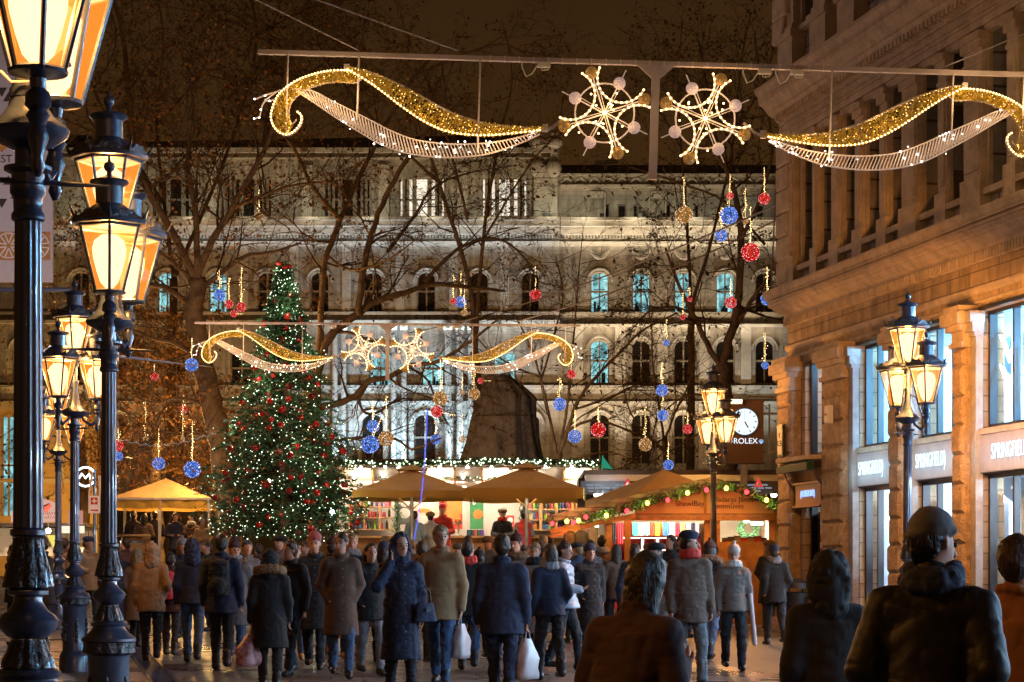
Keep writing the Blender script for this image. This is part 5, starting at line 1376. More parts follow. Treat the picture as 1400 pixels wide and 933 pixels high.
ball_list = [
    (935, 294, 12, 'gold', 40, 61, 'large gold wire ball hanging alone below the snowflake by the forked tree'),
    (997, 295, 12, 'blue', 25, 60, 'large blue light ball hanging under a small red one in the forked tree'),
    (986, 322, 8.5, 'blue', 30, 60, 'pale blue light ball just below the large blue one in the forked tree'),
    (998, 268, 5, 'red', 25, 60, 'small red light ball directly above the large blue one'),
    (1045, 272, 8, 'red', 35, 59, 'red light ball on a string beside the corner of the carved building'),
    (1026, 345, 12.5, 'red', 50, 60, 'largest red light ball, high in the forked tree near the building'),
    (1019, 302, 4.5, 'gold', 40, 60, 'tiny gold ball hanging between the big blue and big red balls'),
    (1049, 409, 9, 'blue', 35, 60, 'blue light ball touching the outline of the carved building'),
    (999, 414, 8, 'red', 25, 60.5, 'red light ball in front of the lit arched window behind the forked trunk'),
    (943, 409, 4, 'red', 12, 61, 'tiny red ball in front of the third lit arched window'),
    (934, 434, 4, 'red', 30, 61, 'tiny red ball at the sill of the third lit arched window'),
    (911, 469, 4.5, 'blue', 28, 62, 'tiny blue ball between the two rows of arched windows'),
    (732, 404, 8, 'red', 32, 64, 'red light ball in front of the palace wall above the far garland'),
    (630, 413, 7.5, 'blue', 34, 64, 'blue light ball in the cluster of three above the far garland'),
    (620, 412, 4.5, 'red', 32, 63.6, 'small red ball in the cluster of three above the far garland'),
    (635, 428, 4.5, 'gold', 40, 63.8, 'small gold ball lowest in the cluster of three above the far garland'),
    (354, 296, 6, 'gold', 30, 60, 'gold ball on a string of lights above the top of the Christmas tree'),
    (602, 545, 10, 'gold', 30, 59, 'gold wire ball hanging directly above a red one beside the covered statue'),
    (597, 563, 8, 'red', 0, 59, 'red light ball hanging directly beneath a gold one beside the covered statue'),
    (648, 539, 8, 'gold', 25, 60, 'gold wire ball close to the upper edge of the covered statue'),
    (657, 521, 4, 'red', 0, 60, 'small red ball touching the top of the covered statue'),
    (632, 537, 3.5, 'gold', 18, 60, 'tiny gold ball between the two larger gold ones near the statue'),
    (781, 512, 6, 'red', 20, 61, 'red light ball under the curled end of the far garland'),
    (765, 553, 9, 'blue', 26, 60, 'blue light ball hanging beside the shoulder of the covered statue'),
    (786, 597, 9, 'blue', 20, 60, 'blue light ball low between the covered statue and a red ball'),
    (818, 588, 10, 'red', 20, 61, 'large red light ball in front of a dark arched window past the statue'),
    (905, 534, 8, 'blue', 30, 59, 'upper blue ball of the pair hanging by the street lamp near the clock'),
    (906, 568, 7.5, 'blue', 0, 59, 'lower blue ball of the pair hanging by the street lamp near the clock'),
    (940, 587, 6.5, 'red', 15, 59, 'red light ball half hidden by the lantern near the clock'),
    (882, 608, 9, 'gold', 15, 59, 'gold wire ball low above the dark market roof'),
    (914, 636, 7, 'blue', 14, 57, 'blue light ball just above the brown parasol tip'),
    (510, 583, 8.5, 'blue', 25, 58, 'upper blue ball in front of the portal beside the Christmas tree'),
    (506, 608, 12, 'blue', 0, 57.5, 'large pale blue ball just above the white market stall roof'),
    (528, 600, 10.5, 'gold', 30, 58, 'gold wire ball next to the large pale blue ball above the stall roof'),
    (632, 601, 5, 'gold', 12, 59, 'small gold ball beside the lower hem of the covered statue'),
    (596, 601, 7, 'blue', 10, 62, 'dim blue ball in front of the dark arched portal window'),
    (262, 499, 9, 'blue', 18, 57, 'blue light ball against the thick trunk of the gnarled tree'),
    (300, 404, 8, 'blue', 16, 57, 'round blue light ball in the fork of the gnarled tree'),
    (198, 377, 8, 'blue', 14, 57, 'blue light ball next to the second street lamp lantern'),
    (263, 642, 11.5, 'blue', 55, 56, 'large pale blue ball hanging directly above the yellow tent'),
    (217, 634, 8.5, 'blue', 40, 56, 'smaller blue ball hanging above the peak of the yellow tent'),
    (162, 624, 6, 'blue', 0, 56, 'small blue ball hanging beside the pole of the second street lamp'),
    (162, 610, 7, 'red', 14, 55, 'red light ball hanging behind the pole of the second street lamp'),
    (313, 416, 6, 'red', 30, 56.5, 'red ball under a light string left of the Christmas tree top'),
    (330, 420, 6.5, 'red', 48, 56.5, 'red ball nearest the Christmas tree top under the longest light string'),
    (320, 429, 5, 'red', 0, 56.4, 'lowest red ball of the trio beside the Christmas tree top'),
    (211, 515, 5.5, 'red', 10, 60, 'small red ball among the brown leaves above the yellow tent'),
    (251, 560, 5.5, 'red', 12, 60, 'small red ball in the brown leaves beside the thick trunk'),
    (250, 600, 3, 'gold', 45, 57, 'tiny gold ball ending a long light string above the large pale blue ball'),
    (199, 600, 3.5, 'gold', 50, 58, 'tiny gold ball ending a light string in the orange leafy tree'),
    (1046, 500, 5, 'blue', 40, 58, 'small blue ball hanging just above the clock box'),
]
dl = {}
for (px, py, rp, col, sl, d, lab) in ball_list:
    if col not in balls: balls[col] = ball_proto(col); o = balls[col]
    else: o = copy_tree(balls[col])
    r_ = rp * d / F; k = r_ / 0.185
    o.location = P(px, py, d); o.rotation_euler = (rnd.uniform(0, 3), 0, rnd.uniform(0, 3))
    for ch in o.children: ch.scale = (k, k, k)
    tag(o, lab, 'light ball', 'glowing wire balls hanging in the trees')
    if sl:
        o.rotation_euler = (0, 0, rnd.uniform(0, 6))
        drop_light(sl * d / F, rnd).build('light_string', M['bulb_warm'], o).location = (0, 0, r_)
# ring shaped neon and festive string
nr = empty('neon_ring', P(117, 652, 60), 0, 'round white blue neon ring with a zigzag inside, beside the lamp poles', 'neon sign')
mb = MB(); rr = 0.26
mb.tube([(rr * math.cos(a * PI / 12), 0, rr * math.sin(a * PI / 12)) for a in range(24)], 0.022, 6, closed=True)
mb.tube([(-0.22, 0, -0.1), (-0.1, 0, 0.08), (0, 0, -0.04), (0.1, 0, 0.08), (0.13, 0, -.06), (0.22, 0, -0.02)], 0.022, 6); mb.build('tube', M['neon'], nr)
MB().tube([(0, 0.02, 0.26), (0.1, 0.02, 0.7)], 0.01, 5).build('bracket', M['iron'], nr)
fs = MB(); pts = [P(160 + k * 6.5, 598 + 10 * math.sin(k / 17 * PI) + (3 if k % 2 else 0), 57 - k * 0.05) for k in range(24)]
fs.tube(pts, 0.002, 4); [fs.ico(p, 0.010, 0) for p in pts[::2]]
fs.build('light_string', glow('bulb_dim', (0.8, 0.95, 1.0), 0.7), label='thin cold white fairy light string strung through the orange leafy tree', cat='light string')
tg.location.z = G(9.25) + 0.08

# ================================================================== COVERED STATUE
def shroud():
    d = 72.0; root_p = P(688, 640, d); gz = 1.70
    root = empty('covered_statue', (root_p.x, d, gz), 0, 'tall statue wrapped in dark brown netting rising behind the market stall', 'covered statue')
    prof = [(640, 628, 744), (628, 630, 742), (600, 638, 737), (570, 645, 733), (545, 652, 732), (538, 656, 726), (525, 660, 712), (516, 664, 700), (513, 667, 698)]
    rg = random.Random(2); V = []; n = 72; ph = [rg.uniform(0, 6.28) for _ in range(8)]
    rows = []
    # extend down to ground
    prof = [(800, 600, 770), (700, 612, 757)] + prof
    fine = []
    for (a, b) in zip(prof[:-1], prof[1:]):
        for k in range(4):
            f_ = k / 4; fine.append(tuple(a[i] + (b[i] - a[i]) * f_ for i in range(3)))
    fine.append(prof[-1])
    for j, (py, xl, xr) in enumerate(fine):
        z = CAMZ + (HY - py) * d / F - gz
        cx = ((xl + xr) / 2 - 700) * d / F - root_p.x; hw = (xr - xl) / 2 * d / F
        row = []
        for k in range(n):
            a = 2 * PI * k / n
            pl_ = 1 + 0.12 * (0.5 - abs(math.sin(a * 5.5 + ph[0] + 0.05 * j))) + 0.08 * (0.5 - abs(math.sin(a * 9 + ph[1] - j * 0.04))) + 0.03 * math.sin(a * 5 + ph[2])
            row.append((cx + hw * math.cos(a) * pl_, hw * 0.75 * math.sin(a) * pl_, max(z, 0)))
        rows.append(row)
    V = [p for r_ in rows for p in r_]; Fc = []
    for j in range(len(rows) - 1):
        for k in range(n): Fc.append((j * n + k, j * n + (k + 1) % n, (j + 1) * n + (k + 1) % n, (j + 1) * n + k))
    Fc.append(tuple((len(rows) - 1) * n + k for k in range(n)))
    mb = MB(); mb.add(V, Fc); mb.build('netting', M['net'], root, smooth='all')
    rp = MB()
    for j in (20, 33):
        rp.tube([Vector(rows[j][k]) * 1.0 + Vector((0, -0.03, 0)) for k in range(0, n, 3)], 0.02, 5, closed=True)
    rp.tube([Vector(rows[j][60]) + Vector((0, -.04, 0)) for j in range(4, len(rows))], 0.02, 5)
    rp.build('rope', M['wood_d'], root)
shroud()
spot('statue_fill', P(640, 700, 60), P(688, 570, 72), (1.0, 0.85, 0.7), 600, 50, 0.8)  # added light without a fitting, lifts the dark netting

# ================================================================== PARASOLS AND TENT
def canopy(px, d, wpx, eave_py, apex_py, name, lab, cat, m_top, m_val, val=0.22, rz=0.1, vent=True, legs=1, group=None, g0=None, depth=None, valback=True):
    s_ = F / d; w_ = wpx / s_ / 2; dep = (depth or w_ * 1.0)
    gz = G(d) if g0 is None else g0
    base = P(px, 0, d)
    ez = CAMZ + (HY - eave_py) / s_ - gz; az = CAMZ + (HY - apex_py) / s_ - gz
    root = empty(name, (base.x, d, gz), rz, lab, cat, group)
    mb = MB(); n = 10
    corners = [(-w_, -dep), (w_, -dep), (w_, dep), (-w_, dep)]
    for k in range(4):
        a, b = Vector(corners[k]), Vector(corners[(k + 1) % 4])
        rows = []
        for i in range(n + 1):
            f_ = i / n; row = []
            sc_ = 1 - f_
            z = ez + (az - ez) * (f_ + 0.10 * f_ * (1 - f_) * -1.0)
            for j in range(n + 1):
                u = j / n; p = a.lerp(b, u) * sc_
                sag = -0.10 * math.sin(PI * u) * (1 - f_) * math.sin(PI * min(1, f_ * 1.2 + .12)) + 0.008 * math.sin(u * 19 + k) * (1 - f_)
                row.append((p.x, p.y, z + sag))
            rows.append(row)
        for i in range(n):
            for j in range(n): mb.quad(rows[i][j], rows[i][j + 1], rows[i + 1][j + 1], rows[i + 1][j])
    top = mb.build('canopy', m_top, root, smooth='all')
    vb = MB()
    for k in range(4):
        a, b = Vector(corners[k]), Vector(corners[(k + 1) % 4]); nn = 14
        for j in range(nn):
            p, q_ = a.lerp(b, j / nn), a.lerp(b, (j + 1) / nn)
            w1, w2 = 1 + 0.012 * math.sin(j * 2.1), 1 + 0.012 * math.sin((j + 1) * 2.1)
            vb.quad((p.x * 1.003, p.y * 1.003, ez + 0.0), (q_.x * 1.003, q_.y * 1.003, ez), (q_.x * w2, q_.y * w2, ez - val + .012 * math.sin(j + 1)), (p.x * w1, p.y * w1, ez - val + .012 * math.sin(j)))
    vb.build('valance', m_val, root, smooth='all')
    if vent:
        v = MB(); q_ = 0.26
        for k in range(4):
            a, b = Vector(corners[k]) * q_, Vector(corners[(k + 1) % 4]) * q_
            v.add([(a.x, a.y, ez + (az - ez) * (1 - q_) + 0.10), (b.x, b.y, ez + (az - ez) * (1 - q_) + 0.10), (0, 0, az + 0.10)], [(0, 1, 2)])
        v.build('vent_cap', m_top, root)
    fr = MB()
    if legs == 1:
        MB().tube([(0, 0, 0), (0, 0, az)], 0.04, 12).build('pole', M['steel'], root)
        MB().lathe([(0.4, 0), (0.4, 0.08), (0.08, 0.12), (0.05, 0.3)], n=20).build('base', M['iron'], root)
        for c_ in corners: fr.bar((0, 0, az - 0.08), (c_[0], c_[1], ez - 0.02), 0.03, 0.03); fr.bar((0, 0, ez - 0.4), (c_[0] * .5, c_[1] * .5, (az + ez) / 2 - .06), 0.02, 0.02)
        fr.build('ribs', M['wood_l'], root)
    else:
        for c_ in corners: MB().bx(c_[0] * .98 - .03, c_[0] * .98 + .03, c_[1] * .98 - .03, c_[1] * .98 + .03, 0, ez).build('leg', M['steel'], root)
        MB().bx(-0.035, 0.035, -dep * .98 - .03, -dep * .98 + .03, 0, ez).build('leg', M['steel'], root)
        for k in range(4): fr.bar((corners[k][0], corners[k][1], ez - .03), (corners[(k + 1) % 4][0], corners[(k + 1) % 4][1], ez - .03), 0.03, 0.04); fr.bar((corners[k][0], corners[k][1], ez - .03), (0, 0, az - .04), 0.03, 0.03)
        fr.build('frame', M['steel'], root)
    return root
canopy(563, 50.5, 158, 674, 641, 'market_parasol', 'square beige parasol covering the half of the white stall nearer the Christmas tree', 'parasol', M['canvas'], M['canvas_y'], 0.16, 0.05, group='beige square market parasols', g0=1.7)
canopy(720, 50.0, 160, 671, 638, 'market_parasol', 'square beige parasol with broad yellow valance below the covered statue', 'parasol', M['canvas'], M['canvas_y'], 0.24, -0.06, group='beige square market parasols', g0=1.7)
canopy(908, 47.5, 165, 683, 642, 'market_parasol', 'brown parasol peak rising behind the roof of the shawl stall', 'parasol', M['canvas'], M['canvas'], 0.2, 0.35, vent=False, group='beige square market parasols')
canopy(227, 54.0, 134, 683, 654, 'gazebo_tent', 'yellow ochre peaked tent with people beneath it beside the Christmas tree', 'tent', M['canvas'], M['canvas_y'], 0.26, 0.03, vent=False, legs=4)
dk = MB(); p = P(227, 0, 54); dk.bx(p.x - 1.5, p.x + 1.9, 52.6, 55.4, 1.58, 2.12 - .35)
dk.build('tent_deck', M['wood_d'], label='low dark timber deck under the yellow tent', cat='deck')
point('tent_fill', (p.x, 54, 3.7), (1.0, 0.55, 0.18), 120, 0.1)  # added light that brightens the dim canopy, no lamp hangs here
point('tree_fill', P(225, 610, 61), (1.0, 0.50, 0.13), 1900, 0.2)  # added light for the orange leaves, no lamp stands here
point('tree_fill', P(262, 612, 52.5), (1.0, 0.55, 0.17), 260, 0.2)  # second added light, for the mottled trunk and the tent top

for px_ in (563, 720, 908): point('parasol_fill', P(px_, 684, 49.4 if px_ < 900 else 47.2), (1.0, 0.7, 0.4), 22, 0.08)  # added lights under the canvas to lighten it, no fittings
# ================================================================== WHITE MARKET STALL
D3 = 53.5
sx_ = lambda px: (px - 640) * D3 / F
sz_ = lambda py: CAMZ + (HY - py) * D3 / F - 1.70
st = empty('market_stall', (P(640, 0, D3).x, D3, 1.70), 0, 'long brightly lit white market stall under garland and bare bulbs', 'market stall')
M['stallw'] = mat('stall_white', (0.74, 0.68, 0.62), 0.6, 0, 0.1, 2)
rf_ = MB()
rf_.bx(sx_(462), sx_(818), 0.1, 3.2, sz_(632), sz_(629)); rf_.bx(sx_(462), sx_(818), 0.0, 0.1, sz_(636), sz_(628))
rf_.build('roof', M['wood_d'], st)
aw_ = MB(); n = 9
for k in range(n):
    a, b = sx_(470 + 340 * k / n), sx_(470 + 340 * (k + 1) / n) - 0.02
    aw_.quad((a, 0.12, sz_(640)), (b, 0.12, sz_(640)), (b, 0.9, sz_(664)), (a, 0.9, sz_(664)))
aw_.build('ceiling_panels', M['stallw'], st)
rp_ = MB()
for k in range(n + 1): x = sx_(470 + 340 * k / n); rp_.bar((x, 0.10, sz_(641)), (x, 0.88, sz_(665.5)), 0.05, 0.06)
rp_.build('rafters', M['wood_l'], st)
bk = MB(); bk.bx(sx_(462), sx_(818), 2.6, 2.7, 0, sz_(632)); bk.bx(sx_(462) - .05, sx_(462), 0.4, 2.7, 0, sz_(633)); bk.bx(sx_(818), sx_(818) + .05, 0.4, 2.7, 0, sz_(633)); bk.bx(sx_(470), sx_(815), .9, .95, sz_(676), sz_(665))
bk.build('walls', M['stallw'], st)
ct = MB(); ct.bx(sx_(466), sx_(814), 0.75, 1.25, sz_(735), sz_(732)); ct.build('counter_top', M['wood_l'], st)
MB().bx(sx_(467), sx_(813), 0.80, 1.2, 0, sz_(735.2)).build('counter_front', M['wood'], st)
for px_ in (468, 537, 634, 714, 812): MB().bx(sx_(px_) - .05, sx_(px_) + .05, 0.82, 0.92, sz_(732), sz_(640)).build('post', M['white'], st)
for px_ in (541, 716):
    gb = MB(); 
    for _ in range(260):
        z = rnd.uniform(sz_(731), sz_(672)); p_ = Vector((sx_(px_) + rnd.gauss(0, .05), 0.76 + rnd.gauss(0, .04), z)); dd_ = Vector((rnd.gauss(0, 1), rnd.gauss(0, 1), rnd.gauss(0, 1))).normalized() * .05; e_ = dd_.orthogonal().normalized() * .01
        gb.quad(p_ - dd_ - e_, p_ + dd_ - e_, p_ + dd_ + e_, p_ - dd_ + e_)
    gb.build('garland', M['green_fir'], st)
def fir_garland(pts, lab, n=700, r_=0.07, lights=None, parent=None, seed=1):
    rg = random.Random(seed); mb = MB(); pr_ = resample(pts, 60)
    for _ in range(n):
        i = rg.randrange(59); p_ = pr_[i].lerp(pr_[i + 1], rg.random()) + Vector((rg.gauss(0, r_ * .6), rg.gauss(0, r_ * .6), rg.gauss(0, r_ * .6)))
        dd_ = Vector((rg.gauss(0, 1), rg.gauss(0, 1), rg.gauss(0, 1))).normalized() * r_ * 0.9; e_ = dd_.orthogonal().normalized() * .014
        mb.quad(p_ - dd_ - e_, p_ + dd_ - e_, p_ + dd_ + e_, p_ - dd_ + e_)
    mb.tube(pr_, 0.012, 5)
    root = empty('fir_garland', (0, 0, 0), 0, lab, 'garland')
    mb.build('greenery', M['green_fir'], root)
    if lights:
        lb_ = MB()
        for _ in range(lights[0]):
            i = rg.randrange(59); p_ = pr_[i].lerp(pr_[i + 1], rg.random()); lb_.ico((p_[0] + rg.gauss(0, .04), p_[1] - 0.06, p_[2] + rg.gauss(0, .04)), lights[2], 0)
        lb_.build('lights', lights[1], root, kind='stuff')
    return root
g_a = fir_garland([P(470, 633, D3), P(560, 634, D3), P(650, 631, D3), P(740, 632, D3), P(818, 634, D3)], 'fir garland with pale lights along the front edge of the white stall roof', 900, 0.07, (190, M['bulb_cold'], 0.018), seed=4)
g_b = fir_garland([P(470, 650, D3 + .5), P(560, 648, D3 + .5), P(650, 652, D3 + .5), P(740, 647, D3 + .5), P(815, 652, D3 + .5)], 'second fir garland hanging under the bright ceiling of the white stall', 500, 0.06, (40, M['bulb_cold'], 0.016), seed=5)
k = 0
for (px_, py_) in ((484, 652), (493, 640), (524, 650), (527, 637), (545, 640), (596, 648), (601, 638), (633, 652), (639, 639), (664, 652), (668, 650), (672, 640), (698, 650), (746, 640), (775, 650), (782, 639), (737, 650), (560, 652)):
    o_ = empty('bare_bulb', P(px_, py_, D3 + 0.3), 0, 'bare glowing bulb hanging from the ceiling of the white stall', 'light bulb', 'bare bulbs of the white stall')
    MB().lathe([(0.015, 0.05), (0.03, 0.03), (0.045, -0.01), (0.035, -0.045), (0.01, -0.06)], n=10).build('glass', M['bulb_white'], o_)
    MB().tube([(0, 0, 0.05), (0, 0, 0.16)], 0.012, 6).build('socket', M['black'], o_)
for x in (-2.6, -0.8, 0.9, 2.6):
    area('stall_light', (st.location.x + x, D3 + 0.75, 1.70 + sz_(655)), (st.location.x + x, D3 + 1.6, 1.9), (1.0, 0.80, 0.58), 85, 1.4, 0.3)
    point('stall_bulb_light', (st.location.x + x, D3 + 0.2, 1.70 + sz_(650)), (1.0, 0.80, 0.55), 60, 0.08)
# back shelving and goods
shl = MB()
for (a, b) in ((718, 808),):
    for py_ in (677, 693, 708, 722): shl.bx(sx_(a), sx_(b), 1.9, 2.3, sz_(py_ + 1), sz_(py_ - 0.6))
    for q_ in range(5): x = sx_(a + (b - a) * q_ / 4); shl.bx(x - .03, x + .03, 1.88, 2.3, sz_(723), sz_(665))
for (a, b) in ((470, 535),):
    for py_ in (690, 705, 722): shl.bx(sx_(a), sx_(b), 1.7, 2.1, sz_(py_ + 1), sz_(py_ - 0.6))
    for q_ in range(4): x = sx_(a + (b - a) * q_ / 3); shl.bx(x - .02, x + .02, 1.68, 2.1, sz_(723), sz_(668))
shl.build('shelves', M['wood_l'], st)
bm2 = MB(); bm2.lathe([(0.034, 0), (0.036, 0.01), (0.036, 0.17), (0.03, 0.2), (0.013, 0.235), (0.013, 0.28), (0.016, 0.285), (0.016, 0.30)], n=10)
bot_me = None
gcols = [(0.03, 0.02, 0.015), (0.35, 0.03, 0.03), (0.25, 0.45, 0.04), (0.12, 0.06, 0.35), (0.6, 0.5, 0.3), (0.05, 0.12, 0.3), (0.55, 0.2, 0.04), (0.6, 0.1, 0.2), (0.02, 0.12, 0.06)]
gm = [mat('goods_%d' % i, c, 0.3, 0, 0.15) for i, c in enumerate(gcols)]
protos = []
for i in range(4):
    mb = MB()
    if i < 2: mb.lathe([(0.036, 0), (0.038, 0.01), (0.038, 0.15), (0.03, 0.18), (0.013, 0.21), (0.013, 0.245)], n=10)
    else: mb.lathe([(0.05, 0), (0.052, 0.01), (0.052, 0.11), (0.045, 0.125), (0.05, 0.127), (0.05, 0.15)], n=12)
    protos.append(mb)
def goods(px_, py_, dy, i, sc_=1.0):
    mb = protos[i % 4]; o = mb.build('bottle' if i % 4 < 2 else 'jar', gm[rnd.randrange(len(gm))], smooth=True)
    p_ = P(px_, py_, D3); o.location = (p_.x, D3 + dy, 1.70 + sz_(py_)); o.scale = (sc_, sc_, sc_)
    tag(o, 'bottle standing on the shelves of the white market stall' if i % 4 < 2 else 'jar standing on the shelves of the white market stall', 'bottle' if i % 4 < 2 else 'jar', 'goods on the white stall shelves')
i = 0
for py_ in (676.4, 692.4, 707.4, 721.4):
    px_ = 721
    while px_ < 806:
        goods(px_, py_, 2.05, rnd.choice([0, 1, 2, 3]), rnd.uniform(0.8, 1.05)); px_ += rnd.uniform(3.6, 6)
for py_ in (689.4, 704.4, 721.4):
    px_ = 473
    while px_ < 532: goods(px_, py_, 1.85, rnd.choice([0, 1, 2, 3]), rnd.uniform(0.8, 1.0)); px_ += rnd.uniform(5, 9)
px_ = 640
while px_ < 662: goods(px_, 731.8, 1.0, 3, 1.0); px_ += 4.5
hr = MB(); pts = []
for k_ in range(22):
    t_ = k_ / 22 * 2 * PI; pts.append((0.0042 * 16 * math.sin(t_) ** 3, 0.0042 * (13 * math.cos(t_) - 5 * math.cos(2 * t_) - 2 * math.cos(3 * t_) - math.cos(4 * t_))))
hr.prism(pts, -0.01, 0.01); hr.tube([(0, 0, 0.03), (0, 0, 0.2)], 0.003, 4)
hm_ = [M['redm'], mat('gingerbread', (0.30, 0.12, 0.04), 0.7), M['white'], gm[2], gm[6]]
for px_ in list(range(722, 806, 6)) + list(range(474, 534, 7)) + list(range(640, 664, 7)):
    o = hr.build('gingerbread_heart', hm_[rnd.randrange(5)]); o.location = P(px_ + rnd.uniform(-1, 1), 0, D3 + 1.2); o.location.z = 1.70 + sz_(671 + rnd.uniform(-1.5, 3)); o.location.y = D3 + 1.2 + rnd.uniform(-.2, .2); o.rotation_euler = (0, 0, rnd.uniform(-.6, .6))
    tag(o, 'heart shaped gingerbread hanging from the ceiling of the white stall', 'gingerbread', 'gingerbread hearts of the white stall')
# posters and boards
def poster(px0, px1, py0, py1, dy, base, shapes, lab):
    c_ = P((px0 + px1) / 2, (py0 + py1) / 2, D3); w_, h_ = (px1 - px0) * D3 / F / 2, (py1 - py0) * D3 / F / 2
    o = empty('poster', (c_.x, D3 + dy, 1.70 + sz_((py0 + py1) / 2)), 0, lab, 'poster')
    MB().bx(-w_, w_, 0, 0.03, -h_, h_).build('board', base, o)
    for (cx, cz, r_, sq, m_) in shapes:
        mb = MB(); n = 20
        mb.add([(cx * w_ + r_ * math.cos(k * 2 * PI / n) * sq * min(w_, h_) * (1 + .08 * math.sin(3 * k)), -0.006 - 0.002 * r_, cz * h_ + r_ * math.sin(k * 2 * PI / n) * min(w_, h_)) for k in range(n)], [tuple(range(n))])
        mb.build('printed_shape', m_, o)
    return o
mo = mat('print_orange', (0.75, 0.22, 0.05), 0.5, 0, 0.3, 8); mr = mat('print_red', (0.6, 0.05, 0.035), 0.5, 0, 0.25, 8); mg = mat('print_green', (0.05, 0.25, 0.10), 0.5, 0, 0.4, 10)
mgr = mat('board_grey', (0.16, 0.16, 0.155), 0.6); mwh = M['white']; mpk = mat('print_pink', (0.6, 0.3, 0.25), 0.5, 0, 0.3, 10)
poster(540, 561, 668, 716, 0.95, mgr, [(0, 0.35, 0.75, 1.1, mwh), (0, -0.35, 0.7, 1.1, mwh), (0, .35, .5, 1.1, mgr)], 'grey board with white oval emblems in the white stall')
poster(598, 636, 664, 722, 1.3, mr, [(0.3, 0.15, 0.75, 1.0, mo), (-0.1, -0.35, 0.55, 1.2, mo), (-.5, .6, .3, 1.6, mwh), (0.2, 0.0, 0.35, 1, mpk)], 'large red food poster with an orange pastry in the white stall')
poster(641, 660, 676, 722, 1.35, mg, [(0.2, -0.1, 0.7, 1, mo), (0.2, -0.1, 0.5, 1, mr), (-.4, .6, .3, 1, mwh)], 'green poster with a round dish picture beside the stall post')
poster(565, 596, 685, 703, 1.5, M['cream'], [(-0.3, -0.2, 0.35, 3, mo)], 'cream coloured oven front in the middle of the white stall')
poster(474, 512, 641, 656, .93, mat('rose_board', (0.7, 0.3, 0.25), 0.5, 0, 0.2), [], 'pink fascia board at the Christmas tree end of the white stall')
poster(692, 703, 703, 722, 1.2, mr, [(0, .3, .7, 1, mwh), (0, -.5, .5, 1.4, mwh)], 'small red and white gingerbread poster behind the seller')
cs = empty('cake_stand', (P(625, 0, D3).x, D3 + .95, 1.70 + sz_(732)), 0, 'white cake stand piled with pastries on the stall counter', 'cake stand')
MB().lathe([(0.1, 0), (0.1, 0.02), (0.03, 0.04), (0.025, 0.28), (0.16, 0.31), (0.17, 0.33)], n=16).build('stand', M['white'], cs, smooth=True)
for k in range(6):
    o = MB().ico((0, 0, 0), 0.05, 1, (1.2, 1, .7)).build('pastry', mo, smooth=True); o.location = cs.location + Vector((0.08 * math.cos(k), 0.08 * math.sin(k), 0.36 + (0.05 if k > 3 else 0)))
    tag(o, 'baked pastry on the white cake stand', 'pastry', 'pastries on the cake stand')
bp = empty('blue_light_rope', P(575, 740, 50), 0, 'long blue LED strip wavering down over the first beige parasol', 'light strip')
mb = MB(); mb.tube([P(584, 560, 50.2) - bp.location, P(583, 600, 50.2) - bp.location, P(579, 650, 50.2) - bp.location, P(577, 672, 49.0) - bp.location, P(572, 708, 49.0) - bp.location, P(566, 738, 49.0) - bp.location], 0.009, 5)
mb.build('strip', glow('blue_strip', (0.08, 0.12, 1.0), 1.6), bp)

# ================================================================== SHAWL STALL (right)
D4 = 44.0
qx = lambda px: (px - 960) * D4 / F
g4 = G(D4)
qz = lambda py: CAMZ + (HY - py) * D4 / F - g4
ss = empty('gabled_stall', (P(960, 0, D4).x, D4, g4), 0, 'wooden gabled market hut hung with colourful shawls and Christmas lights', 'market stall')
M['gable'] = mat('gable_board', (0.60, 0.33, 0.20), 0.6, 0, 0.12, 2)
M['shingle'] = block_mat('grey_roof_boards', (0.16, 0.14, 0.125), (0.13, 0.115, 0.10), (0.05, 0.045, 0.04), 3.0, 0.09, 'XZ', 0.7, 0.5, 0.01, 6)
rf_ = MB()
def roofslab(x0, z0, x1, z1, y0, y1, t=0.07):
    rf_.add([(x0, y0, z0), (x1, y0, z1), (x1, y1, z1), (x0, y1, z0), (x0, y0, z0 + t), (x1, y0, z1 + t), (x1, y1, z1 + t), (x0, y1, z0 + t)],
            [(0, 1, 2, 3), (7, 6, 5, 4), (0, 4, 5, 1), (3, 2, 6, 7), (0, 3, 7, 4), (1, 5, 6, 2)])
roofslab(qx(748), qz(712), qx(972), qz(660), -0.35, 3.2); roofslab(qx(972), qz(660), qx(1064), qz(695), -0.35, 3.2)
rf_.build('roof', M['shingle'], ss)
bg_ = MB(); 
def board(x0, z0, x1, z1, y, h): bg_.add([(x0, y, z0 - h), (x1, y, z1 - h), (x1, y, z1), (x0, y, z0), (x0, y + .03, z0 - h), (x1, y + .03, z1 - h), (x1, y + .03, z1), (x0, y + .03, z0)], [(0, 1, 2, 3), (7, 6, 5, 4), (0, 4, 5, 1), (3, 2, 6, 7), (0, 3, 7, 4), (1, 5, 6, 2)])
board(qx(748), qz(706), qx(972), qz(653), -0.42, 0.15); board(qx(972.1), qz(653), qx(1064), qz(689), -0.42, 0.13)
bg_.build('barge_boards', M['shingle'], ss)
gbm = MB(); gbm.prism([(qx(868), qz(702)), (qx(1059), qz(702)), (qx(1059), qz(693)), (qx(974), qz(661)), (qx(868), qz(687))], -0.03, 0.02); gbm.build('gable', M['gable'], ss)
bmz = MB(); bmz.bx(qx(866), qx(1060), -0.08, 0.05, qz(705.5), qz(702.2)); bmz.bx(qx(860), qx(1060), -0.12, 0.03, qz(712), qz(706)); bmz.bx(qx(962), qx(966), -0.05, -0.031, qz(702), qz(664))
bmz.bar((qx(752), -0.3, qz(727)), (qx(868), -0.3, qz(706)), 0.06, 0.10); bmz.bar((qx(752), -0.3, qz(735)), (qx(835), -0.3, qz(712)), 0.05, 0.06)
bmz.build('beams', M['wood'], ss)
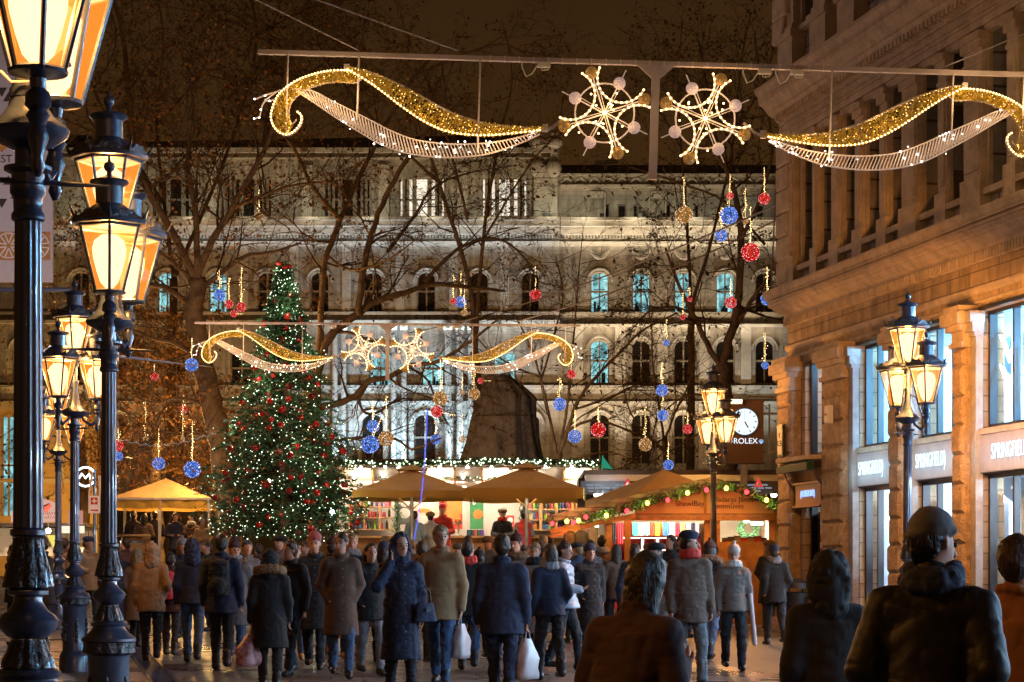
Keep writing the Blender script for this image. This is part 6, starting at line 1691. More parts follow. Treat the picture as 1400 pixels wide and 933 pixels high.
for px_, y in ((857, -0.3), (832, -0.2), (967, 0.0), (1055, 0.0), (980, 0.0)): MB().bx(qx(px_) - .06, qx(px_) + .06, y - .06, y + .06, 0, qz(711)).build('post', M['wood'], ss)
wl_ = MB(); wl_.bx(qx(790), qx(1062), 2.8, 2.9, 0, qz(690)); wl_.bx(qx(1060), qx(1063), 0, 2.9, 0, qz(705)); wl_.build('back_wall', M['cream'], ss)
MB().bx(qx(975), qx(978), 0.2, 2.7, 0, qz(712)).build('partition', M['wood_l'], ss)
MB().bx(qx(862), qx(970), 1.9, 1.95, qz(760), qz(738)).bx(qx(840), qx(972), 2.5, 2.55, 0, qz(712)).build('red_backing', M['redm'], ss)
cnt = MB(); cnt.bx(qx(985), qx(1052), 0.1, 0.5, 0, qz(741)); cnt.bx(qx(862), qx(960), 1.0, 1.4, 0, qz(765)); cnt.build('counter', M['wood'], ss)
shf = MB(); shf.bx(qx(838), qx(958), 1.3, 1.8, qz(735), qz(733))
for px_ in (862, 884, 905, 925): shf.bx(qx(px_) - .02, qx(px_) + .02, 1.3, 1.8, qz(765), qz(735))
shf.bx(qx(862), qx(925), 1.3, 1.8, qz(752), qz(750.5)); shf.build('white_shelf', M['white'], ss)
text_mesh('left_lettering', 'ShawlBay', 0.155, mat('brown_letter', (0.10, 0.03, 0.02), 0.6), ss, (qx(943), -0.04, qz(689)), ext=0.004)
lm_ = bpy.data.materials['brown_letter']
text_mesh('right_lettering', 'Madaras János', 0.145, lm_, ss, (qx(1002), -0.04, qz(683.5)), ext=0.004)
text_mesh('right_lettering', 'Fémműves', 0.145, lm_, ss, (qx(995), -0.04, qz(692.5)), ext=0.004)
# shawls
shc = [('black', (0.015, 0.015, 0.02)), ('red', (0.5, 0.02, 0.03)), ('teal', (0.05, 0.42, 0.42)), ('white', (0.7, 0.68, 0.62)), ('sky blue', (0.15, 0.5, 0.6)), ('scarlet', (0.6, 0.05, 0.02)), ('yellow', (0.75, 0.5, 0.04)), ('orange', (0.7, 0.2, 0.03)), ('royal blue', (0.03, 0.14, 0.5)), ('pale grey', (0.55, 0.58, 0.6)), ('crimson', (0.45, 0.02, 0.05)), ('olive', (0.25, 0.25, 0.1)), ('sand', (0.5, 0.42, 0.3)), ('dark navy', (0.02, 0.03, 0.08)), ('silver', (0.5, 0.5, 0.52))]
pxs = [(838, 846), (847, 856), (869, 877), (878, 886), (886.5, 893), (894, 900), (901, 908), (909, 911.5), (912, 920), (921, 929), (930, 935), (936, 944), (944.5, 951), (952, 957), (958, 963)]
for (nm, c_), (a, b) in zip(shc, pxs):
    mb = MB(); n = 10; rows = []
    bot = 731 if nm not in ('black', 'red') else 742
    for j in range(7):
        f_ = j / 6; z = qz(713 + (bot - 713) * f_)
        rows.append([(qx(a) + (qx(b) - qx(a)) * k / n, 1.2 + 0.022 * math.sin(k * 1.9 + 1) * (0.3 + f_), z + 0.01 * math.sin(k)) for k in range(n + 1)])
    for j in range(6):
        for k in range(n): mb.quad(rows[j][k], rows[j][k + 1], rows[j + 1][k + 1], rows[j + 1][k])
    o = mb.build('shawl', mat('shawl_' + nm.replace(' ', '_'), c_, 0.8, 0, 0.15), smooth='all'); o.location = ss.location
    tag(o, '%s shawl hanging in the row under the stall beam' % nm, 'shawl', 'shawls hanging in the hut')
for nm, px_, py_, w_, c_ in (('grey trousers', 811, 728, .22, (0.12, 0.13, 0.14)), ('dark coat', 795, 733, .3, (0.02, 0.025, 0.03)), ('brown coat', 780, 734, .28, (0.05, 0.03, 0.02))):
    mb = MB(); mb.lathe([(0.04, 0.0), (w_ * .5, -0.06), (w_ * .55, -0.3), (w_ * .45, -0.55), (w_ * .6, -0.85)], n=16, mod=lambda i, k, n: (0.8 + .25 * abs(math.sin(k * 1.1))))
    o = mb.build('hanging_garment', mat('garment_' + nm.split()[0], c_, 0.8), smooth=True); o.location = P(px_, py_ - 8, D4 - .3)
    tag(o, '%s hanging from the open side beam of the gabled hut' % nm, 'clothes')
area('hut_light', (ss.location.x + qx(905), D4 + 0.6, g4 + qz(712)), (ss.location.x + qx(905), D4 + 1.6, g4), (1.0, 0.82, 0.62), 110, 1.4, 0.3)
area('hut_light', (ss.location.x + qx(1020), D4 + 1.2, g4 + qz(712)), (ss.location.x + qx(1020), D4 + 1.9, g4), (1.0, 0.85, 0.66), 75, 0.8, 0.3)
tl = empty('tube_lamp', P(1035, 716, D4 + 1.0), 0, 'short white tube lamp glowing in the right part of the gabled hut', 'lamp')
MB().tube([(-0.12, 0, 0), (0.12, 0, 0)], 0.03, 8).build('tube', M['bulb_white'], tl); MB().bx(-.14, .14, -.02, .02, .03, .07).build('holder', M['white'], tl)
tl2 = empty('tube_lamp', P(810, 719, D4 - .2), 0, 'short white tube lamp under the open side roof of the gabled hut', 'lamp')
MB().tube([(-0.12, 0, 0), (0.12, 0, 0)], 0.03, 8).build('tube', M['bulb_white'], tl2); MB().bx(-.14, .14, -.02, .02, .03, .07).build('holder', M['white'], tl2)
point('side_light', P(810, 721, D4 - .3), (1, 0.85, 0.7), 14, 0.05)
wr = empty('fir_wreath', P(1023, 723, D4 + 1.6), 0, 'green fir wreath with a bow on the cream wall inside the hut', 'wreath')
mb = MB()
for _ in range(420):
    a = rnd.uniform(0, 2 * PI); p_ = Vector((0.17 * math.cos(a) + rnd.gauss(0, .025), rnd.gauss(0, .02), 0.17 * math.sin(a) + rnd.gauss(0, .025))); dd_ = Vector((rnd.gauss(0, 1), rnd.gauss(0, 1), rnd.gauss(0, 1))).normalized() * .05; e_ = dd_.orthogonal().normalized() * .01
    mb.quad(p_ - dd_ - e_, p_ + dd_ - e_, p_ + dd_ + e_, p_ - dd_ + e_)
mb.build('greenery', M['green_fir'], wr); MB().ico((-.05, -.04, 0.15), .05, 1, (1.2, .5, .8)).ico((.05, -.04, 0.15), .05, 1, (1.2, .5, .8)).build('bow', M['cream'], wr)
for k, (px_, py_, c_) in enumerate([(992, 739, (0.2, 0.1, 0.05)), (1000, 738, (0.1, 0.08, 0.07)), (1008, 739, (0.4, 0.3, 0.2)), (1016, 737, (0.5, 0.05, 0.04)), (1026, 739, (0.3, 0.2, 0.1)), (1036, 738, (0.5, 0.06, 0.05)), (1044, 739, (0.15, 0.1, 0.08))]):
    mb = MB(); mb.cbx(-.07, .07, -.06, .06, 0, .07 + .02 * (k % 3), .01).bx(-.075, .075, -.065, .065, .071 + .02 * (k % 3), .085 + .02 * (k % 3))
    o = mb.build('gift_box', mat('box_%d' % k, c_, 0.6)); o.location = (P(px_, 0, D4 + .3).x, D4 + .3, g4 + qz(741) + .001)
    tag(o, 'small lidded craft box on the counter of the hut', 'box', 'craft boxes on the hut counter')
# fir garland with coloured bulbs along the roof edge
fir_garland([P(790, 712, D4 - 0.47), P(850, 697, D4 - 0.47), P(905, 681, D4 - 0.47), P(972, 664, D4 - 0.47), P(1020, 672, D4 - 0.47), P(1060, 692, D4 - 0.47)], 'fir garland following the roof edge of the gabled shawl hut', 1300, 0.065, seed=8)
yb, rb2 = glow('bulb_yellow', (1.0, 0.75, 0.08), 7), glow('bulb_red', (1.0, 0.03, 0.04), 5)
for (px_, py_, c_) in ((775, 713, 'y'), (784, 714.5, 'r'), (791, 712, 'y'), (801, 707, 'r'), (829, 705, 'y'), (857, 699, 'r'), (885, 688, 'y'), (913, 684, 'r'), (940, 674, 'y'), (966, 670, 'r'), (993, 668, 'y'), (1021, 673, 'r'), (1048, 684, 'y'), (755, 716, 'r')):
    o = empty('coloured_bulb', P(px_, py_, D4 - 0.58), 0, ('yellow' if c_ == 'y' else 'red') + ' bulb glowing in the garland of the gabled hut', 'light bulb', ('yellow' if c_ == 'y' else 'red') + ' bulbs along the hut roof')
    MB().ico((0, 0, 0), 0.042, 2, (1, 1, 1.15)).build('glass', yb if c_ == 'y' else rb2, o); MB().tube([(0, 0, .04), (0, 0.03, .09)], .018, 8).build('socket', M['black'], o)
    point('bulb_light', o.location + Vector((0, -0.08, 0)), (1, .75, .15) if c_ == 'y' else (1, .05, .05), 8, 0.04)

# ================================================================== DARK MARKET HUT BEHIND
D5 = 49.0
vx = lambda px: (px - 920) * D5 / F
vz = lambda py: CAMZ + (HY - py) * D5 / F - 1.6
bh = empty('grill_hut', (P(920, 0, D5).x, D5, 1.6), 0, 'long low food hut with dark roof, silver edge and chalked menu board', 'market stall')
MB().bx(vx(798), vx(1066), 0, 3, vz(649), vz(643)).add([(vx(798), 0, vz(649)), (vx(1066), 0, vz(649)), (vx(1066), .4, vz(643)), (vx(798), .4, vz(643))], [(0, 1, 2, 3)]).build('roof', M['wood_d'], bh)
MB().bx(vx(800), vx(1064), 0.05, 0.15, vz(657.5), vz(649.2)).build('metal_edge', M['steel'], bh)
MB().bx(vx(794), vx(1064), 0.1, 0.18, vz(676), vz(657.7)).build('menu_board', mat('slate_board', (0.05, 0.06, 0.075), 0.6), bh)
MB().bx(vx(794), vx(1064), 1.5, 2.9, 0, vz(650)).build('body', M['wood_d'], bh)
sg = MB(); rg = random.Random(12)
for row in range(3):
    px_ = 802 + row * 1.5
    while px_ < 1056:
        wd_ = rg.uniform(5, 13)
        if rg.random() < 0.78 and (px_ < 862 or px_ > 985):
            n = max(3, int(wd_ * .9)); z0 = 663.0 + row * 4.2
            pts = [(vx(px_ + wd_ * j / n), 0.09, vz(z0 + (1.1 if j % 2 else -1.1) * rg.uniform(.5, 1))) for j in range(n + 1)]
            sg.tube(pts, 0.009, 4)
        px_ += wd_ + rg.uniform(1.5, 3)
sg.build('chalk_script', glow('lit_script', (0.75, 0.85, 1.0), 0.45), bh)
for px_ in (816, 824, 832, 840, 1058): 
    o = empty('counter_lamp', P(px_, 677, D5 - .1), 0, 'white lamp glaring below the menu board of the dark hut', 'lamp', 'white lamps of the dark hut')
    MB().ico((0, 0, 0), 0.07, 1, (1, 1, .8)).build('glass', M['bulb_white'], o); MB().lathe([(0.02, .1), (.09, .03), (.095, .02)], n=12).build('shade', M['steel'], o)
point('hut_glare', P(828, 676, D5 - .4), (0.85, 0.92, 1.0), 25, 0.08)
for px_, lab in ((858, 'red warning triangle on the menu board close to the brown parasol'), (1037, 'red warning triangle at the building end of the menu board')):
    o = empty('triangle_sign', P(px_, 661, D5 - .02), 0, lab, 'sign')
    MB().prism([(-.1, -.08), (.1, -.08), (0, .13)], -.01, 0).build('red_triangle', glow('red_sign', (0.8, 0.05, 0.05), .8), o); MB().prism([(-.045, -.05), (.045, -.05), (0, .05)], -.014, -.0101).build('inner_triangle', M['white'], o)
flg = MB(); flg.add([P(823, 640, 49.5), P(838, 642, 49.5), P(824, 624, 49.5)], [(0, 1, 2)]); flg.add([P(823, 640, 49.53), P(838, 642, 49.53), P(824, 624, 49.53)], [(2, 1, 0)])
flg.tube([P(823, 644, 49.5), P(824, 623, 49.5)], 0.015, 5)
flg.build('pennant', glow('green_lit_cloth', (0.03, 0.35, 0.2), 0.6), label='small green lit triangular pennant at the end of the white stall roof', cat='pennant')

# ================================================================== CLOCK
ck = empty('street_clock', P(1018, 590, 47.8), 0, 'dark brown box clock on a post with round white lit dial beside the building corner', 'clock')
S5 = F / 47.8
cxl = lambda px: (px - 1018) / S5
czl = lambda py: (590 - py) / S5
M['clockbox'] = mat('clock_brown', (0.05, 0.022, 0.013), 0.8, 0, 0.15, 2)
bx_ = MB(); bx_.bx(cxl(984), cxl(1044), 0, 0.32, czl(632), czl(549)); bx_.bx(cxl(982), cxl(1046), -.02, 0.34, czl(549) + .002, czl(547)); bx_.bx(cxl(982), cxl(1046), -.02, .34, czl(634), czl(632) - .002)
bx_.build('case', M['clockbox'], ck)
def disc(r_, y0, y1, cx=0, cz=0, n=48):
    mb = MB(); mb.prism([(cx + r_ * math.cos(-k * 2 * PI / n), cz + r_ * math.sin(-k * 2 * PI / n)) for k in range(n)], y0, y1); return mb
fc = disc(18 / S5, -0.03, -0.001, 0, czl(577)); fo_ = fc.build('dial', glow('clock_dial', (0.72, 0.86, 1.0), 1.05), ck)
rm_ = MB(); rm_.tube([(19 / S5 * math.cos(k * PI / 24), -0.02, czl(577) + 19 / S5 * math.sin(k * PI / 24)) for k in range(48)], 0.022, 6, closed=True); rm_.build('rim', M['iron'], ck)
hn = MB(); 
for k in range(12):
    a = k * PI / 6; r0, r1 = 13.5 / S5, 16.5 / S5
    hn.bar((r0 * math.sin(a), -.034, czl(577) + r0 * math.cos(a)), (r1 * math.sin(a), -.034, czl(577) + r1 * math.cos(a)), .004, .022)
hn.bar((0, -.038, czl(577)), (0, -.038, czl(577) + 14 / S5), .004, .022); hn.bar((0, -.042, czl(577)), (0.5 * 9.5 / S5 * 1.0, -.042, czl(577) - 0.87 * 9.5 / S5), .004, .03)
hn.build('hands_and_marks', M['black'], fo_)
wt = glow('clock_letter', (0.85, 0.92, 1.0), 1.0)
text_mesh('lettering', 'ROLEX', 0.17, wt, ck, (0.02, -0.01, czl(603.5)), ext=0.006)
cr_ = MB()
for cx in (-0.31, 0.36):
    for k in range(5):
        a = R(-50 + 25 * k); cr_.bar((cx, -.01, czl(607)), (cx + .06 * math.sin(a), -.01, czl(607) + .085 * math.cos(a)), .004, .014); cr_.ico((cx + .062 * math.sin(a), -.01, czl(607) + .09 * math.cos(a)), .010, 1)
cr_.build('crowns', glow('crown_blue', (0.35, 0.6, 1.0), 0.9), ck)
br_ = MB(); br_.bar((cxl(1044), .16, czl(565)), (cxl(1066), .16, czl(565)), .05, .05); br_.bar((cxl(1044), .16, czl(618)), (cxl(1066), .16, czl(618)), .05, .05); br_.bar((cxl(1053), .16, czl(628)), (cxl(1053), .16, czl(552)), .04, .04)
br_.bx(-0.07, 0.07, 0.1, 0.24, 1.62 - CAMZ - (HY - 590) * 47.8 / F, czl(634) - .002)
br_.build('bracket', M['iron'], ck)
fl_ = empty('flood_lamp', P(1008, 549, 47.2), 0, 'bright orange floodlamp just above the hanging clock', 'lamp')
MB().bx(-.14, .1, -.05, .05, -.04, .04).build('glass', M['lamp_bulb'], fl_); MB().bx(-.16, .12, 0.051, .12, -.06, .06).tube([(0, .1, 0), (.3, .1, .1), (.8, .1, .1)], .015, 5).build('case', M['black'], fl_)
point('flood_light', P(1008, 551, 46.8), (1.0, 0.5, 0.15), 30, 0.08)

# ================================================================== FAR LEFT STALL AND SIGNS
pst = empty('pastry_stall', P(60, 760, 57), 0, 'lit pastry stall with a rounded pink sign half hidden by the nearest lamp', 'market stall')
S6 = F / 57.0
ux = lambda px: (px - 60) / S6
uz = lambda py: (760 - py) / S6
n = 16
MB().prism([(ux(15), uz(714)), (ux(82), uz(714)), (ux(82), uz(701))] + [(ux(52 + 30 * math.cos(PI * k / n)), uz(699 - 17 * math.sin(PI * k / n))) for k in range(n + 1)] + [(ux(15), uz(699))], 0, 0.06).build('sign_board', glow('pink_sign', (0.75, 0.42, 0.33), 0.75), pst)
MB().tube([(ux(56), -.02, uz(698)), (ux(62), -.03, uz(696)), (ux(69), -.02, uz(690))], [.04, .1, .05], 8).build('sausage_picture', mat('pic_red', (0.4, 0.06, 0.04), 0.5), pst)
text_mesh('lettering', 'LEPÉNYEK\nHÁZA', 0.10, mat('pic_brown', (0.12, 0.03, 0.02), 0.6), pst, (ux(68), -0.012, uz(705)), ext=0.004, align='CENTER')
MB().bx(ux(-60), ux(114), .3, 2.2, uz(720), uz(715)).build('roof', M['wood_d'], pst)
MB().bx(ux(-60), ux(112), 2, 2.1, 0, uz(720)).bx(ux(-60), ux(112), 0.3, .4, 0, uz(748)).build('walls', M['cream'], pst)
MB().bx(ux(79), ux(113), .2, .26, uz(729), uz(719)).build('white_lightbox', glow('light_box', (1.0, 0.82, 0.62), 0.9), pst)
MB().bx(ux(92), ux(112), .1, .16, uz(717), uz(698)).build('pink_panel', glow('pink_panel', (0.7, 0.32, 0.25), 0.6), pst)
for px_, py_ in ((66, 726), (121, 737), (42, 742)):
    o = empty('counter_lamp', P(px_, py_, 56.5), 0, {66: 'round warm lamp under the pink pastry sign', 121: 'cold white lamp at the end of the pastry stall', 42: 'pale lamp low on the pastry stall near the first lamp post'}[px_], 'lamp')
    MB().ico((0, 0, 0), 0.07, 1).build('glass', M['bulb_white'], o); MB().tube([(0, 0, .07), (0, 0, .2)], .015, 5).build('socket', M['black'], o)
cn_ = MB().lathe([(0.02, 0), (0.16, 0.28), (0.17, 0.3)], n=14).build('cone_lamp', glow('yellow_cone', (0.9, 0.75, 0.15), .8), label='small yellow glowing cone hanging at the pastry stall front', cat='lamp'); cn_.location = P(73, 748, 56.3)
point('pastry_light', P(70, 735, 56), (1, .8, .6), 250, .1)
sw_ = empty('direction_sign', P(129, 690, 47), 0.1, 'white placard with a red square, white cross and red arrow on a dark pole', 'sign')
MB().bx(-.125, .125, -.015, 0, -.19, .19).build('placard', M['white'], sw_)
MB().bx(-.075, .07, -.019, -.0151, .0, .15).build('red_square', M['redm'], sw_); MB().bx(-.015, .012, -.023, -.0191, .025, .125).bx(-.052, .048, -.023, -.0191, .06, .09).build('white_cross', M['white'], sw_)
MB().bar((-.08, -.018, -.125), (.05, -.018, -.125), .004, .03).prism([(.05, -.155), (.05, -.095), (.09, -.125)], -.02, -.016).build('red_arrow', M['redm'], sw_)
MB().prism([(-.13, .19), (-.10, .19), (-.02, 0.66), (-.08, .66)], -.01, 0).prism([(.10, .19), (.13, .19), (.16, 0.62), (.08, .62)], -.01, 0).build('side_flaps', M['cream'], sw_)
MB().tube([(0, .05, G(47) - (CAMZ + (HY - 690) * 47 / F)), (0, .05, .75)], .03, 8).build('pole', M['iron'], sw_)

# ================================================================== PEOPLE
def lat(s, rs, cell):
    """smooth random field on the grid of s, one random value per cell"""
    idx = []; fr = []; dims = []
    for i in range(3):
        g_ = np.arange(s.n[i]) * s.vox / cell[i]; b = np.floor(g_).astype(int); t = g_ - b; idx.append(b); fr.append(t * t * (3 - 2 * t)); dims.append(b.max() + 2)
    Rn = rs.uniform(-1, 1, dims).astype(np.float32)
    A_ = Rn[idx[0]] * (1 - fr[0])[:, None, None] + Rn[idx[0] + 1] * fr[0][:, None, None]
    A_ = A_[:, idx[1]] * (1 - fr[1])[None, :, None] + A_[:, idx[1] + 1] * fr[1][None, :, None]
    return A_[:, :, idx[2]] * (1 - fr[2])[None, None, :] + A_[:, :, idx[2] + 1] * fr[2][None, None, :]
def ridge(a): return 1 - 2 * np.sqrt(np.abs(a) + 1e-4)
class Field:
    """distance field of rounded, tapered limbs, turned into one closed skin"""
    def __init__(s, lo, hi, vox):
        s.lo = np.array(lo, float); s.vox = vox
        s.n = np.ceil((np.array(hi) - s.lo) / vox).astype(int) + 1
        s.D = np.full(s.n, 0.12, np.float32)
    def _sub(s, lo, hi, pad):
        a = np.maximum(((np.array(lo) - pad - s.lo) / s.vox).astype(int), 0)
        b = np.minimum(((np.array(hi) + pad - s.lo) / s.vox).astype(int) + 2, s.n)
        if np.any(b <= a): return None
        ax = [s.lo[i] + np.arange(a[i], b[i]) * s.vox for i in range(3)]
        return (slice(a[0], b[0]), slice(a[1], b[1]), slice(a[2], b[2])), np.meshgrid(*ax, indexing='ij')
    def _u(s, sl, d, k):
        A = s.D[sl]
        if k > 0:
            h = np.maximum(k - np.abs(A - d), 0) / k
            s.D[sl] = np.minimum(A, d) - h * h * k * 0.25
        else: s.D[sl] = np.minimum(A, d)
    def cap(s, a, b, ra, rb, k=0.03, sy=1.0):
        a, b = np.array(a, float), np.array(b, float); rm = max(ra, rb)
        r_ = s._sub(np.minimum(a, b) - rm, np.maximum(a, b) + rm, 0.06)
        if r_ is None: return s
        sl, (X, Y, Z) = r_
        d = b - a; L2 = max((d * d).sum(), 1e-9)
        t = np.clip(((X - a[0]) * d[0] + (Y - a[1]) * d[1] + (Z - a[2]) * d[2]) / L2, 0, 1)
        q_ = np.sqrt((X - a[0] - t * d[0]) ** 2 + ((Y - a[1] - t * d[1]) / sy) ** 2 + (Z - a[2] - t * d[2]) ** 2)
        s._u(sl, q_ - (ra + (rb - ra) * t), k); return s
    def ell(s, c, r, k=0.03, sub=False):
        c, r = np.array(c, float), np.array(r, float)
        r_ = s._sub(c - r, c + r, 0.06)
        if r_ is None: return s
        sl, (X, Y, Z) = r_
        q0 = np.sqrt(((X - c[0]) / r[0]) ** 2 + ((Y - c[1]) / r[1]) ** 2 + ((Z - c[2]) / r[2]) ** 2)
        q1 = np.sqrt(((X - c[0]) / r[0] ** 2) ** 2 + ((Y - c[1]) / r[1] ** 2) ** 2 + ((Z - c[2]) / r[2] ** 2) ** 2) + 1e-6
        d = q0 * (q0 - 1) / q1
        if sub: s.D[sl] = np.maximum(s.D[sl], -d)
        else: s._u(sl, d, k)
        return s
    def cone(s, z0, z1, c0, c1, r0, r1, k=0.03):
        """elliptic frustum: centres c0,c1 (x,y), radii r0,r1 (x,y)"""
        rm = max(*r0, *r1)
        r_ = s._sub((min(c0[0], c1[0]) - rm, min(c0[1], c1[1]) - rm, z0), (max(c0[0], c1[0]) + rm, max(c0[1], c1[1]) + rm, z1), 0.06)
        if r_ is None: return s
        sl, (X, Y, Z) = r_
        t = np.clip((Z - z0) / (z1 - z0), 0, 1)
        rx = r0[0] + (r1[0] - r0[0]) * t; ry = r0[1] + (r1[1] - r0[1]) * t
        cx = c0[0] + (c1[0] - c0[0]) * t; cy = c0[1] + (c1[1] - c0[1]) * t
        q_ = np.sqrt(((X - cx) / rx) ** 2 + ((Y - cy) / ry) ** 2)
        d = (q_ - 1) * np.minimum(rx, ry)
        dz = np.maximum(z0 - Z, Z - z1)
        d = np.where(dz > 0, np.sqrt(np.maximum(d, 0) ** 2 + dz ** 2), np.maximum(d, dz))
        s._u(sl, d, k); return s
    def cutbelow(s, z): 
        ax = s.lo[2] + np.arange(s.n[2]) * s.vox
        s.D = np.maximum(s.D, (z - ax)[None, None, :]); return s
    def cutabove(s, z):
        ax = s.lo[2] + np.arange(s.n[2]) * s.vox
        s.D = np.maximum(s.D, (ax - z)[None, None, :]); return s
    def folds(s, amp, seed, freq=1.0, quilt=0.0, qp=0.085):
        rs = np.random.RandomState(seed); ax = [s.lo[i] + np.arange(s.n[i]) * s.vox for i in range(3)]
        X, Y, Z = np.meshgrid(*ax, indexing='ij'); p = rs.uniform(0, 6.28, 8)
        w = np.sin(X * 9 * freq + p[0] + 2 * np.sin(Z * 5 + p[1])) + np.sin(Y * 11 * freq + p[2] + 1.6 * np.sin(Z * 7 + p[3]))
        f_ = (lat(s, rs, (.11 / freq, .11 / freq, .16 / freq)) * 1.3 + ridge(lat(s, rs, (.075 / freq, .075 / freq, .06 / freq))) * 1.5 + ridge(lat(s, rs, (.035 / freq, .035 / freq, .045 / freq))) * .6)
        s.D += (amp * f_).astype(np.float32)
        if quilt: s.D += (quilt * (1 - np.abs(np.sin(Z * PI / qp + 0.25 * np.sin(X * 14 + p[7]))) ** 0.6)).astype(np.float32)
        return s
    def fuzz(s, amp, seed):
        rs = np.random.RandomState(seed); s.D += rs.normal(0, amp, s.D.shape).astype(np.float32); return s
    def mesh(s, name, m_, parent, **kw):
        D = np.minimum(s.D, 0.1); D[0] = D[-1] = 0.1; D[:, 0] = D[:, -1] = 0.1; D[:, :, 0] = D[:, :, -1] = 0.1
        g_ = openvdb.FloatGrid(background=0.1); g_.copyFromArray(np.ascontiguousarray(D, dtype=np.float32), tolerance=0)
        V, Q = g_.convertToQuads(isovalue=0.0)
        V = V * s.vox + s.lo
        return raw_mesh(name, V, Q[:, ::-1], m_, parent, True, **kw)
def ry(v, a):
    c, s_ = math.cos(a), math.sin(a); return np.array([v[0] * c - v[1] * s_, v[0] * s_ + v[1] * c, v[2]])
SKIN = mat('skin', (0.50, 0.26, 0.17), 0.55, 0, 0.08, 8)
EYE = mat('eye', (0.03, 0.02, 0.018), 0.2, 0, 0)
clothm = {}
def cm(name, col, rough=0.85, **k):
    if name not in clothm: clothm[name] = mat('cloth_' + name, col, rough, 0, k.pop('var', 0.08), 12, k.pop('bump', 0.35), k.pop('bs', 170), bd=0.004, **k)
    return clothm[name]
def hairm(name, col):
    mt = mat(name, col, 0.45, 0, 0, spec=0.4)
    N, L = mt.node_tree.nodes, mt.node_tree.links
    t = N.new('ShaderNodeTexCoord'); mp = N.new('ShaderNodeMapping'); mp.inputs['Scale'].default_value = (120, 120, 9)
    n = N.new('ShaderNodeTexNoise'); n.inputs['Scale'].default_value = 1.0; n.inputs['Detail'].default_value = 3; n.inputs['Distortion'].default_value = 0.6
    L.new(t.outputs['Object'], mp.inputs[0]); L.new(mp.outputs[0], n.inputs['Vector'])
    r = N.new('ShaderNodeValToRGB'); r.color_ramp.elements[0].position = .35; r.color_ramp.elements[1].position = .65
    r.color_ramp.elements[0].color = tuple(c * .4 for c in col) + (1,); r.color_ramp.elements[1].color = tuple(c * 1.7 for c in col) + (1,)
    L.new(n.outputs['Fac'], r.inputs[0]); L.new(r.outputs[0], N['Principled BSDF'].inputs['Base Color'])
    b = N.new('ShaderNodeBump'); b.inputs['Strength'].default_value = 0.9; b.inputs['Distance'].default_value = 0.01
    L.new(n.outputs['Fac'], b.inputs['Height']); L.new(b.outputs[0], N['Principled BSDF'].inputs['Normal'])
    return mt
C = dict(
    black=cm('black', (0.016, 0.016, 0.019)), navy=cm('navy', (0.018, 0.024, 0.055)), blue=cm('blue', (0.05, 0.09, 0.20)), jeans=cm('jeans', (0.06, 0.11, 0.22)),
    tan=cm('tan', (0.32, 0.19, 0.09)), brown=cm('brown', (0.10, 0.055, 0.035)), grey=cm('grey', (0.12, 0.12, 0.13)), taupe=cm('taupe', (0.17, 0.13, 0.11)),
    beige=cm('beige', (0.30, 0.20, 0.12)), maroon=cm('maroon', (0.038, 0.014, 0.014)), redvest=cm('redvest', (0.60, 0.05, 0.05), 0.6), red=cm('red', (0.55, 0.04, 0.03)),
    leather=cm('leather', (0.012, 0.010, 0.010), 0.55, spec=0.35, bump=0.4, bs=120), orange=cm('orange', (0.30, 0.12, 0.03)), silver=cm('silver', (0.32, 0.36, 0.45), 0.4, spec=0.7),
    white=cm('white', (0.55, 0.50, 0.46)), trouser=cm('trouser', (0.022, 0.022, 0.028)), lgrey=cm('lgrey', (0.22, 0.22, 0.24)), boot=cm('boot', (0.02, 0.016, 0.014), 0.4),
    tanboot=cm('tanboot', (0.38, 0.20, 0.07)), fur=cm('fur', (0.26, 0.16, 0.075), bump=1.0, bs=120), dfur=cm('dfur', (0.13, 0.085, 0.05), bump=1.0, bs=120), hair_d=hairm('hair_dark', (0.012, 0.008, 0.006)), hair_b=hairm('hair_brown', (0.035, 0.018, 0.009)),
    hair_l=hairm('hair_light', (0.17, 0.11, 0.05)), pink=cm('pinkhat', (0.34, 0.09, 0.085), bump=1.0, bs=90), plastic=cm('plastic', (0.62, 0.52, 0.52), 0.3, spec=0.6), redwhite=cm('redwhite', (0.55, 0.25, 0.25), 0.4, var=0.85), orangebag=cm('orangebag', (0.55, 0.13, 0.02), 0.4), pinkpack=cm('pinkpack', (0.45, 0.04, 0.07), var=0.7), lblue=cm('lblue', (0.16, 0.26, 0.38)))
npers = 0
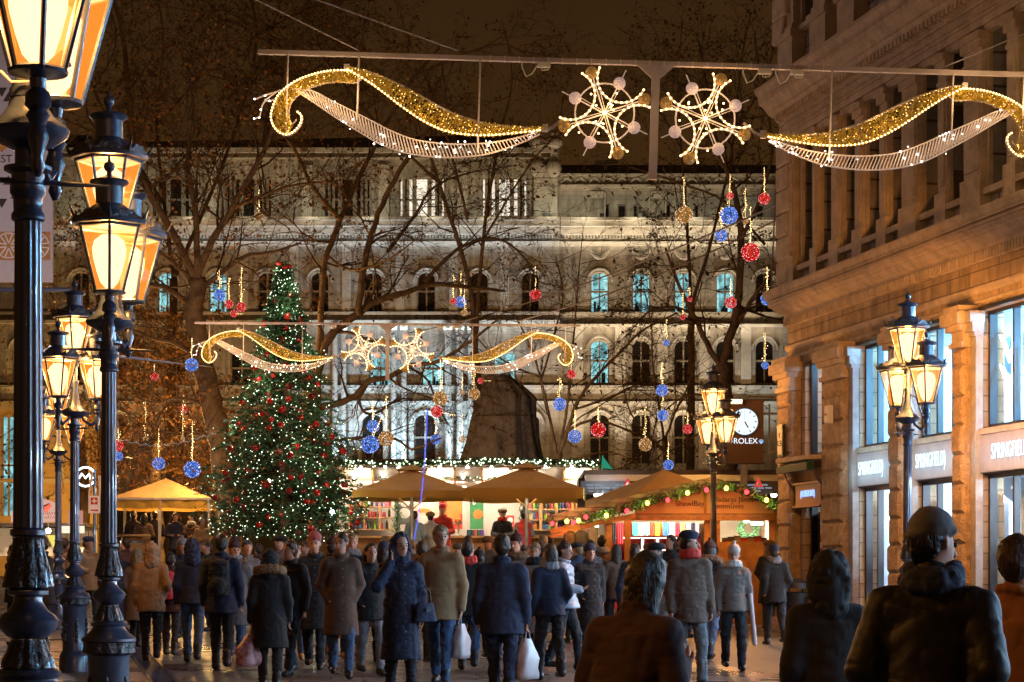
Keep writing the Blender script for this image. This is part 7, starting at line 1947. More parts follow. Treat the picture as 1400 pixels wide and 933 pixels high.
def person(px, top, s_, yaw, label, coat='jacket', cc='black', tr='trouser', boots='boot', hair='hair_d', hat=None, hatc=None, scarf=None, arms=('down', 'down'), stride=0.12, head=(0, 0), lean=0.0,
           items=(), vox=None, longhair=False, hood=None, fur=None, width=1.0, ground=None, lay=False, quilt=0.0, group='people in the market crowd', xy=None):
    global npers; npers += 1; seed = npers * 7 + 3; rg = random.Random(seed)
    if xy: x, d = xy
    else: d = F / s_; x = (px - 700) / s_
    gz = G(d) if ground is None else ground
    H = CAMZ + (HY - top) / s_ - gz
    H = max(1.25, min(2.0, H)); k = H / (1.74 if not hat and not hood else 1.78)
    root = empty('person', (x, d, gz), R(yaw), label, 'person', group)
    vox = vox or (0.0125 if s_ > 110 else 0.015 if s_ > 85 else 0.02)
    W = width
    leanv = lambda p: np.array([p[0], p[1] - lean * max(0, p[2] - 0.95) , p[2] - 0.12 * lean * max(0, p[2] - 0.95)])
    A = lambda x_, y_, z_: leanv(np.array([x_ * 1.0, y_, z_]))
    hipL, hipR = A(.09, 0, .92), A(-.09, 0, .92)
    fl, bl = -stride, stride * 0.9
    legs = []
    for sgn, off in ((1, fl), (-1, bl)):
        kn = np.array([sgn * 0.095, off * 0.55 - 0.03, 0.50]); an = np.array([sgn * 0.09, off + 0.02, 0.09 + (0.05 if off > 0.1 else 0)])
        legs.append((A(sgn * .085, 0, .92), kn, an))
    sh = 0.165 * W
    def arm(kind, sg):
        S_ = A(sg * sh, 0.005, 1.375)
        if kind == 'down': return S_, A(sg * (sh + .05), .03, 1.11), A(sg * (sh + .055), -.05, .87), np.array([0.02 * sg, -0.12, -1])
        if kind == 'swing': return S_, A(sg * (sh + .06), .10, 1.15), A(sg * (sh + .05), .02, .92), np.array([0, -.2, -1])
        if kind == 'fwd': return S_, A(sg * (sh + .06), -.06, 1.14), A(sg * (sh + .02), -.20, .97), np.array([0, -.5, -.8])
        if kind == 'pocket': return S_, A(sg * (sh + .065), .06, 1.13), A(sg * (sh - .01), -.045, .95), np.array([-.5 * sg, -.3, -.5])
        if kind == 'bent': return S_, A(sg * (sh + .07), .0, 1.14), A(sg * (sh - .06), -.24, 1.10), np.array([-.5 * sg, -.8, .2])
        if kind == 'hold': return S_, A(sg * (sh + .06), -.05, 1.15), A(sg * (sh - .08), -.27, 1.22), np.array([-.4 * sg, -.6, .5])
        if kind == 'phone': return S_, A(sg * (sh + .11), -.13, 1.20), A(sg * (sh - .035), -.10, 1.45), np.array([-.25 * sg, .05, 1])
    AR = [arm(arms[0], 1), arm(arms[1], -1)]   # left hand (+x when facing the camera: viewer's right is -x... ) pair
    hc = A(0, -0.01, 1.625); hy, hp = R(head[0]), head[1]
    def Hd(x_, y_, z_):
        v = ry((x_, y_, z_), hy); v[1] -= hp * z_ * 0.6; v[2] += hp * (v[1]) * 0.5
        return hc + v
    lo, hi = (-.62, -.62, -.02), (.62, .62, 1.95)
    # ---- body (one continuous skin)
    b = Field(lo, hi, vox if s_ < 200 else 0.009)
    if s_ > 70:
        bv = min(vox, 0.0105) if s_ > 90 else vox
        b = Field(lo, hi, bv)
    b.ell(Hd(0, 0.012, 0.035), (.074, .094, .095), 0.02).ell(Hd(0, -.025, -.03), (.058, .066, .085), 0.03).ell(Hd(0, -.045, -.085), (.033, .035, .03), 0.02)
    if s_ > 70:
        b.ell(Hd(.032, -.095, .008), (.017, .014, .011), sub=True).ell(Hd(-.032, -.095, .008), (.017, .014, .011), sub=True)
        b.cap(Hd(0, -.085, .015), Hd(0, -.108, -.03), .008, .013, 0.015).ell(Hd(0, -.086, -.06), (.022, .012, .007), 0.01)
        b.ell(Hd(.077, .01, 0.0), (.010, .02, .03), 0.012).ell(Hd(-.077, .01, 0.0), (.010, .02, .03), 0.012)
    b.cap(A(0, .012, 1.44), Hd(0, .015, -.06), .055, .05, 0.03)
    b.cone(.95, 1.36, A(0, .0, .95)[:2], A(0, 0, 1.36)[:2], (.13 * W, .09), (.15 * W, .095), 0.05)
    for h_, kn, an in legs:
        b.cap(h_, kn, .075, .052, .05).cap(kn, an, .05, .036, .03).cap(an + (0, .03, -.04), an + (0, -.13, -.06), .034, .026, .03)
    for (S_, E_, Wr, hd) in AR:
        b.cap(S_, E_, .046, .04, .05).cap(E_, Wr, .038, .027, .03)
        hd = hd / np.linalg.norm(hd); side = np.cross(hd, (0, 0, 1.0)); 
        if np.linalg.norm(side) < .2: side = np.array([0, 1.0, 0])
        side /= np.linalg.norm(side); nrm = np.cross(side, hd)
        pm = Wr + hd * 0.05
        b.cap(Wr + hd * .01 + side * .015, pm + side * .022, .018, .014, .02).cap(Wr + hd * .01 - side * .015, pm - side * .022, .018, .014, .02).cap(Wr, pm, .018, .016, .02)
        for j, (off, ln) in enumerate(((.031, .062), (.011, .072), (-.010, .068), (-.030, .052))):
            p0 = pm + side * off + hd * .02; p1 = p0 + hd * ln * .5 + nrm * .008; p2 = p1 + hd * ln * .32 + nrm * .026; 
            b.cap(p0, p1, .0095, .009, .004).cap(p1, p2, .009, .0075, .004)
        t0 = Wr + hd * .02 + side * .026; t1 = t0 + hd * .03 + side * .026 + nrm * .012; b.cap(t0, t1, .012, .010, .01).cap(t1, t1 + hd * .028 + nrm * .012, .010, .008, .006)
    body = b.mesh('body', SKIN, root)
    if s_ > 90:
        eb = MB()
        for sg in (1, -1): c_ = Hd(.031 * sg, -.080, .007); eb.ico(c_, .0095, 2); eb.tube([Hd(.016 * sg, -.094, .027), Hd(.033 * sg, -.093, .032), Hd(.048 * sg, -.082, .027)], .0035, 5)
        eb.build('eyes', EYE, root, smooth=True)
    # ---- trousers, boots
    t = Field(lo, (.62, .62, 1.1), vox)
    for h_, kn, an in legs: t.cap(h_, kn, .095 * (W * .5 + .5), .07, .05).cap(kn, an + (0, 0, .02), .068, .055, .03)
    t.cap(A(.06, 0, .95), A(-.06, 0, .95), .12, .12, .05); t.folds(.007, seed, 1.3).cutabove({'jacket': .98, 'hip': .88, 'long': .62, 'knee': .70, 'vest': 1.0}[coat]).cutbelow(.09)
    t.mesh('trousers', C[tr], root)
    f = Field(lo, (.62, .62, .5), vox)
    for h_, kn, an in legs:
        f.cap(an + (0, .035, -.04), an + (0, -.14, -.055), .047, .038, .03).cap(an + (0, .01, -.02), an + (0, .01, .10), .05, .055, .03)
    f.cutbelow(0.0)
    f.mesh('boots', C[boots], root)
    # ---- coat
    c_ = Field(lo, hi, vox); off = .03 if not quilt else .045
    bot = {'jacket': .84, 'hip': .74, 'long': .42, 'knee': .52, 'vest': .86}[coat]
    c_.cone(1.02, 1.36, A(0, .0, 1.02)[:2], A(0, 0.0, 1.36)[:2], (.150 * W + off * .6, .112 + off * .6), (.165 * W + off * .3, .10 + off * .6), .06)
    c_.cone(bot, 1.06, A(0, 0.0, bot)[:2], A(0, 0, 1.06)[:2], ((.19 if coat in ('long', 'knee') else .17) * W + off, (.16 if coat in ('long', 'knee') else .135) + off + stride * .22), (.155 * W + off * .6, .12 + off * .5), .05)
    c_.cap(A(-sh * .85, .005, 1.375), A(sh * .85, .005, 1.375), .062 + off * .5, .062 + off * .5, .05); c_.cap(A(-.09, .02, 1.40), A(0, .02, 1.455), .06, .06, .05).cap(A(.09, .02, 1.40), A(0, .02, 1.455), .06, .06, .05); c_.cap(A(0, .015, 1.40), A(0, .012, 1.505), .08, .066, .03)
    for (S_, E_, Wr, hd) in AR:
        if coat == 'vest': continue
        c_.cap(S_, E_, .060 + off * .6, .050 + off * .5, .04).cap(E_, Wr, .050 + off * .5, .040 + off * .4, .03)
    if coat == 'vest': pass
    c_.folds(rg.choice([.0024, .0034, .005]) if s_ < 200 else .0036, seed, 1.0, quilt, .085)
    if not scarf and not hood and coat != 'vest':
        for i in range(10):
            a0, a1 = 2 * PI * i / 10, 2 * PI * (i + 1) / 10
            c_.cap(A(.078 * math.cos(a0), .012 + .078 * math.sin(a0), 1.50 + .02 * math.sin(a0)), A(.078 * math.cos(a1), .012 + .078 * math.sin(a1), 1.50 + .02 * math.sin(a1)), .019, .019, .012)
    # neck opening
    c_.ell(A(0, -.02, 1.56), (.062, .062, .08), sub=True)
    coatm = C[cc] if isinstance(cc, str) else cc
    co_ = c_.mesh('coat', coatm, root)
    if coat == 'vest':
        sl_ = Field(lo, hi, vox)
        for (S_, E_, Wr, hd) in AR: sl_.cap(S_, E_, .07, .058, .04).cap(E_, Wr, .056, .045, .03)
        sl_.folds(.005, seed + 1).mesh('sleeves', C['lgrey'], root)
    # coat details: front placket, belt or buttons
    dt = MB()
    if s_ > 85:
        zz = [1.42 - .1 * i for i in range(int((1.42 - bot) / .1) + 1)]
        for z in zz:
            r0 = .12 + off + (0.02 if z < 1.0 else 0) + (0.03 if coat in ('long', 'knee') and z < .8 else 0)
            p = A(0.02, -r0 - .012, z); dt.ico(p, .007, 1, (1, .5, 1))
        dt.build('buttons', mat('button_metal', (0.35, 0.28, 0.2), 0.3, 0.8, 0) if 'btn' not in M else M['btn'], co_); M['btn'] = dt and bpy.data.materials['button_metal']
    # ---- hair / hat / hood
    if not hood:
        h = Field(lo, hi, min(vox, .0125))
        h.ell(Hd(0, .022, .030 if hat else .045), (.080 if hat else .083, .096 if hat else .10, .085 if hat else .098), .02).ell(Hd(0, .05, -.01), (.07, .07, .08), .03)
        if longhair: h.cap(Hd(.05, .05, -.0), Hd(.06, .06, -.16), .045, .035, .03).cap(Hd(-.05, .05, 0), Hd(-.06, .06, -.16), .045, .035, .03).cap(Hd(0, .07, 0), Hd(0, .08, -.18), .06, .05, .03)
        h.ell(Hd(0, -.10, -.035), (.07, .09, .085), sub=True); h.folds(.004, seed, 2.4); h.fuzz(.0012, seed)
        h.mesh('hair', C[hair], root)
    if hat:
        h = Field(lo, hi, min(vox, .0125)); hm = C[hatc or 'black']
        if hat == 'beanie': h.ell(Hd(0, .018, .080), (.091, .106, .092), .01); h.ell(Hd(0, -.10, -.045), (.13, .13, .088), sub=True); h.ell(Hd(0, .02, .19), (.028, .028, .026), .015)
        if hat == 'beret': h.ell(Hd(.02, .02, .095), (.115, .12, .055), .02).ell(Hd(0, .01, .07), (.088, .10, .05), .02)
        if hat == 'knit':
            h.ell(Hd(0, .02, .062), (.089, .107, .086), .02)
            for i in range(12):
                a0, a1 = 2 * PI * i / 12, 2 * PI * (i + 1) / 12
                h.cap(Hd(.077 * math.cos(a0), .02 + .094 * math.sin(a0), .042 - .02 * math.sin(a0)), Hd(.077 * math.cos(a1), .02 + .094 * math.sin(a1), .042 - .02 * math.sin(a1)), .016, .016, .012)
        if hat == 'cap':
            h.ell(Hd(0, .02, .058), (.094, .112, .062), .02).ell(Hd(0, -.085, .05), (.06, .045, .012), .02).ell(Hd(0, .01, .085), (.098, .12, .045), .03)
        if hat == 'furhat': h.ell(Hd(0, .01, .085), (.12, .13, .075), .02).fuzz(.004, seed)
        h.folds(.002, seed, 2)
        h.mesh('hat', hm, root)
    if hood:
        h = Field(lo, hi, min(vox, .0125)); 
        h.ell(Hd(0, .03, .03), (.105, .125, .118), .03).cap(A(0, .04, 1.46), Hd(0, .05, -.03), .11, .11, .05)
        h.ell(Hd(0, -.10, -.005), (.085, .11, .11), sub=True); h.folds(.009, seed, 1.3)
        h.mesh('hood', C[hood] if isinstance(hood, str) else hood, root)
    if fur:
        kind, fm = fur
        h = Field(lo, hi, min(vox, .0125)); n = 14
        for i in range(n):
            a0, a1 = [-PI / 2 + 2 * PI * j / n for j in (i, i + 1)]
            if kind == 'hoodrim': q0, q1 = [Hd(.105 * math.cos(a), -.055 + .02 * math.sin(a), .02 + .12 * math.sin(a)) for a in (a0, a1)]; r_ = .028
            elif kind == 'down':  # hood lying on the back and shoulders
                q0, q1 = [A(.16 * math.cos(a), .05 + .11 * math.sin(a), 1.49 + .035 * math.sin(a)) for a in (a0, a1)]; r_ = .055
            else: q0, q1 = [A(.115 * math.cos(a), -.01 + .10 * math.sin(a), 1.47 + .03 * math.sin(a)) for a in (a0, a1)]; r_ = .05
            h.cap(q0, q1, r_, r_, .02)
        if kind == 'collar': h.cap(A(.08, -.10, 1.44), A(.03, -.15, 1.28), .05, .035, .02).cap(A(-.08, -.10, 1.44), A(-.03, -.15, 1.28), .05, .035, .02)
        h.fuzz(.006, seed); h.mesh('fur_trim', C[fm], root)
    if scarf:
        h = Field(lo, hi, min(vox, .0125)); n = 12
        for i in range(n):
            a0, a1 = 2 * PI * i / n, 2 * PI * (i + 1) / n
            for dz, rr in ((1.475, .092), (1.515, .085)):
                h.cap(A(rr * math.cos(a0), .005 + rr * math.sin(a0), dz - .02 * math.sin(a0)), A(rr * math.cos(a1), .005 + rr * math.sin(a1), dz - .02 * math.sin(a1)), .034, .034, .015)
        h.folds(.004, seed, 3).mesh('scarf', C[scarf], root)
    root.scale = (k, k, k)
    # ---- carried things (each its own thing)
    T = Matrix.Translation(root.location) @ Matrix.Rotation(R(yaw), 4, 'Z') @ Matrix.Scale(k, 4)
    for it in items:
        kind = it[0]; lab = it[1]; col = C[it[2]]; sg = it[3] if len(it) > 3 else 1
        Wr = AR[0 if sg > 0 else 1][2]; hd_ = AR[0 if sg > 0 else 1][3]; hand = T @ Vector(Wr + hd_ / np.linalg.norm(hd_) * .08)
        if kind == 'bag':
            sz = it[4] if len(it) > 4 else (.17, .09, .34)
            e_ = empty('shopping_bag', hand, R(yaw + rg.uniform(60, 110)), lab, 'bag')
            v = MB(); n = 20; rows = []
            for j in range(9):
                f_ = j / 8; z = -.10 - sz[2] * f_
                wx = sz[0] * (0.35 + .65 * min(1, f_ * 2.2)) * (1 + .05 * math.sin(j * 2)); wy = sz[1] * (0.35 + .65 * min(1, f_ * 2.2)) * (1 if f_ < .95 else .85)
                rows.append([(wx * math.copysign(abs(math.cos(a)) ** .55, math.cos(a)) * (1 + .06 * math.sin(5 * a + j)), wy * math.copysign(abs(math.sin(a)) ** .55, math.sin(a)) * (1 + .10 * math.sin(4 * a + j * 1.3)), z) for a in [2 * PI * q / n for q in range(n)]])
            vv = [p for r_ in rows for p in r_]; ff = [(j * n + q, j * n + (q + 1) % n, (j + 1) * n + (q + 1) % n, (j + 1) * n + q) for j in range(8) for q in range(n)] + [tuple(8 * n + q for q in range(n))]
            v.add(vv, ff); v.build('sack', col, e_, smooth='all')
            hn_ = MB(); hn_.tube([(.05, .02, -.12), (.02, .01, -.02), (0, 0, 0.0), (-.02, .01, -.02), (-.05, .02, -.12)], .006, 5); hn_.build('handles', col, e_)
        elif kind == 'backpack':
            p = T @ Vector(A(0, .19 + off, 1.18)); e_ = empty('backpack', p, R(yaw), lab, 'backpack'); e_.scale = (k, k, k)
            fb_ = Field((-.3, -.3, -.4), (.3, .3, .4), .012); fb_.cone(-.22, .22, (0, 0), (0, -.01), (.15, .085), (.125, .07), .05); fb_.ell((0, .07, -.08), (.10, .06, .11), .03).ell((0, -.01, .2), (.12, .07, .07), .03).folds(.005, seed, 1.5)
            fb_.mesh('pack_body', col, e_)
            s3 = MB(); s3.tube([(-.09, -.06, .2), (-.11, -.16, .27), (-.12, -.30, .2), (-.13, -.34, .0)], .018, 6); s3.tube([(.09, -.06, .2), (.11, -.16, .27), (.12, -.30, .2), (.13, -.34, .0)], .018, 6); s3.build('straps', C['black'], e_)
        elif kind == 'handbag':
            e_ = empty('handbag', T @ Vector(A(sg * .24, -.12, .93)), R(yaw + sg * 25), lab, 'handbag')
            fb_ = Field((-.3, -.2, -.3), (.3, .2, .3), .012); fb_.cone(-.11, .09, (0, 0), (0, 0), (.15, .055), (.10, .04), .03); fb_.folds(.003, seed, 2); fb_.mesh('bag_body', col, e_)
            s3 = MB(); s3.tube([(-.08, 0, .09), (-.06, 0, .22), (0, 0, .27), (.06, 0, .22), (.08, 0, .09)], .009, 6); s3.bx(-.03, .03, -.07, -.055, .0, .04); s3.build('strap', C['boot'], e_)
        elif kind == 'roll':
            e_ = empty('wrapping_roll', hand, R(yaw), lab, 'paper roll')
            MB().tube([(0, 0, .28), (.06, -.05, -.40)], .032, 14).build('paper', col, e_, smooth=True); MB().tube([(0, 0, .285), (.061, -.051, -.405)], .014, 8).build('core', C['brown'], e_)
        elif kind == 'phone':
            e_ = empty('mobile_phone', hand, R(yaw), lab, 'phone'); MB().cbx(-.036, .036, -.006, .006, -.07, .07, .003).build('phone_case', C['black'], e_); MB().bx(-.032, .032, .0065, .0075, -.062, .062).build('display', glow('phone_screen', (.6, .75, 1), .8), e_)
    return root

# ------------------------------------------------------------------ the crowd; px, head top, scale (px per metre), yaw (0 faces the camera)
person(1268, 682, 335, 160, 'broad man in a dark leather jacket and ribbed grey cap seen from behind, head bowed', 'hip', 'leather', 'trouser', hat='knit', hatc='grey', hair='hair_d', arms=('pocket', 'pocket'), head=(-38, 0.35), lean=0.22, width=1.08, vox=.0095, stride=.05,
       scarf='navy', items=())
person(1392, 738, 300, 120, 'person in an orange brown jacket cut by the picture edge beside the leather jacket', 'hip', 'orange', 'trouser', hair='hair_b', arms=('bent', 'down'), head=(20, .1), width=1.09, vox=.011)
person(1132, 748, 255, 190, 'dark hooded person walking just in front of the corner door, back turned', 'knee', 'black', 'trouser', hood='black', arms=('down', 'pocket'), width=1.02, vox=.011, stride=.2)
person(842, 753, 310, 140, 'dark haired person in a maroon brown coat close to the camera, bent over a phone', 'hip', 'maroon', 'trouser', hair='hair_d', longhair=True, arms=('hold', 'hold'), head=(10, .25), lean=.35, width=1.11, vox=.0105,
       items=(('phone', 'black mobile phone held by the close dark haired person', 'black', 1),))
person(548, 727, 126, 12, 'woman in a long black hooded down coat holding a phone to her ear', 'long', 'navy', 'trouser', hood='navy', arms=('down', 'phone'), head=(12, .1), quilt=.0, items=(('handbag', 'dark handbag on the arm of the woman in the hooded coat', 'navy', 1), ('phone', 'phone at the ear of the woman in the hooded coat', 'black', -1)), vox=.011)
person(603, 720, 118, -10, 'bald man in a loose tan jacket walking with shopping', 'hip', 'tan', 'jeans', hair='hair_l', arms=('down', 'down'), head=(25, 0), width=1.07, stride=.22, items=(('bag', 'pink and white carrier bag hanging from the tan jacket man', 'plastic', 1, (.16, .08, .40)),))
person(686, 733, 132, 172, 'heavy man in a dark navy jacket and jeans carrying a white plastic bag', 'hip', 'navy', 'navy', hair='hair_b', arms=('down', 'down'), width=1.16, stride=.12, head=(10, 0), items=(('bag', 'crumpled white plastic bag held by the man in dark navy', 'plastic', -1, (.14, .09, .42)),), vox=.012)
person(430, 728, 103, 0, 'woman in a black belted coat with a pinkish knit hat and tall boots', 'knee', 'black', 'trouser', hat='beanie', hatc='pink', hair='hair_b', arms=('down', 'pocket'), stride=.15, quilt=.004)
person(481, 732, 98, 8, 'young man in a black jacket, grey scarf and ripped jeans with tan boots', 'jacket', 'black', 'jeans', 'tanboot', hair='hair_l', scarf='lgrey', arms=('pocket', 'down'), stride=.2, items=(('bag', 'orange carrier bag in the hand of the man with tan boots', 'orangebag', -1, (.15, .08, .36)),))
person(369, 750, 118, 185, 'person in a very dark coat with golden fur hood seen from behind', 'knee', 'black', 'trouser', hair='hair_b', hood='black', fur=('down', 'fur'), arms=('down', 'down'), width=1.09, stride=.1, items=(('bag', 'large white and red shopping bag carried by the fur hooded person', 'redwhite', 1, (.26, .12, .36)),))
person(303, 733, 104, 178, 'man in a dark blue jacket with a black backpack seen from behind', 'hip', 'navy', 'trouser', hair='hair_d', arms=('down', 'down'), width=1.09, stride=.12, items=(('backpack', 'black backpack worn over the dark blue jacket', 'black'),))
person(263, 736, 98, 182, 'person in a navy hooded jacket and bright blue jeans walking away', 'jacket', 'navy', 'jeans', hood='navy', arms=('down', 'pocket'), stride=.18)
person(207, 740, 97, 184, 'person in a beige hooded coat and dark trousers walking away', 'hip', 'beige', 'trouser', hood='beige', arms=('down', 'pocket'), stride=.12, width=1.04, items=())
person(233, 757, 92, 176, 'small person with a pink patterned backpack walking away', 'hip', 'maroon', 'trouser', hair='hair_d', arms=('down', 'down'), stride=.1, items=(('backpack', 'pink and red patterned backpack between two walkers', 'pinkpack'),))
person(187, 752, 88, 170, 'person in a taupe coat at the outer side of the walking group', 'knee', 'taupe', 'trouser', hair='hair_l', longhair=True, arms=('down', 'down'))
person(507, 745, 108, 20, 'slim woman in a black jacket and light grey leggings', 'hip', 'black', 'lgrey', hair='hair_d', longhair=True, arms=('pocket', 'pocket'), stride=.16)
person(895, 741, 113, -18, 'woman in a black beret and dark coat with a large brown fur collar', 'knee', 'brown', 'trouser', hat='beret', hatc='black', hair='hair_d', fur=('collar', 'dfur'), arms=('pocket', 'pocket'), head=(-25, 0), width=1.07)
person(943, 724, 118, 14, 'tall man in a dark brown zipped jacket with a red scarf and dark beret', 'hip', 'brown', 'grey', hat='beret', hatc='navy', hair='hair_d', scarf='red', arms=('down', 'down'), head=(60, .2), width=1.07, stride=.18)
person(1003, 745, 104, 5, 'woman in a taupe jacket with a big white knit scarf and hat, looking down', 'jacket', 'taupe', 'trouser', hat='beanie', hatc='white', hair='hair_l', scarf='white', arms=('down', 'down'), head=(-10, .15), stride=.16, items=(('roll', 'long patterned wrapping paper roll under the arm of the white scarf woman', 'plastic', 1),))
person(772, 742, 104, 75, 'person in a silvery striped down jacket walking across', 'jacket', 'silver', 'trouser', hair='hair_d', arms=('down', 'bent'), head=(-10, .1), quilt=.012, width=1.07, stride=.2)
person(731, 744, 104, -6, 'person in a grey brown overcoat beside the silvery jacket', 'knee', 'taupe', 'trouser', hair='hair_l', arms=('down', 'down'), scarf='black', width=1.07)
person(655, 752, 96, 200, 'person in a dark olive jacket between the tan and the navy jackets', 'hip', 'brown', 'trouser', hat='beanie', hatc='black', arms=('down', 'down'))
person(576, 742, 100, 195, 'person in a purple brown anorak just behind the phoning woman', 'hip', 'maroon', 'trouser', hair='hair_b', arms=('down', 'down'), width=1.04)
person(455, 735, 92, 170, 'woman in dark clothes with a maroon bobble hat in the thick of the crowd', 'hip', 'black', 'jeans', 'tanboot', hat='beanie', hatc='maroon', arms=('pocket', 'down'))
person(404, 745, 95, 5, 'person in an ochre jacket glimpsed behind the fur hood', 'hip', 'tan', 'jeans', 'tanboot', hair='hair_b', arms=('down', 'down'))
person(338, 740, 88, 20, 'ginger haired person facing forward between two dark coats', 'hip', 'grey', 'trouser', hair='hair_b', arms=('pocket', 'pocket'))
person(868, 745, 88, 170, 'person in a dark hooded coat waiting at the shawls', 'knee', 'black', 'trouser', hair='hair_b', arms=('bent', 'bent'))
person(917, 733, 76, -30, 'dark haired woman customer talking at the shawl counter', 'hip', 'black', 'trouser', hair='hair_d', longhair=True, arms=('bent', 'bent'), head=(-20, 0))
person(932, 734, 78, 20, 'man with short dark hair facing the camera at the shawl counter', 'hip', 'black', 'trouser', hair='hair_d', arms=('bent', 'down'))
person(1036, 740, 66, 150, 'child in a striped grey knit hat at the craft counter', 'hip', 'navy', 'trouser', hat='beanie', hatc='lgrey', arms=('bent', 'bent'))
person(1012, 733, 66, 200, 'person in black leaning at the craft counter of the hut', 'hip', 'black', 'trouser', hair='hair_d', arms=('bent', 'bent'), lean=.2)
person(842, 746, 80, 190, 'person with bushy brown hair in front of the red shelf', 'hip', 'brown', 'trouser', hair='hair_b', longhair=True, arms=('bent', 'down'))
person(808, 740, 80, 30, 'person with wavy brown hair facing forward near the open hut side', 'hip', 'grey', 'trouser', hair='hair_b', longhair=True, arms=('down', 'down'))
person(752, 735, 68, 165, 'person in a black and white striped top at the stall counter', 'hip', 'black', 'trouser', hair='hair_d', arms=('bent', 'bent'))
T2 = 1.70
for (px, top, s_, yaw, lab, kw) in (
    (716, 697, 59, 190, 'customer in a red quilted vest over pale sleeves at the white stall', dict(coat='vest', cc='redvest', tr='jeans', hat='beanie', hatc='lblue', quilt=.014, arms=('bent', 'bent'))),
    (567, 700, 59, 175, 'customer in a light blue denim jacket by the stall pole', dict(coat='hip', cc='lblue', tr='jeans', hair='hair_b', arms=('bent', 'bent'))),
    (590, 699, 58, 200, 'customer in a pale violet jacket with a fur hat at the counter', dict(coat='hip', cc='silver', tr='jeans', hat='furhat', hatc='fur', arms=('bent', 'bent'), lean=.15)),
    (605, 689, 56.3, -5, 'stall seller in a red hooded sweater and red cap', dict(coat='hip', cc='red', tr='trouser', hat='beanie', hatc='red', arms=('bent', 'bent'))),
    (687, 695, 56.0, 0, 'stall seller in a dark coat and pale fur hat behind the counter', dict(coat='hip', cc='black', tr='trouser', hat='furhat', hatc='hair_l', arms=('bent', 'bent'), scarf='red')),
    (183, 699, 56, 160, 'person in a dark coat standing first under the yellow tent', dict(coat='knee', cc='black', tr='trouser', hair='hair_d', arms=('bent', 'down'))),
    (197, 703, 57, 185, 'woman with dark hair second under the yellow tent', dict(coat='hip', cc='brown', tr='trouser', hair='hair_d', longhair=True, arms=('bent', 'bent'))),
    (211, 700, 56, 200, 'man with cropped hair in black under the middle of the tent', dict(coat='hip', cc='black', tr='trouser', hair='hair_d', arms=('down', 'bent'), width=1.07)),
    (240, 702, 56.5, 10, 'person in a dark jacket behind the tent pole', dict(coat='hip', cc='navy', tr='trouser', hair='hair_d', arms=('bent', 'bent'))),
    (262, 704, 57, -20, 'woman in a brown coat with a white scarf at the tent edge', dict(coat='hip', cc='brown', tr='trouser', hair='hair_b', scarf='white', arms=('bent', 'hold'))),
    (276, 708, 58, 30, 'person with a cream hat leaning at the tent corner', dict(coat='hip', cc='tan', tr='trouser', hat='beanie', hatc='white', arms=('bent', 'bent'))),
):
    g0 = T2 + .07 if px < 300 else T2
    person(px, top, s_, yaw, lab, ground=g0 if 'stall' in lab or px > 300 else 1.77, **kw)
# filler of the dense crowd between the square and the street
cols = ['black', 'navy', 'brown', 'grey', 'taupe', 'black', 'maroon', 'blue', 'black', 'tan']
desc = ['a black', 'a navy', 'a brown', 'a grey', 'a taupe', 'a black', 'a maroon', 'a blue', 'a black', 'a tan']
hats = [None, 'beanie', None, 'beret', None, 'beanie', None, 'furhat']
rg = random.Random(99)
where = {286: 'behind the black backpack', 322: 'just beside the golden fur hood', 352: 'under the lowest boughs of the Christmas tree', 386: 'behind the golden fur hood', 418: 'half behind the belted black coat', 466: 'behind the man with tan boots', 528: 'behind the hooded phoning woman', 627: 'behind the tan jacket man', 640: 'next to the broad navy jacket', 702: 'in front of the white stall counter', 740: 'below the yellow valance', 790: 'between the two market huts', 824: 'under the hut side roof', 885: 'behind the fur collar woman', 966: 'beside the blue lit lamp pole', 1050: 'at the corner of the carved building', 172: 'by the railing of the yellow tent', 150: 'behind the second lamp post', 60: 'between the two nearest lamp posts', 120: 'behind the third lamp base', 20: 'half hidden by the nearest lamp post', 250: 'in front of the tent', 560: 'far behind the phoning woman', 670: 'far behind the navy jacket', 85: 'between the first and third lamp posts', 1080: 'in front of the corner door'}
for i, (px, wh) in enumerate(where.items()):
    s_ = rg.uniform(66, 84)
    if px in (60, 120, 20, 85): s_ = {60: 92, 120: 72, 20: 84, 85: 70}[px]
    if px == 1080: continue
    ht = rg.uniform(1.62, 1.8); d = F / s_
    top = HY - (G(d) + ht - CAMZ) * s_
    cidx = i % len(cols); hk = hats[i % len(hats)]
    person(px, top, s_, rg.choice([0, 35, -50, 170, 215, 140, 200, 80]), 'person in %s jacket%s %s' % (desc[cidx], {None: '', 'beanie': ' and knit hat', 'beret': ' and beret', 'furhat': ' and fur hat'}[hk], wh), rg.choice(['hip', 'hip', 'knee']), cols[cidx], 'trouser', hat=hk, hatc=rg.choice(['black', 'maroon', 'lgrey', 'navy']) if hk != 'furhat' else 'dfur',
           hair=rg.choice(['hair_d', 'hair_b', 'hair_l']), longhair=rg.random() < .4, arms=(rg.choice(['down', 'bent', 'pocket', 'fwd']), rg.choice(['down', 'bent', 'pocket', 'swing'])), head=(rg.uniform(-45, 45), rg.uniform(-.1, .3)), stride=rg.uniform(.03, .24), lean=rg.uniform(0, .1), width=rg.uniform(.95, 1.12), scarf=rg.choice([None, None, 'lgrey', 'maroon']), vox=.022)
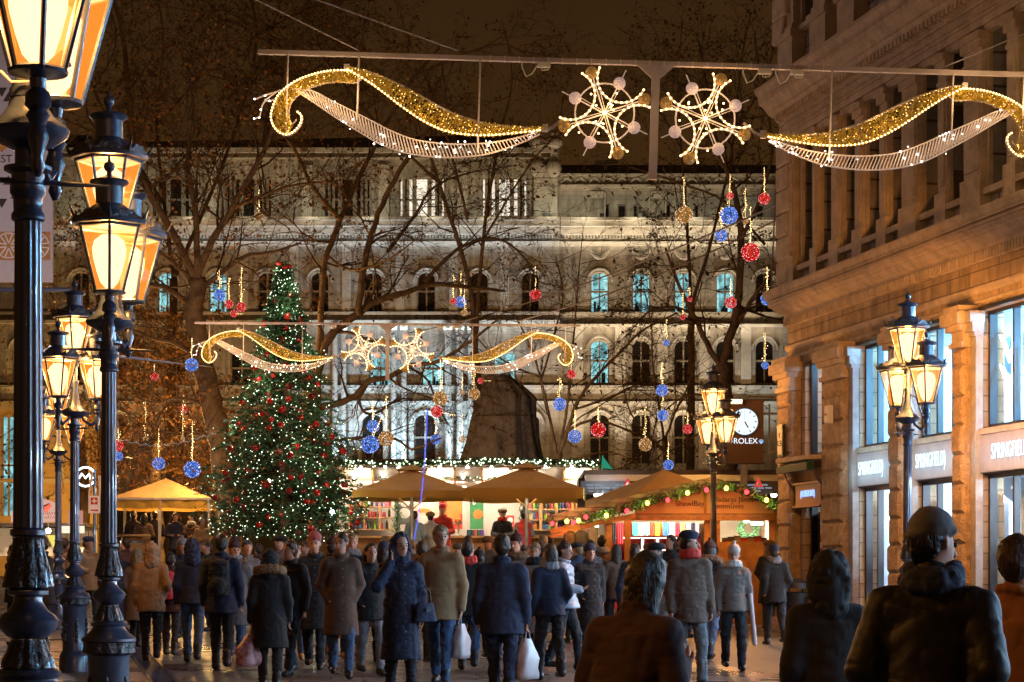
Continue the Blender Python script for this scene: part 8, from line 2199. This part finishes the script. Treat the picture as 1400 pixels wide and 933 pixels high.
extra = [(158, 88, 'navy', 175, 'tall person in navy stepping past the second lamp post'), (322, 96, 'grey', 10, 'person in a grey coat squeezed beside the black backpack'), (398, 108, 'black', -15, 'person in black close behind the golden fur hood'), (525, 98, 'taupe', 200, 'person in taupe turned away behind the hooded phoning woman'),
         (640, 104, 'black', 165, 'person in black between the tan jacket and the navy jacket'), (706, 92, 'grey', -30, 'grey coated person glimpsed past the broad navy jacket'), (752, 112, 'navy', 185, 'person in navy walking away in front of the silvery jacket'), (806, 96, 'black', 20, 'person in black between the silvery jacket and the close dark hair'),
         (868, 100, 'navy', 190, 'person in navy turned to the shawls beside the fur collar'), (970, 96, 'black', 170, 'person in black next to the blue lamp pole, facing the hut'), (466, 110, 'brown', 0, 'brown coated person just in front of the ripped jeans'), (1060, 84, 'black', 185, 'person in black passing the stone pier at the corner door'), (595, 98, 'black', 190, 'dark figure right behind the tan jacket man')]
for i, (px, s_, cc_, yw, lab) in enumerate(extra):
    ht = rg.uniform(1.6, 1.82); top = HY - (G(F / s_) + ht - CAMZ) * s_
    person(px, top, s_, yw + rg.uniform(-15, 15), lab, rg.choice(['hip', 'knee', 'jacket']), cc_, rg.choice(['trouser', 'jeans', 'trouser']), hat=[None, 'beanie', None, 'knit'][i % 4], hatc=['black', 'maroon', 'grey', 'navy'][i % 4], hair=rg.choice(['hair_d', 'hair_b']), longhair=i % 3 == 0,
           arms=(rg.choice(['down', 'swing', 'pocket']), rg.choice(['fwd', 'bent', 'pocket'])), stride=rg.uniform(.1, .28), lean=rg.uniform(0, .08), head=(rg.uniform(-30, 30), .1), scarf=[None, 'lgrey', None, None, 'red'][i % 5], fur=[None, ('down', 'dfur'), None, None][i % 4])
# barrel table at the tent
for (px, lab) in ((181, 'upright wooden barrel table in front of the yellow tent, beside the second lamp'),):
    p = P(px, 0, 51); o = empty('barrel_table', (p.x, 51, G(51)), 0, lab, 'barrel')
    MB().lathe([(.24, 0), (.29, .25), (.31, .5), (.29, .75), (.24, 1.0)], n=24, mod=lambda i, k, n: 1 - .01 * (k % 2)).build('staves', M['wood'], o); b_ = MB(); [b_.lathe([(r_, z), (r_ + .012, z + .01), (r_ + .012, z + .05), (r_, z + .06)], n=24) for r_, z in ((.265, .12), (.305, .35), (.305, .6), (.265, .85))]; b_.build('hoops', M['iron'], o); MB().lathe([(.42, 1.0), (.43, 1.01), (.43, 1.04), (.42, 1.05)], n=24).build('table_top', M['wood_l'], o)
